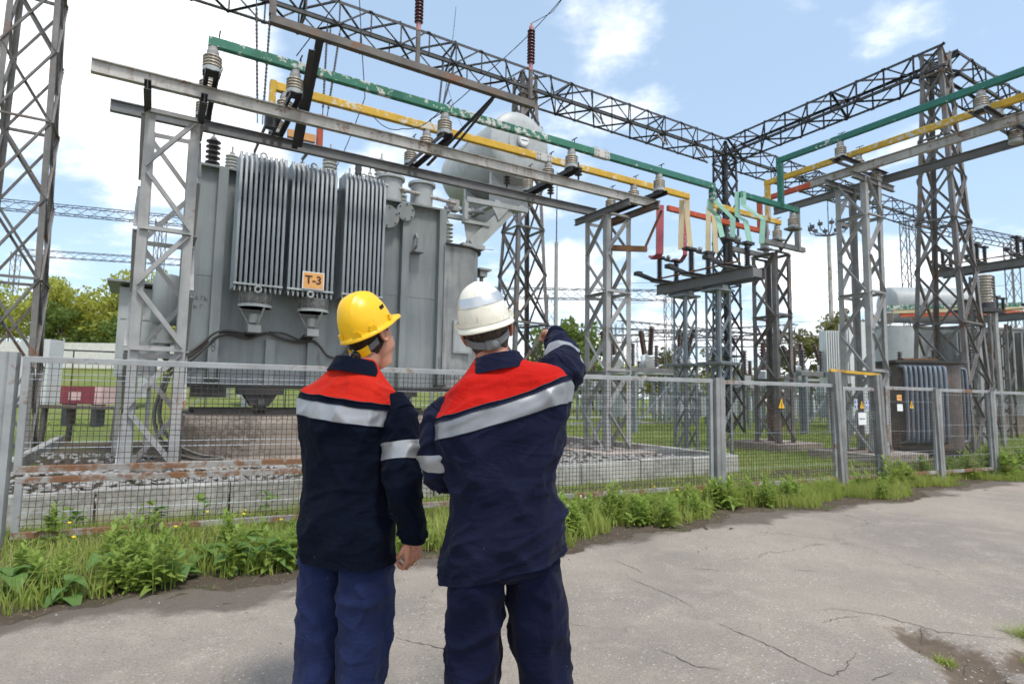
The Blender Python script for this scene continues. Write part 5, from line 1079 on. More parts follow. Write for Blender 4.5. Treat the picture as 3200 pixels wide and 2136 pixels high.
# ================================================================== vegetation
def blades(base, h, w, lean, yaw, seg=3):
    """curved grass blades: arrays of base (n,3), height, width, lean, yaw -> verts, quad faces"""
    n = len(base); T = np.linspace(0, 1, seg+1); V = np.empty((n, seg+1, 2, 3))
    dx, dy = np.cos(yaw), np.sin(yaw)
    for i, t in enumerate(T):
        out = lean*h*t**2; up = h*(t-0.25*np.clip(lean, 0, 1.5)*t**2); ww = w*(1-t**1.6)*.5+w*.03
        c = base+np.stack([dx*out, dy*out, up], 1)
        s = np.stack([-dy*ww, dx*ww, np.zeros(n)], 1); V[:, i, 0] = c-s; V[:, i, 1] = c+s
    k = 2*(seg+1); q = np.array([[2*i, 2*i+1, 2*i+3, 2*i+2] for i in range(seg)])
    return V.reshape(-1, 3), (q[None]+(np.arange(n)*k)[:, None, None]).reshape(-1, 4)
def leaf_set(base, d, up, L_, W_, droop=.3, fold=.12, seg=4, wav=0.0):
    """leaves: base (n,3), direction d (n,3), up (n,3); lance/ovate outline"""
    n = len(base); s = np.cross(d, up); s /= np.linalg.norm(s, axis=1)[:, None]+1e-9; upn = np.cross(s, d)
    T = np.linspace(0, 1, seg+1); prof = np.array([.10]+[math.sin(math.pi*(t**.75))*.5 for t in T[1:-1]]+[.015]); V = np.empty((n, seg+1, 3, 3))
    for i, t in enumerate(T):
        c = base+d*(L_*t)[:, None]-np.array([0, 0, 1])*(droop*L_*t**2)[:, None]
        w = (W_*prof[i])[:, None]; z = upn*(fold*W_*prof[i]*2)[:, None]; ph = np.sin(t*9+np.arange(n))[:, None]*wav*W_[:, None]*upn*(t > .1)
        V[:, i, 0] = c-s*w+z+ph; V[:, i, 1] = c; V[:, i, 2] = c+s*w+z-ph
    k = 3*(seg+1); q = np.array([[3*i+j, 3*i+j+1, 3*i+j+4, 3*i+j+3] for i in range(seg) for j in (0, 1)])
    return V.reshape(-1, 3), (q[None]+(np.arange(n)*k)[:, None, None]).reshape(-1, 4)
def gw(u, v): return np.outer(u, np.array(GU))+np.outer(v, np.array(GV))
def fence_v(u):      # grid v of the fence line at grid u
    pa = (FA.dot(GU), FA.dot(GV)); q = (FD.dot(GU), FD.dot(GV)); return pa[1]+(u-pa[0])*q[1]/q[0]
def verge_grass():
    n = 85000; u = RNG.uniform(-3.0, 17, n); n_keep = RNG.uniform(0, 1, n) < np.clip(1.15-(u+3)/32, .3, 1); u = u[n_keep]; n = len(u)
    e = edge_v(u)+.22+.10*np.sin(u*3.1); f = np.minimum(fence_v(u)+.9, 7.7); f = np.maximum(f, e+.9); t = RNG.uniform(0, 1, n)**1.1; v = e+(f-e)*t
    cl = .5+.5*np.sin(u*4.3+np.sin(v*3.7)*1.4)*np.sin(v*5.1+u*1.3); keep = RNG.uniform(0, 1, n) < .5+.5*cl; u, v, t, cl = u[keep], v[keep], t[keep], cl[keep]; n = len(u)
    b = gw(u, v); b[:, 2] = .01
    h = RNG.uniform(.07, .25, n)*(1-.42*np.clip((t-.3)/.5, 0, 1))*(.7+.6*cl); tall = RNG.uniform(0, 1, n) < .06; h = np.where(tall, h*1.9, h)
    P, q = blades(b, h, RNG.uniform(.004, .011, n), RNG.uniform(.1, .9, n), RNG.uniform(0, 6.28, n))
    np_obj('verge_grass', P, q, 'blade', label='green grass growing along the foot of the fence', cat='grass', kind='stuff')
    n = 9000; u = RNG.uniform(-3, 17, n); e = edge_v(u)+.25; f = np.maximum(np.minimum(fence_v(u)+.6, 7.6), e+.9); t = RNG.uniform(0, 1, n); v = e+(f-e)*t; k = (np.sin(u*2.3+1)*np.sin(v*3.1+u)) > -.1; u, v = u[k], v[k]; n = len(u); b = gw(u, v); b[:, 2] = .01
    P, q = blades(b, RNG.uniform(.06, .30, n), RNG.uniform(.003, .007, n), RNG.uniform(.1, 1.2, n), RNG.uniform(0, 6.28, n)); np_obj('straw_grass', P, q, 'straw', label='yellowed grass stems mixed into the verge', cat='grass', kind='stuff')
    n = 2600; u = RNG.uniform(-3, 16, n); v = edge_v(u)+RNG.uniform(-.12, .45, n); b = gw(u, v); b[:, 2] = .022
    P, q = blades(b, RNG.uniform(.006, .02, n), RNG.uniform(.002, .005, n), RNG.uniform(2, 5, n), RNG.uniform(0, 6.28, n), 2)
    np_obj('dry_litter', P, q, 'dry', label='dry grass litter along the edge of the road', cat='litter', kind='stuff')
verge_grass()
def yard_grass():
    n = 90000; r = RNG.uniform(0, 1, n); u = RNG.uniform(-6, 34, n); v = 6.0+26*r**1.5
    pit = (u > PIT[0]-.1) & (u < PIT[1]+.1) & (v > PIT[2]-.12); road = v < np.maximum(fence_v(u)+.2, 5.5); keep = ~pit & ~road; u, v = u[keep], v[keep]; n = len(u)
    b = gw(u, v); b[:, 2] = ground_z(b[:, 0], b[:, 1])-.005; d = np.hypot(b[:, 0], b[:, 1])
    P, q = blades(b, RNG.uniform(.05, .16, n), RNG.uniform(.008, .016, n)*(.6+d/16), RNG.uniform(.1, .9, n), RNG.uniform(0, 6.28, n), 2)
    np_obj('yard_grass', P, q, 'blade_yard', label='short mown grass of the yard behind the fence', cat='grass', kind='stuff')
yard_grass()
# --- leafy upright weeds
def weed_arrays(seed, ns, H, leafL, leafW, per=15, spread=.10):
    g = np.random.default_rng(seed); SV = MB(); LV, LF, o = [], [], 0
    for s in range(ns):
        a = g.uniform(0, 6.28); rr = g.uniform(0, spread); p0 = np.array([rr*math.cos(a), rr*math.sin(a), 0]); h = H*g.uniform(.65, 1.05); ln = np.array([g.uniform(-.18, .18), g.uniform(-.18, .18), 1]); top = p0+ln*h
        SV.tube([tuple(p0), tuple(p0+ln*h*.5+np.array([.01, 0, 0])), tuple(top)], [.0045, .0035, .002], 5)
        k = per; t = np.linspace(.12, 1, k); yaw = np.arange(k)*2.4+g.uniform(0, 6); b = p0+np.outer(t*h, ln); el = .25+.75*t**2
        d = np.stack([np.cos(yaw)*np.cos(el), np.sin(yaw)*np.cos(el), np.sin(el)], 1); L_ = leafL*(1-.45*t**2)*g.uniform(.8, 1.2, k)
        P, q = leaf_set(b, d, np.tile([0, 0, 1.0], (k, 1)), L_, L_*leafW, .28, .15, 3); LV.append(P); LF.append(q+o); o += len(P)
    return SV, np.concatenate(LV), np.concatenate(LF)
def weed_proto(name, label, cat, group, seed, ns, H, lL, lW, mat, per=15, spread=.10):
    r = thing(name, (0, 0, 0), label, cat, group, grid=False); SV, P, q = weed_arrays(seed, ns, H, lL, lW, per, spread); part('stems', SV, 'leaf_lime', r)
    o = bpy.data.objects.new('leaves', np_mesh('leaves', P, q, mat)); COL.objects.link(o); o.parent = r; tag(o, kind='stuff'); return r
WP = [weed_proto('leafy_weed', 'upright leafy weed in the clump along the road edge', 'weed', 'leafy weeds on the verge', 40+i, 6, .38, .15, .36, m, 13, .12) for i, m in enumerate(('leaf_green', 'leaf_lime', 'leaf_green'))]
def spots(seed, n, u0, u1, t0, t1):
    g = np.random.default_rng(seed); u = g.uniform(u0, u1, n); e = edge_v(u)+.28; f = np.maximum(fence_v(u)+.15, e+.6); return [(a, b) for a, b in zip(u, e+(f-e)*g.uniform(t0, t1, n))]
pts = [(-.05, 5.02), (.05, 5.1), (-.15, 5.15), (.18, 5.0), (.0, 5.25), (-.5, 5.2), (-.62, 5.35)]+spots(1, 16, 2.9, 4.6, 0, .55)+spots(2, 34, 4.4, 7.4, 0, .45)+spots(3, 12, 7.4, 10, .1, .6)+spots(4, 26, 10.0, 16.5, 0, .9)+spots(5, 16, -1.6, 2.2, .3, 1)+spots(6, 26, -1.5, 2.4, 0, .55)
used = set()
for i, (u, v) in enumerate(pts):
    k = i % 3; o = WP[k] if k not in used else copy_tree(WP[k]); used.add(k); sc = random.uniform(.5, 1.15)*(1.5 if u > 10.5 else .95); p = G(u, v, .005); o.location = p; o.rotation_euler = (0, 0, random.uniform(0, 6.28)); o.scale = (sc, sc, sc*random.uniform(.85, 1.1)); o['label'] = 'upright leafy weed on the verge '+('left of the man in the yellow helmet' if u < 1.3 else 'just behind the two men' if u < 2.9 else 'right of the pointing man' if u < 4.7 else 'below the thick grey fence post' if u < 7.5 else 'left of the gate' if u < 10 else 'right of the gate')
# --- broad leaved burdock: each large leaf is a piece of its own
def big_leaf(seed, L_, W_, droop, mat):
    g = np.random.default_rng(seed); P, q = leaf_set(np.zeros((1, 3)), np.array([[1.0, 0, .75]])/1.25, np.array([[0, 0, 1.0]]), np.array([L_]), np.array([W_]), droop, .18, 8, .035); return np_mesh('leaf', P, q, mat, 180)
BL = [big_leaf(60+i, 1, w, dr, m) for i, (w, dr, m) in enumerate(((.62, .75, 'leaf_dark'), (.52, .55, 'leaf_green'), (.72, .9, 'leaf_dark'), (.30, .5, 'leaf_green'), (.24, .7, 'leaf_lime')))]
def broadleaf(u, v, n, size, kinds, label, group, name='broadleaf_plant', rise=.12):
    p = G(u, v, .0); r = thing(name, tuple(p), label, 'plant', group, grid=False)
    for i in range(n):
        o = bpy.data.objects.new('leaf', BL[random.choice(kinds)]); COL.objects.link(o); o.parent = r; s = size*random.uniform(.6, 1.15); a = i*2.4+random.uniform(-.4, .4)
        o.scale = (s, s, s); o.rotation_euler = (random.uniform(-.15, .15), random.uniform(-.45, .25), a); o.location = (math.cos(a)*.02, math.sin(a)*.02, random.uniform(.02, rise))
for u, v in ((-1.0, 5.1), (-.2, 5.5), (.25, 5.2), (1.15, 5.15), (1.5, 5.35), (.62, 5.25), (.80, 5.42), (1.0, 5.3), (.9, 5.1), (.72, 5.55), (-.42, 5.05), (-.75, 5.3), (1.35, 5.5), (.45, 5.45)):
    broadleaf(u, v, 9, .20, (0, 1, 2), 'broad leaved burdock in the clump left of the yellow helmet man', 'burdock plants on the verge', rise=.2)
for u, v in ((1.9, 5.3), (2.05, 5.15), (2.3, 5.2), (3.35, 4.85), (4.6, 5.0)): broadleaf(u, v, 10, .15, (1, 3), 'leafy rosette growing beside the two men', 'rosettes beside the men')
for u, v in ((5.9, 5.15), (6.5, 5.2), (7.1, 5.25), (7.4, 5.4), (7.9, 5.35), (8.4, 5.5), (9.1, 5.35), (9.6, 5.45)): broadleaf(u, v, 12, .26, (3, 3, 4), 'long leaved dock rosette on the verge below the fence, right half', 'dock rosettes on the verge')
for u, v in ((.55, 7.55), (1.25, 7.55), (.1, 7.5), (-.6, 7.5), (3.9, 7.2), (4.6, 7.0)): broadleaf(u, v, 10, .16, (1, 0, 3), 'leafy plant growing against the pale concrete kerb', 'plants against the kerb', rise=.22)
# --- dandelion clocks and small yellow flowers
def flower(u, v, h, puff, label, group, cat='flower'):
    p = G(u, v, 0); r = thing('dandelion' if puff else 'yellow_flower', tuple(p), label, cat, group, grid=False); x, y, _ = p; a, b = random.uniform(-.05, .05), random.uniform(-.05, .05)
    part('stem', MB().tube([(x, y, 0), (x+a*.4, y+b*.4, h*.6), (x+a, y+b, h)], .0022, 5), 'dry' if puff else 'leaf_lime', r)
    if puff: part('clock', MB().lathe([(.001, -.016), (.011, -.012), (.016, 0), (.011, .012), (.001, .016)], (x+a, y+b, h+.012), n=9), 'puff', r, True)
    else: part('petals', MB().lathe([(.003, 0), (.013, .004), (.015, .009), (.006, .011)], (x+a, y+b, h), (.2, -.3, 1), 9), 'petal', r)
for u, v in spots(8, 17, 3.3, 4.5, .15, .8): flower(u, v, random.uniform(.2, .34), True, 'dandelion clock on a pale stem right of the pointing man', 'dandelion clocks')
for u, v in spots(9, 10, 1.2, 2.6, .3, 1.2)+spots(10, 8, -.8, 1.2, .2, 1.0)+spots(12, 9, 5, 9, .3, 1.1): flower(u, v, random.uniform(.12, .28), False, 'tiny yellow flower among the verge grass', 'small yellow flowers')
# --- road crumbs
n = 160; u = RNG.uniform(-3, 12, n); v = edge_v(u)-np.abs(RNG.normal(0, .5, n))-.02; cs = np.stack([*gw(u, v)[:, :2].T, np.full(n, .018)], 1); P, f = scatter_blobs(cs, RNG.uniform(.003, .010, n))
np_obj('road_crumbs', P, f, 'stone', label='loose stone crumbs scattered on the road edge', cat='crumbs', kind='stuff')

# ================================================================== trees
def tree_proto(seed, H, W_, mat, nleaf=2600, ls=.34, trunk=.30, open_=.5):
    g = np.random.default_rng(seed); nb = 11; T = MB(); cl = []
    T.tube([(0, 0, 0), (.1, 0, H*.25), (-.05, .1, H*.5), (.05, 0, H*.8)], [trunk, trunk*.75, trunk*.5, trunk*.15], 8)
    for k in range(nb):
        a = k*2.4+g.uniform(-.4, .4); z0 = H*(.22+.5*k/nb); r = W_*(.5+.5*math.sin(math.pi*(.15+.75*k/nb)))*g.uniform(.6, 1); e = (r*math.cos(a), r*math.sin(a), z0+H*g.uniform(.12, .28)); m = (e[0]*.45, e[1]*.45, z0+H*.08)
        T.tube([(0, 0, z0), m, e], [trunk*.38, trunk*.22, trunk*.06], 5); cl += [(np.array(e), W_*g.uniform(.28, .46)), (np.array(m)*.5+np.array(e)*.5+g.normal(0, .3, 3), W_*g.uniform(.25, .38))]
    cl += [(np.array([g.normal(0, W_*.2), g.normal(0, W_*.2), H*g.uniform(.72, .96)]), W_*g.uniform(.25, .4)) for _ in range(5)]
    per = nleaf//len(cl); B = []
    for c, r in cl:
        d = g.normal(0, 1, (per, 3)); d /= np.linalg.norm(d, axis=1)[:, None]; B.append(c+d*(r*g.uniform(.35, 1.0, (per, 1))**.6)*np.array([1, 1, .8]))
    B = np.concatenate(B); n = len(B); d = g.normal(0, 1, (n, 3)); d /= np.linalg.norm(d, axis=1)[:, None]; s = np.cross(d, g.normal(0, 1, (n, 3))); s /= np.linalg.norm(s, axis=1)[:, None]; L_ = g.uniform(.6, 1.3, (n, 1))*ls
    V = np.stack([B-d*L_*.5, B+s*L_*.3, B+d*L_*.5, B-s*L_*.3], 1).reshape(-1, 3); return T, V, np.arange(4*n).reshape(-1, 4)
def make_tree(seed, H, W_, mat, **k):
    r = thing('tree', (0, 0, 0), 'x', 'tree', 'x', grid=False); T, V, q = tree_proto(seed, H, W_, mat, **k); part('trunk', T, 'bark', r, 60)
    o = bpy.data.objects.new('crown', np_mesh('crown', V, q, mat)); COL.objects.link(o); o.parent = r; return r
TP = [make_tree(3, 9, 3.6, 'crown_spring', nleaf=3000, ls=.36), make_tree(5, 8, 3.2, 'crown_green', nleaf=3600, ls=.42), make_tree(9, 10, 3.4, 'crown_olive', nleaf=3000, ls=.42), make_tree(13, 7.5, 3.4, 'crown_spring', nleaf=2800, ls=.36)]
seen = set()
def put_tree(k, x, y, s, label, group):
    o = TP[k] if k not in seen else copy_tree(TP[k]); seen.add(k); o.location = (x, y, float(ground_z(x, y))-.1); o.rotation_euler = (0, 0, random.uniform(0, 6.28)); o.scale = (s, s, s*random.uniform(.9, 1.1)); tag(o, label, 'tree', group)
for x, y, k, s in ((-52, 56, 0, 1.0), (-47, 60, 3, 1.15), (-43, 55, 0, .95), (-39.5, 58, 3, 1.2), (-36, 56, 0, 1.05), (-33.5, 60, 0, 1.2), (-45, 66, 1, 1.1), (-37, 66, 1, 1.2), (-41, 53.5, 1, .75), (-49, 53, 1, .8), (-31, 55, 3, .9), (-56, 62, 0, 1.1), (-28, 60, 3, 1.0), (-35, 52.5, 1, .6)):
    put_tree(k, x, y, s, 'leafy spring tree behind the perimeter wall at far left', 'trees behind the left wall')
for x, y, k, s in ((5.2, 56, 1, 1.05), (7.5, 60, 1, .9), (3.5, 66, 3, .9), (9.5, 70, 3, .8), (12.5, 72, 0, .75), (15.5, 74, 3, .8), (18.5, 72, 2, .7), (21.5, 76, 0, .7), (24.5, 74, 3, .65), (11, 66, 2, .6), (27, 78, 2, .8)):
    put_tree(k, x, y, s, 'low leafy tree on the far yard edge right of the transformer', 'trees along the far yard edge')
for x, y, k, s in ((30.5, 62, 2, .95), (34, 60, 2, 1.0), (38, 66, 1, .8), (44, 70, 2, .9), (50, 68, 1, .8), (57, 74, 2, .9)):
    put_tree(k, x, y, s, 'sparse olive tree beyond the equipment on the right', 'trees beyond the right side')
for k_ in range(30):
    put_tree((3, 1, 0, 2)[k_ % 4], -14+3.1*k_+random.uniform(-1, 1), 88+random.uniform(-4, 6), random.uniform(.5, .72), 'low tree in the farthest row along the horizon', 'farthest tree row')
for x, y, k, s in ((-23, 66, 1, .7), (-18, 70, 3, .7), (-12, 72, 1, .65), (-6, 70, 0, .6), (-1, 74, 3, .65)):
    put_tree(k, x, y, s, 'low tree far behind the transformer', 'trees behind the transformer')

n = 150; u = np.concatenate([RNG.normal(3.98, .22, n//2), RNG.normal(3.8, .28, n//2)]); v = np.concatenate([RNG.normal(1.72, .12, n//2), RNG.normal(1.5, .10, n//2)]); pm = pot_mask(u, v); cs = gw(u, v); cs[:, 2] = .016-.046*pm; P, f = scatter_blobs(cs, RNG.uniform(.003, .010, n))
np_obj('pothole_gravel', P, f, 'slab', label='loose gravel lying in the broken pothole', cat='gravel', kind='stuff')
n = 700; a = RNG.integers(0, 6, n); cu_ = np.array([4.62, 4.66, 4.55, 3.86, 4.30, 4.72])[a]; cv_ = np.array([1.58, 1.52, 1.48, 1.68, 1.40, 1.32])[a]; u = cu_+RNG.normal(0, .035, n); v = cv_+RNG.normal(0, .035, n); b = gw(u, v); b[:, 2] = -.02; P, q = blades(b, RNG.uniform(.04, .13, n)*np.array([1, 1.4, 1, .35, .5, 1])[a], RNG.uniform(.003, .008, n), RNG.uniform(.3, 1.3, n), RNG.uniform(0, 6.28, n))
np_obj('crack_grass', P, q, 'blade', label='grass tufts growing from the broken road at lower right', cat='grass', kind='stuff')
# ================================================================== the two men
from mathutils import noise as mnoise
def mats_people():
    def fabric(name, c, c2, weave=900, rough=0.85, sheen=.25):
        t = NT(name); n = t.noise(6, 5, 0.6, t.pos(obj=True)); n2 = t.noise(weave, 2, 0.5, t.pos(obj=True)); t.col(t.mix(t.step(n, .3, .7), c, c2)); t.set(rough, 0, .06)
        t.b.inputs['Sheen Weight'].default_value = sheen*.25; t.b.inputs['Sheen Roughness'].default_value = .5
        
        w1 = t.noise(1, 3, .5, t.pos((7, 7, 17), True), 1.6); w2 = t.noise(1, 3, .5, t.pos((17, 15, 5), True), 1.4); wr = t.mth('ADD', t.step(w1, .35, .65), t.mth('MULTIPLY', t.step(w2, .35, .65), .7))
        ln = t.vor(42, vec=t.pos(obj=True)); lc = t.vor(42, out='Color', vec=t.pos(obj=True)); sp = t.N.new('ShaderNodeSeparateColor'); t.L.new(lc, sp.inputs[0])
        t.col(t.mix(t.mth('MULTIPLY', t.mth('MULTIPLY', t.step(ln, .04, .07, 1, 0), t.step(sp.outputs[0], .955, .96)), .5), t.mix(t.step(n, .3, .7), c, c2), (.5, .5, .5)))
        t.bump(t.mth('ADD', t.mth('ADD', t.mth('MULTIPLY', n2, .05), t.mth('MULTIPLY', t.noise(40, 4, .6, t.pos(obj=True)), .12)), wr), .26, .010); MATS[name] = t.m
    fabric('navy_jacket', (0.0022, 0.0042, 0.0115), (0.0036, 0.0060, 0.0155), sheen=.10); fabric('navy_jacket_faded', (0.0062, 0.0078, 0.0225), (0.0095, 0.0118, 0.031), sheen=.18)
    fabric('blue_trousers', (0.0125, 0.019, 0.062), (0.018, 0.027, 0.080)); fabric('navy_trousers', (0.0048, 0.0063, 0.021), (0.0075, 0.0098, 0.029), sheen=.15)
    fabric('red_cloth', (0.43, 0.017, 0.009), (0.51, 0.023, 0.011), sheen=.15); fabric('red_cloth_deep', (0.40, 0.010, 0.007), (0.48, 0.014, 0.009), sheen=.15)
    t = NT('reflective'); n = t.noise(30, 3, .5, t.pos(obj=True)); t.col(t.mix(n, (.27, .28, .295), (.36, .37, .385))); t.set(.42, .35); t.bump(t.noise(14, 3, .5, t.pos(obj=True)), .15, .006); MATS['reflective'] = t.m; t = NT('reflective_shaded'); n = t.noise(30, 3, .5, t.pos(obj=True)); t.col(t.mix(n, (.17, .18, .195), (.245, .255, .27))); t.set(.45, .3); t.bump(t.noise(14, 3, .5, t.pos(obj=True)), .2, .006); MATS['reflective_shaded'] = t.m  # second tape is a darker copy: shade from its facing painted into the colour
    t = NT('skin'); n = t.noise(18, 5, .6, t.pos(obj=True)); n2 = t.noise(4, 3, .5, t.pos(obj=True)); t.col(t.mix(t.step(n2, .35, .65), t.mix(n, (.42, .20, .125), (.52, .275, .18)), (.50, .215, .14)))
    t.set(.5, 0, .4); t.b.inputs['Subsurface Weight'].default_value = .12; t.b.inputs['Subsurface Radius'].default_value = (.02, .008, .004); t.bump(t.noise(160, 3, .6, t.pos(obj=True)), .12, .002); MATS['skin'] = t.m
    for nm, a, b in (('hair_brown', (.020, .012, .008), (.055, .034, .022)), ('hair_grey', (.035, .027, .022), (.10, .080, .065))):
        t = NT(nm); n = t.noise(26, 5, .7, t.pos((3, 3, .7), True)); t.col(t.mix(t.step(n, .3, .7), a, b)); t.set(.7, 0, .3); t.bump(t.noise(170, 4, .7, t.pos((1.6, 1.6, .3), True)), .9, .004)
        at = t.N.new('ShaderNodeAttribute'); at.attribute_name = 'fade'; al = t.step(t.mth('ADD', at.outputs['Fac'], t.mth('MULTIPLY', t.mth('SUBTRACT', t.noise(330, 3, .6, t.pos(obj=True)), .5), 1.3)), .35, .6); t.L.new(al, t.b.inputs['Alpha']); MATS[nm] = t.m
    for nm, c, d in (('helmet_yellow', (.86, .50, .006), (.50, .27, .02)), ('helmet_white', (.80, .765, .64), (.42, .38, .28))):
        t = NT(nm); n = t.noise(9, 7, .7, t.pos(obj=True)); sc = t.noise(70, 4, .75, t.pos((1, 1, .35), True)); t.col(t.mix(t.mth('ADD', t.step(n, .50, .8, 0, .5), t.step(sc, .60, .70, 0, .55)), c, d)); t.set(.34, 0, .45)
        t.b.inputs['Subsurface Weight'].default_value = .05; t.bump(n, .06, .003); MATS[nm] = t.m
    mat_paint('plastic_grey', (.125, .132, .137), .5, .1); mat_paint('plastic_black', (.012, .012, .012), .35, .1); mat_paint('gold', (.75, .5, .15), .25, .05, metal=1.0); mat_paint('silver_tape', (.52, .535, .55), .33, .08, metal=.5)
    mat_paint('stitch', (.028, .03, .04), .8, .1); mat_paint('shoe', (.02, .018, .016), .5, .2)
mats_people()
def nz(P, s, off=0.0):
    sx, sy, sz = s; return np.array([mnoise.noise((p[0]*sx+off, p[1]*sy+off*1.7, p[2]*sz-off)) for p in P])
def grid_normals(Vt):
    du = np.roll(Vt, -1, 1)-np.roll(Vt, 1, 1); dv = np.empty_like(Vt); dv[1:-1] = Vt[2:]-Vt[:-2]; dv[0] = Vt[1]-Vt[0]; dv[-1] = Vt[-1]-Vt[-2]
    n = np.cross(du, dv); n /= np.linalg.norm(n, axis=2)[..., None]+1e-12; return n
def interp(keys, t):
    keys = np.array(keys, float); x = keys[:, 0]; out = []
    for c in range(1, keys.shape[1]):      # monotone-ish smooth: cubic through points by Catmull-Rom on sorted keys
        y = keys[:, c]; m = np.gradient(y, x); i = np.clip(np.searchsorted(x, t)-1, 0, len(x)-2); h = x[i+1]-x[i]; s = np.clip((t-x[i])/h, 0, 1)
        out.append((2*s**3-3*s**2+1)*y[i]+(s**3-2*s**2+s)*h*m[i]+(-2*s**3+3*s**2)*y[i+1]+(s**3-s**2)*h*m[i+1])
    return out
def wrap_mesh(name, Vt, rows, mat, off=0.0, N_=None, cap0=False, cap1=False):
    a, b = rows; n = Vt.shape[1]; sub = Vt[a:b+1]+(N_[a:b+1]*off if off else 0); m = b-a+1; i = np.arange(m*n).reshape(m, n); r = np.roll(i, -1, 1)
    f = np.stack([i[:-1].ravel(), r[:-1].ravel(), r[1:].ravel(), i[1:].ravel()], 1).tolist()
    if cap0: f.append(list(range(n-1, -1, -1)))
    if cap1: f.append(list(range((m-1)*n, m*n)))
    me = bpy.data.meshes.new(name); me.from_pydata(sub.reshape(-1, 3).tolist(), [], f); me.materials.append(MATS[mat])
    for p in me.polygons: p.use_smooth = True
    if N_ is not None: me.normals_split_custom_set_from_vertices(N_[a:b+1].reshape(-1, 3).tolist())
    return me
def child(name, me, parent, label=None):
    o = bpy.data.objects.new(name, me); COL.objects.link(o); o.parent = parent; BASE[o] = Vector(); return tag(o, label)
def ring_xy(a, bf, bb, n, e=2.3):
    th = np.linspace(0, 2*np.pi, n, endpoint=False); c, s = np.cos(th), np.sin(th); x = np.sign(c)*np.abs(c)**(2/e)*a; y = np.where(s > 0, bf, bb)*np.sign(s)*np.abs(s)**(2/e); return x, y
def torso_rows(keys, zs, n=120, e=2.5):      # keys: z, cx, cy, a(left), a(right), bfront, bback, tilt
    cx, cy, al, ar, bf, bb, tl = interp(keys, zs); V = np.empty((len(zs), n, 3)); th = np.linspace(0, 2*np.pi, n, endpoint=False); c, s = np.cos(th), np.sin(th)
    for i, z in enumerate(zs):
        x = np.sign(c)*np.abs(c)**(2/e)*np.where(c > 0, ar[i], al[i]); y = np.sign(s)*np.abs(s)**(2/e)*np.where(s > 0, bf[i], bb[i]); V[i, :, 0] = cx[i]+x; V[i, :, 1] = cy[i]+y; V[i, :, 2] = z+tl[i]*x
    return V
def limb_rows(path, seg=70, n=40, e=2.15):      # path: points with radius (x,y,z,ra,rb)
    P = np.array(path, float); k = len(P); t = np.linspace(0, k-1, seg); C = []
    x = np.arange(k)
    C = np.stack(interp(np.column_stack([x, P]), t), 1); ctr = C[:, :3]; d = np.gradient(ctr, axis=0); d /= np.linalg.norm(d, axis=1)[:, None]
    V = np.empty((seg, n, 3)); ref = np.array([1.0, 0, 0]) if abs(d[0][0]) < .8 else np.array([0, 1.0, 0]); y = ref-d[0]*ref.dot(d[0]); y /= np.linalg.norm(y)
    th = np.linspace(0, 2*np.pi, n, endpoint=False)
    for i in range(seg):
        y = y-d[i]*y.dot(d[i]); y /= np.linalg.norm(y); z = np.cross(d[i], y); c, s = np.cos(th), np.sin(th)
        V[i] = ctr[i]+np.outer(np.sign(c)*np.abs(c)**(2/e)*C[i, 3], y)+np.outer(np.sign(s)*np.abs(s)**(2/e)*C[i, 4], z)
    return V
def displace(V, fn):
    N_ = grid_normals(V); ctr = V.mean(1, keepdims=True)
    if (N_*(V-ctr)).sum() < 0: N_ = -N_
    V = V+N_*fn(V.reshape(-1, 3)).reshape(V.shape[:2])[..., None]; N2 = grid_normals(V); 
    if (N2*N_).sum() < 0: N2 = -N2
    return V, N2
def folds(dirs, amp, off, zt=9.0):
    """cloth folds: noise stretched along given directions, ridged"""
    def fn(P):
        o = np.zeros(len(P))
        for (d, f, l, a, so) in dirs:
            d = np.array(d, float); d /= np.linalg.norm(d); al = P@d; perp = P-np.outer(al, d); Q = perp*f+np.outer(al, d)*l
            v = np.array([mnoise.noise((q[0]+so+off, q[1]-so, q[2]+so*.5)) for q in Q]); o += a*(1.25*np.clip(1-np.abs(v)*2.6, 0, 1)**1.6-.42)
        return o*amp*(1-sst(P[:, 2], zt-.05, zt))*(1-.0*P[:, 2])
    return fn

def head_mesh(bm_add, jaw=1.0):
    """head as stacked rings: x right, y forward, origin between the ears"""
    prof = [  # z, half width, front, back
        (-.150, .052, .030, .062), (-.125, .055, .045, .066), (-.105, .058, .078, .070), (-.090, .064, .092, .074), (-.070, .068, .094, .080), (-.045, .071, .094, .087), (-.020, .073, .096, .093), (.010, .0745, .096, .098), (.035, .075, .100, .100), (.065, .074, .098, .099), (.095, .068, .088, .092), (.120, .054, .068, .074), (.138, .032, .040, .046), (.145, .008, .012, .014)]
    zs = np.linspace(-.150, .145, 90); a, f, b = interp(prof, zs); n = 72; V = np.empty((90, n, 3)); th = np.linspace(0, 2*np.pi, n, endpoint=False); c, s = np.cos(th), np.sin(th)
    for i, z in enumerate(zs):
        e = 2.25; x = np.sign(c)*np.abs(c)**(2/e)*a[i]; y = np.where(s > 0, f[i], b[i])*np.sign(s)*np.abs(s)**(2/e); V[i] = np.stack([x, y, np.full(n, z)], 1)
    fr = np.clip(V[..., 1], 0, 1)/.1; X, Z = V[..., 0], V[..., 2]
    g = lambda x, w: np.exp(-(x/w)**2)
    V[..., 1] += fr*(.026*g(X, .011)*g(Z+.030, .013)+.014*g(X, .009)*g(Z-.002, .020)+.007*g(np.abs(X)-.03, .022)*g(Z-.028, .010)-.008*g(np.abs(X)-.031, .013)*g(Z-.008, .011)+.006*g(X, .024)*g(Z+.062, .008)-.004*g(X, .03)*g(Z+.055, .004)+.010*g(X, .020)*g(Z+.098, .013))
    V[..., 0] += np.sign(X)*fr*.004*g(Z+.01, .02)*g(np.abs(X)-.05, .02)
    return V
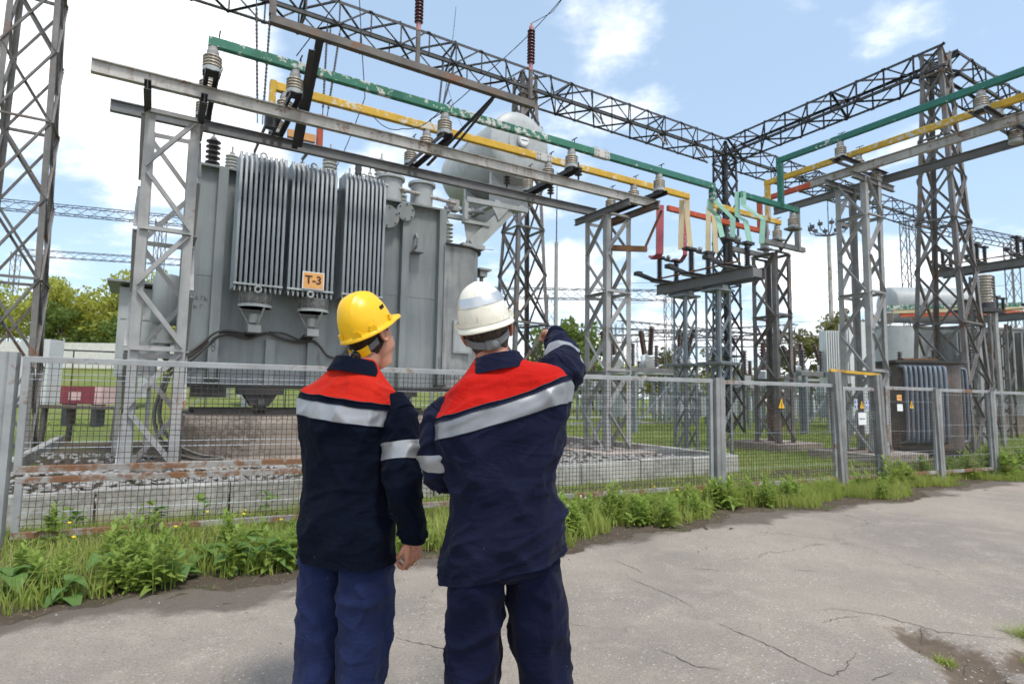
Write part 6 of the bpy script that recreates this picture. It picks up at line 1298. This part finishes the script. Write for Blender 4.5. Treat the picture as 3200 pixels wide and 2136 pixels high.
def ear_rows(side):
    pts = []
    for a in np.linspace(0, 2*np.pi, 19):
        pts.append((side*(.086+.010*max(0, math.cos(a-2.6))), -.012+.019*math.cos(a)-.006*math.sin(a), -.006+.033*math.sin(a)))
    return pts
HANDS = {}
def hand_tubes(curl, spread=1.0, thumb=(.9, .5)):
    """list of (points, radii): wrist at origin, fingers along +x, thumb side +y, back of hand +z"""
    out = [([(-.05, 0, 0), (-.01, 0, 0), (.02, .0, 0)], [.026, .026, .028])]
    for i, (y, l) in enumerate(((.033, .078), (.011, .086), (-.0115, .080), (-.034, .064))):
        base = Vector((.085-.006*abs(i-1.2), y, 0)); out.append(([(.0, y*.55, 0), (.045, y*.85, .003), tuple(base)], [.016, .0145, .0105])); d = Vector((1, (y*.9)*spread, 0)).normalized(); p = base; pts = [tuple(p)]; ang = 0
        for q, (fr_, c_) in enumerate(zip((.46, .30, .24), curl[i])):
            ang += c_; dd = Vector((d.x*math.cos(ang), d.y*math.cos(ang), -math.sin(ang))); p = p+dd*l*fr_; pts.append(tuple(p))
        out.append((pts, [.0096, .0088, .0080, .0066]))
    a, c = thumb; p0 = Vector((.012, .022, -.006)); p1 = p0+Vector((.030, .030*a, -.012)); p2 = p1+Vector((.030*math.cos(c), .012*a-.014*c, -.020*c-.004)); p3 = p2+Vector((.024*math.cos(c*1.5), -.010*c, -.014*c))
    out.append(([tuple(p0), tuple(p1), tuple(p2), tuple(p3)], [.016, .0125, .0105, .0080])); return out
def frame(x, up):
    x = Vector(x).normalized(); z = Vector(up); z = (z-x*x.dot(z)).normalized(); y = z.cross(x); return Matrix((x, y, z)).transposed()

def remesh(bm_objs, name, vox, smooth=5):
    me = bpy.data.meshes.new(name); m = MB()
    for b in bm_objs: m.add(b[0], b[1])
    me.from_pydata(m.v, [], m.f); bm = bmesh.new(); bm.from_mesh(me); bmesh.ops.recalc_face_normals(bm, faces=bm.faces); bm.to_mesh(me); bm.free()
    o = bpy.data.objects.new(name, me); COL.objects.link(o); r = o.modifiers.new('r', 'REMESH'); r.mode = 'VOXEL'; r.voxel_size = vox; s = o.modifiers.new('s', 'SMOOTH'); s.factor = .5; s.iterations = smooth
    bpy.context.view_layer.update(); out = bpy.data.meshes.new_from_object(o.evaluated_get(bpy.context.evaluated_depsgraph_get())); bpy.data.objects.remove(o); bpy.data.meshes.remove(me); out.name = name
    for p in out.polygons: p.use_smooth = True
    return out
def grid_geo(V, cap=True):
    m, n = V.shape[:2]; i = np.arange(m*n).reshape(m, n); r = np.roll(i, -1, 1); f = np.stack([i[:-1].ravel(), r[:-1].ravel(), r[1:].ravel(), i[1:].ravel()], 1).tolist()
    f += [list(range(n-1, -1, -1)), list(range((m-1)*n, m*n))]; return V.reshape(-1, 3).tolist(), f
def tub(pts, r, n=10):
    b = MB().tube(pts, r, n); return b.v, b.f
def ball(c, r, s=(1, 1, 1)):
    v, f = ico(2); return (v*r*np.array(s)+np.array(c)).tolist(), f.tolist()

def helmet(parent, HM, mat, kind):
    """hard hat in head coordinates (origin between ears), HM = head matrix in person space"""
    n, m = 96, 46; th = np.linspace(0, 2*np.pi, n, endpoint=False); c, s = np.cos(th), np.sin(th); V = []
    z0 = .028
    for i in range(m):
        t = i/(m-1); ph = t*math.pi/2; k = math.cos(ph)**.86; h = math.sin(ph)**.92*.158
        a, f, b = .098*k, .124*k, .122*k; x = np.sign(c)*np.abs(c)**.93*a; y = np.where(s > 0, f, b)*np.sign(s)*np.abs(s)**.93; z = z0+h+np.zeros(n)
        ridge = np.exp(-((np.abs(x)-.040)/.006)**2)*.0035*(t > .35) + (np.abs(x) < .04)*.004*sst(np.array(t), .3, .55) if kind == 'y' else np.exp(-(x/.012)**2)*.004*(t > .25)
        V.append(np.stack([x, y, z+ridge], 1))
    rim = []
    for dz, ex in ((-.010, .0125), (-.014, .014), (-.016, .0125), (-.014, .010), (-.004, .0105), (.004, .004)):
        a, f, b = .098+ex, .124+ex, .122+ex; br = np.exp(-((th-np.pi/2)/.78)**4); x = np.sign(c)*np.abs(c)**.93*a; y = np.where(s > 0, f, b)*np.sign(s)*np.abs(s)**.93
        if ex > .009: y = y+br*(.052 if kind == 'y' else .03)*(1 if ex > .0101 else .96); 
        rim.append(np.stack([x, y, z0+dz-br*.010*(ex > .009)+.006*np.abs(c)**2*0], 1))
    V = np.array([rim[5]*.985+np.array([0, 0, -.012])]+[rim[3], rim[2], rim[1], rim[0], rim[4], rim[5]]+V)
    o = child('helmet', wrap_mesh('helmet', V, (0, len(V)-1), mat, cap1=True), parent, None); o.matrix_basis = HM
    inner = np.array([np.stack([np.sign(c)*np.abs(c)**.93*.094*k, np.where(s > 0, .120, .118)*np.sign(s)*np.abs(s)**.93*k, np.full(n, zz)], 1) for k, zz in ((1.03, z0-.010), (1, z0+.02), (.8, z0+.08), (.3, z0+.12))])
    child('liner', wrap_mesh('liner', inner, (0, 3), 'plastic_black', cap1=True), o)
    def band(zf, t0, t1, w, off, mt, name, k=44, tk=.003):
        tt = np.linspace(t0, t1, k); O = []
        for q in tt:
            cc, ss = math.cos(q), math.sin(q); zc = zf(q); dirx, diry = cc, ss
            R_ = lambda ex: Vector((math.copysign(abs(cc)**.93, cc)*(.091+ex), math.copysign(abs(ss)**.93, ss)*((.116 if ss > 0 else .114)+ex), 0))
            for ex, dz in ((off, -w/2), (off+tk, -w/2), (off+tk, w/2), (off, w/2)): O.append(tuple(R_(ex)+Vector((0, 0, zc+dz))))
        fs = [(0, 1, 2, 3), tuple(4*k-4+j for j in (3, 2, 1, 0))]+[(4*i+j, 4*i+(j+1) % 4, 4*i+4+(j+1) % 4, 4*i+4+j) for i in range(k-1) for j in range(4)]
        me = MB().add(O, fs).mesh(name, mt, 50); return child(name, me, o)
    if kind == 'y':
        zf = lambda q: -.012-.034*max(0, -math.sin(q))**1.5
        band(zf, rad(203), rad(337), .026, -.008, 'plastic_grey', 'headband')
        band(zf, rad(232), rad(308), .036, -.003, 'helmet_yellow', 'nape_strap', 30, .006)
        kb = MB().lathe([(.020, 0), (.022, .006), (.022, .016), (.018, .022), (.010, .024)], (0, -.112, -.046), (0, -1, -.1), 20); child('ratchet_knob', kb.mesh('ratchet_knob', 'plastic_black', 40), o)
        child('knob_face', MB().lathe([(.009, 0), (.008, .003)], (0, -.1365, -.0485), (0, -1, -.1), 14).mesh('knob_face', 'helmet_yellow', 40), o)
        for a in (rad(-28), rad(208), rad(-62), rad(242), rad(28), rad(152)):
            cc, ss = math.cos(a), math.sin(a); p = Vector((cc*.103, ss*.127, z0+.004)); R = Matrix.Rotation(a, 3, 'Z'); child('strap_slot', MB().box(p, (.010, .034, .024), R).box(p+Vector((cc*.0015, ss*.0015, .016)), (.008, .024, .012), R).mesh('strap_slot', mat), o)
        vs = MB()
        for k in range(5): a = rad(14+4.0*k); vs.box((math.cos(a)*.0935, math.sin(a)*.117, z0+.068), (.004, .004, .016), Matrix.Rotation(a, 3, 'Z'))
        child('vent_slots', vs.mesh('vent_slots', 'plastic_black'), o)
    else:
        # silver tape and the lower groove
        def shell_band(ta, tb, off, mt, name):
            R = []
            for t in np.linspace(ta, tb, 5):
                ph = t*math.pi/2; k = math.cos(ph)**.86; h = math.sin(ph)**.92*.158; R.append(np.stack([np.sign(c)*np.abs(c)**.93*(.098*k+off), np.where(s > 0, .124*k+off, .122*k+off)*np.sign(s)*np.abs(s)**.93, np.full(n, z0+h+off*.3)], 1))
            child(name, wrap_mesh(name, np.array(R), (0, 4), mt), o)
        shell_band(.30, .48, .0022, 'silver_tape', 'reflective_tape'); shell_band(.02, .075, .0045, mat, 'rim_bead')
        zf = lambda q: -.010-.030*max(0, -math.sin(q))**1.5
        band(zf, rad(203), rad(337), .024, -.006, 'plastic_grey', 'headband'); band(zf, rad(204), rad(268), .027, -.001, 'plastic_grey', 'strap_tongue', 30, .004)
        child('ratchet_box', MB().box((.012, -.1175, -.040), (.052, .012, .034)).mesh('ratchet_box', 'plastic_grey'), o)
        for r_, y_, mt in ((.0115, -.1240, 'cap_metal'), (.0085, -.1255, 'plastic_grey'), (.0045, -.127, 'cap_metal')): child('ratchet_ring', MB().lathe([(r_, 0), (r_*.95, .002)], (.020, y_, -.039), (0, -1, 0), 20).mesh('ratchet_ring', mt, 40), o)
        for sx in (-1, 1): child('side_pivot', MB().lathe([(.014, 0), (.014, .006), (.009, .009)], (sx*.086, -.012, -.006), (sx, 0, 0), 16).mesh('side_pivot', 'plastic_grey', 40), o)
        child('visor_clip', MB().box((.108, .02, z0+.012), (.012, .03, .03)).box((-.108, .02, z0+.012), (.012, .03, .03)).mesh('visor_clip', mat), o)
    return o
def hair(parent, HM, mat, nape=-.100, side=-.035):
    V = head_mesh(None); n = V.shape[1]; N_ = grid_normals(V)
    if (N_*(V-V.mean(1, keepdims=True))).sum() < 0: N_ = -N_
    V = V+N_*.0035; th = np.linspace(0, 2*np.pi, n, endpoint=False); back = np.clip(-np.sin(th), 0, 1)
    hl = np.where(np.sin(th) > .35, .075, side+(nape-side)*back**.6); hl = np.where(np.sin(th) > .05, np.where(np.sin(th) < .35, -.020, hl), hl)
    fade = np.clip((V[..., 2]-hl[None])/.022, -.4, 1.2)
    a = np.where(fade.max(1) > -.39)[0][0]; me = wrap_mesh('hair', V, (int(a), 89), mat, N_=N_, cap1=True); at = me.attributes.new('fade', 'FLOAT', 'POINT'); at.data.foreach_set('value', fade[a:].ravel().astype(np.float32))
    o = child('hair', me, parent); o.matrix_basis = HM; return o

def sleeve(parent, path, bands, mat, ffn, label=None, seg=90, n=48):
    V = limb_rows(path, seg, n); V, N_ = displace(V, ffn); last = 0; objs = []
    o = child('sleeve', wrap_mesh('sleeve', V, (0, seg-1), mat, N_=N_, cap0=True, cap1=True), parent)
    for t_ in (.17, .90):
        k_ = int(t_*(seg-1)); rg = [tuple(p) for p in (V[k_]+N_[k_]*.001)]; child('seam', MB().tube(rg+[rg[0]], .0022, 5, False).mesh('seam', mat, 180), o)
    for (t0, t1) in bands:
        a, b = int(t0*(seg-1)), int(t1*(seg-1)); me = wrap_mesh('reflective_band', V, (a, b), 'reflective', .0028, N_); child('reflective_band', me, o)
    return o
def person(name, loc, yaw, label, P):
    HM = Matrix.Translation(P['head']) @ Matrix.Rotation(P['hyaw'], 4, 'Z') @ Matrix.Rotation(P['hpitch'], 4, 'X') @ Matrix.Rotation(P['hroll'], 4, 'Y')
    geo = []; Hd = head_mesh(None); v, f = grid_geo(Hd); geo.append(([tuple(HM @ Vector(p)) for p in v], f))
    for sd in (-1, 1):
        er = ear_rows(sd); geo.append(tub([tuple(HM @ Vector(p)) for p in er], .0065, 8)); cv, cf = ball((sd*.080, -.010, -.006), 1, (.007, .017, .029)); geo.append(([tuple(HM @ Vector(p)) for p in cv], cf))
    nb = P['neck']; hb = HM @ Vector((0, -.016, -.06)); geo.append(tub([nb, tuple(Vector(nb).lerp(hb, .5)), tuple(hb)], [.066, .061, .060], 24))
    V = torso_rows(P['torso'], np.linspace(.80, 1.50, 40), 40); cen = V.mean(1, keepdims=True); V = cen+(V-cen)*.74; geo.append(grid_geo(V))
    for arm in P['arms']:
        pts = [p[:3] for p in arm['path']]; rs_ = [max(.028, min(p[3], p[4])*.62) for p in arm['path']]; w, d, up = Vector(arm['wrist']), Vector(arm['hdir']), arm['hup']
        geo.append(tub([*pts, tuple(w)], rs_+[.026], 14)); R = frame(d, up); fl = arm.get('mirror', 1)
        for tp, tr in hand_tubes(arm['curl'], arm.get('spread', 1), arm.get('thumb', (.9, .5))): geo.append(tub([tuple(w+R @ Vector((p[0], p[1]*fl, p[2]))) for p in tp], tr, 10)); geo.append(ball(tuple(w+R @ Vector((tp[-1][0], tp[-1][1]*fl, tp[-1][2]))), tr[-1]))
        for yy in (.02, .0, -.02): geo.append(ball(tuple(w+R @ Vector((.045, yy*fl, 0))), .024, (1.6, 1, .62)) if False else ball(tuple(w+R @ Vector((.048, yy*fl, .0))), .0185))
    for lg in P['legs']:
        geo.append(tub([p[:3] for p in lg], [p[3]*.72 for p in lg], 14))
    me = remesh(geo, name, .0030, 2); me.materials.clear(); me.materials.append(MATS['skin'])
    o = bpy.data.objects.new(name, me); COL.objects.link(o); o.location = loc; o.rotation_euler = (0, 0, -yaw); BASE[o] = Vector(); tag(o, label, 'person', 'two workers seen from behind')
    hair(o, HM, P['hair']); hm = helmet(o, HM, P['helmet'], P['hk']); tag(hm, P['hlabel'])
    # jacket
    zs = np.unique(np.concatenate([np.linspace(P['hem'], P['s0'], 84), np.linspace(P['s0'], P['s1'], 8), np.linspace(P['s1'], P['yk'], 3), np.linspace(P['yk'], P['top'], 46)])); V = torso_rows(P['torso'], zs, 132); V, N_ = displace(V, P['fold']); ix = lambda z: int(np.argmin(np.abs(zs-z)))
    jk = child('jacket', wrap_mesh('jacket', V, (0, ix(P['s0'])), P['jm'], N_=N_, cap0=True), o, P['jlabel'])
    child('reflective_stripe', wrap_mesh('reflective_stripe', V, (ix(P['s0']), ix(P['s1'])), P.get('sm', 'reflective'), .0022, N_), jk); child('back_seam', wrap_mesh('back_seam', V, (ix(P['s1']), ix(P['yk'])), P['jm'], N_=N_), jk)
    child('red_yoke', wrap_mesh('red_yoke', V, (ix(P['yk']), len(zs)-1), P['rm'], .0035, N_, cap1=True), jk)
    for z_ in (P['s0'], P['s1'], P['yk']):
        k_ = ix(z_); rg = [tuple(p) for p in (V[k_]+N_[k_]*.0035)]; child('stitch_line', MB().tube(rg+[rg[0]], .0016, 5, False).mesh('stitch_line', 'stitch', 180), jk)
    hm_ = V[0:4]+N_[0:4]*.002; child('hem', wrap_mesh('hem', V, (0, 5), P['jm'], .003, N_), jk)
    C_ = P['collar']; n = 72; th = np.linspace(0, 2*np.pi, n, endpoint=False); rows = []
    for (h, ra, rb, dy) in ((-.046, .122, .112, 0), (-.026, .110, .102, 0), (-.006, .098, .092, 0), (.010, .088, .083, .002), (.017, .085, .080, .002), (.017, .079, .074, .002), (.010, .077, .072, .002), (-.03, .077, .072, 0)):
        x, y = np.cos(th)*ra, np.sin(th)*rb; bk = np.clip(-np.sin(th), -1, 1); rows.append(np.stack([C_[0]+x, C_[1]+y+dy+.0, C_[2]+h+bk*.014+C_[3]*x-.02*np.clip(np.sin(th), 0, 1)], 1))
    CV_ = np.array(rows); CV_, CN = displace(CV_, folds([((1, 0, .2), 14, 6, 1, 3.0)], .002, 1.0)); child('collar', wrap_mesh('collar', CV_, (0, len(rows)-1), P['jm'], N_=CN), jk)
    for arm in P['arms']:
        sl = sleeve(jk, arm['path'], arm['bands'], arm.get('mat', P['jm']), arm['fold'])
        if 'ring' in arm: 
            R = frame(arm['hdir'], arm['hup']); pr = [tuple(Vector(arm['wrist'])+R @ Vector((arm['ring'][0], arm['ring'][1]*arm.get('mirror', 1)+.0108*math.cos(a*.449), .0108*math.sin(a*.449)))) for a in range(15)]; child('finger_ring', MB().tube(pr, .0016, 6, False).mesh('finger_ring', 'gold', 60), o)
    # trousers
    hv = torso_rows(P['hips'], np.linspace(P['hips'][0][0], .98, 26), 96); hv, hn = displace(hv, folds([((0, 0, 1), 8, 5, 1, 2)], .004, 3.0)); tr = child('trousers', wrap_mesh('trousers', hv, (0, 25), P['tm'], N_=hn, cap0=True, cap1=True), o, P['tlabel'])
    for k, lg in enumerate(P['legs']):
        lv = limb_rows([(p[0], p[1], p[2], p[3], p[4]) for p in lg], 110, 56, 2.2); lv, ln = displace(lv, P['lfold'][k]); child('trouser_leg', wrap_mesh('trouser_leg', lv, (0, 109), P['tm'], N_=ln, cap0=True, cap1=True), tr)
        e = lg[-1]; b = MB().lathe([(.02, -.03), (.048, -.02), (.052, .02), (.045, .07)], (e[0], e[1]-.03, .05), n=16); fx = 1 if k else -1
        v2, f2 = ball((e[0]+.012*fx, e[1]+.085, .045), 1, (.048, .11, .045)); b.add([(p[0], p[1], max(p[2], .02)) for p in v2], f2); child('shoe', b.mesh('shoe', 'shoe', 50), o)
    return o

D_ = (0.0, 0.0, 1.0)
jf1 = folds([((.35, 0, 1), 5.5, 2.2, 1.0, 1.3), ((-.5, 0, 1), 7.5, 3.0, .55, 5.1), ((1, 0, .1), 14, 5, .30, 2.2)], .0125, 0.0, 1.50)
jf2 = folds([((.75, 0, 1), 5.0, 1.9, 1.15, 8.3), ((-.3, 0, 1), 8, 3.2, .5, 4.4), ((1, 0, .4), 15, 5, .32, 6.2)], .0190, 4.0, 1.49)
sf = lambda o, a=.0100: folds([((1, .4, .35), 13, 9, 1.0, 2.0+o), ((.2, 1, -.6), 10, 5, .6, 7.0+o)], a, o)
lf = lambda o, a=.0115: folds([((1, .2, .55), 7.0, 2.6, 1.0, 3.0+o), ((-.8, .2, .6), 8.0, 3.0, .8, 9.0+o), ((0, 0, 1), 7, 1.6, .9, 5+o)], a, o)
# man with the yellow helmet: standing, weight even, right arm hanging with half closed hand, head turned right and up
m1 = dict(
    head=(.030, .060, 1.660), hyaw=rad(-9), hpitch=rad(30), hroll=rad(-6), neck=(.012, .000, 1.47), hair='hair_brown', helmet='helmet_yellow', hk='y', hlabel='yellow hard hat with short brim and ratchet strap',
    torso=[(.66, .0, .0, .200, .200, .155, .150, -.02), (.80, .0, .0, .198, .198, .152, .150, -.03), (.95, .0, .0, .190, .190, .148, .146, -.05), (1.10, .0, -.005, .188, .188, .146, .146, -.07), (1.24, .0, -.012, .198, .200, .142, .150, -.10), (1.33, .0, -.016, .210, .216, .136, .146, -.11), (1.385, .0, -.014, .208, .222, .122, .130, -.11), (1.43, .0, -.008, .178, .192, .104, .108, -.09), (1.47, .0, .0, .130, .140, .090, .092, -.06), (1.505, .004, .004, .095, .100, .080, .082, -.03), (1.545, .006, .006, .074, .074, .068, .068, 0)],
    hem=.728, s0=1.296, s1=1.360, yk=1.384, top=1.545, fold=jf1, collar=(.008, .002, 1.527, -.10), jm='navy_jacket', rm='red_cloth', jlabel='navy work jacket with red shoulders and one grey stripe',
    arms=[dict(path=[(.150, .0, 1.355, .050, .060), (.192, .0, 1.335, .068, .080), (.226, -.004, 1.285, .072, .086), (.246, -.012, 1.21, .069, .082), (.258, -.028, 1.13, .066, .076), (.272, -.036, 1.05, .065, .073), (.280, -.016, .97, .061, .067), (.290, .014, .90, .055, .060), (.286, .030, .845, .048, .052), (.285, .034, .822, .046, .050)], bands=[(.34, .43)], fold=sf(0), wrist=(.285, .036, .820), hdir=(-.06, .16, -1), hup=(1, -.30, 0), mirror=-1, curl=((.55, 1.15, .7), (.6, 1.0, .6), (.65, .95, .55), (.7, .95, .5)), thumb=(.75, .75), ring=(.10, -.011)),
          dict(path=[(-.12, .0, 1.36, .050, .060), (-.165, .01, 1.34, .068, .08), (-.198, .035, 1.30, .074, .084), (-.200, .07, 1.20, .068, .078), (-.200, .12, 1.10, .064, .072), (-.175, .19, 1.02, .060, .064), (-.14, .25, .98, .054, .058), (-.12, .29, .97, .046, .050)], bands=[(.42, .50)], fold=sf(3), wrist=(-.118, .295, .968), hdir=(.4, .8, -.3), hup=(-.6, .2, .6), curl=((.4, .6, .4),)*4)],
    hips=[(.74, .0, .0, .10, .10, .08, .08, 0), (.775, .0, .0, .165, .165, .125, .13, 0), (.83, .0, .0, .180, .188, .120, .120, 0), (1.0, .0, .0, .150, .150, .10, .10, 0)], tm='blue_trousers', tlabel='loose royal blue work trousers',
    legs=[[(-.085, .0, .88, .070, .085), (-.095, .0, .74, .096, .114), (-.099, .0, .66, .099, .116), (-.108, .01, .52, .092, .106), (-.118, .012, .36, .088, .098), (-.128, .0, .20, .084, .095), (-.135, -.01, .06, .080, .092)], [(.085, .0, .88, .070, .085), (.092, .0, .74, .098, .116), (.092, .0, .66, .102, .118), (.088, .015, .52, .098, .110), (.080, .02, .36, .094, .104), (.076, .0, .20, .088, .10), (.074, -.01, .06, .084, .096)]], lfold=[lf(1), lf(6)])
person('person', (-.665, 2.50, 0.016), rad(20), 'worker in yellow helmet, red and navy jacket, right arm hanging', m1)
# man with the white helmet: right arm raised and pointing away, left elbow bent out
m2 = dict(
    head=(-.088, .055, 1.652), hyaw=rad(-2), hpitch=rad(14), hroll=rad(-15), neck=(-.048, .0, 1.47), hair='hair_grey', helmet='helmet_white', hk='w', hlabel='white hard hat with silver tape and grey ratchet strap',
    torso=[(.74, -.005, .0, .215, .215, .160, .155, .28), (.84, -.008, .0, .216, .222, .158, .155, .24), (.95, -.018, .0, .206, .214, .152, .150, .19), (1.10, -.022, -.006, .198, .196, .148, .148, .20), (1.24, -.028, -.014, .214, .214, .144, .154, .27), (1.34, -.026, -.018, .230, .232, .138, .150, .33), (1.395, -.026, -.016, .238, .232, .124, .132, .36), (1.44, -.032, -.010, .210, .205, .106, .110, .36), (1.48, -.040, -.002, .155, .160, .092, .094, .28), (1.515, -.048, .004, .105, .112, .082, .084, .15), (1.545, -.05, .006, .076, .076, .070, .070, .06)],
    sm='reflective_shaded', hem=.80, s0=1.318, s1=1.382, yk=1.398, top=1.545, fold=jf2, collar=(-.050, .002, 1.530, .20), jm='navy_jacket_faded', rm='red_cloth_deep', jlabel='faded navy work jacket with red shoulders and one grey stripe',
    arms=[dict(path=[(.10, .0, 1.435, .060, .066), (.165, .01, 1.465, .082, .086), (.212, .055, 1.500, .077, .085), (.228, .130, 1.530, .066, .074), (.238, .210, 1.566, .061, .066), (.246, .290, 1.602, .056, .060), (.252, .370, 1.636, .050, .054), (.254, .430, 1.658, .046, .049), (.254, .452, 1.665, .045, .048)], bands=[(.40, .50)], fold=sf(5, .013), wrist=(.248, .466, 1.682), hdir=(-.14, .95, .16), hup=(.25, 0, 1), mirror=-1, curl=((.08, .08, .05), (1.2, 1.3, .8), (1.25, 1.3, .8), (1.3, 1.3, .8)), thumb=(.4, 1.0)),
          dict(path=[(-.15, .0, 1.350, .055, .064), (-.202, .0, 1.325, .074, .084), (-.240, -.004, 1.275, .074, .086), (-.246, -.006, 1.21, .066, .080), (-.243, -.002, 1.155, .064, .076), (-.232, .036, 1.115, .064, .070), (-.228, .115, 1.11, .058, .060), (-.20, .205, 1.12, .052, .054), (-.18, .265, 1.13, .046, .048)], bands=[(.42, .50)], fold=sf(8, .012), wrist=(-.185, .272, 1.131), hdir=(.35, .9, .1), hup=(-.6, 0, .8), curl=((.5, .7, .4),)*4)],
    hips=[(.755, -.005, .0, .10, .10, .08, .08, 0), (.79, -.005, .0, .18, .18, .13, .135, 0), (.85, -.005, .0, .190, .190, .125, .125, 0), (1.0, -.01, .0, .16, .16, .11, .11, 0)], tm='navy_trousers', tlabel='loose dark navy work trousers',
    legs=[[(-.10, .0, .92, .072, .09), (-.104, .0, .78, .098, .116), (-.110, .0, .70, .100, .118), (-.118, .01, .54, .096, .110), (-.122, .012, .38, .092, .102), (-.128, .0, .20, .092, .10), (-.155, -.01, .06, .086, .096)], [(.095, .0, .92, .072, .09), (.100, .0, .78, .098, .116), (.108, .0, .70, .100, .118), (.124, .01, .54, .098, .110), (.142, .012, .38, .096, .104), (.156, .0, .20, .096, .102), (.178, -.01, .06, .09, .098)]], lfold=[lf(11, .0115), lf(17, .0115)])
person('person', (-.004, 2.20, 0.016), rad(-6), 'worker in white helmet, red and navy jacket, right arm raised to point', m2)
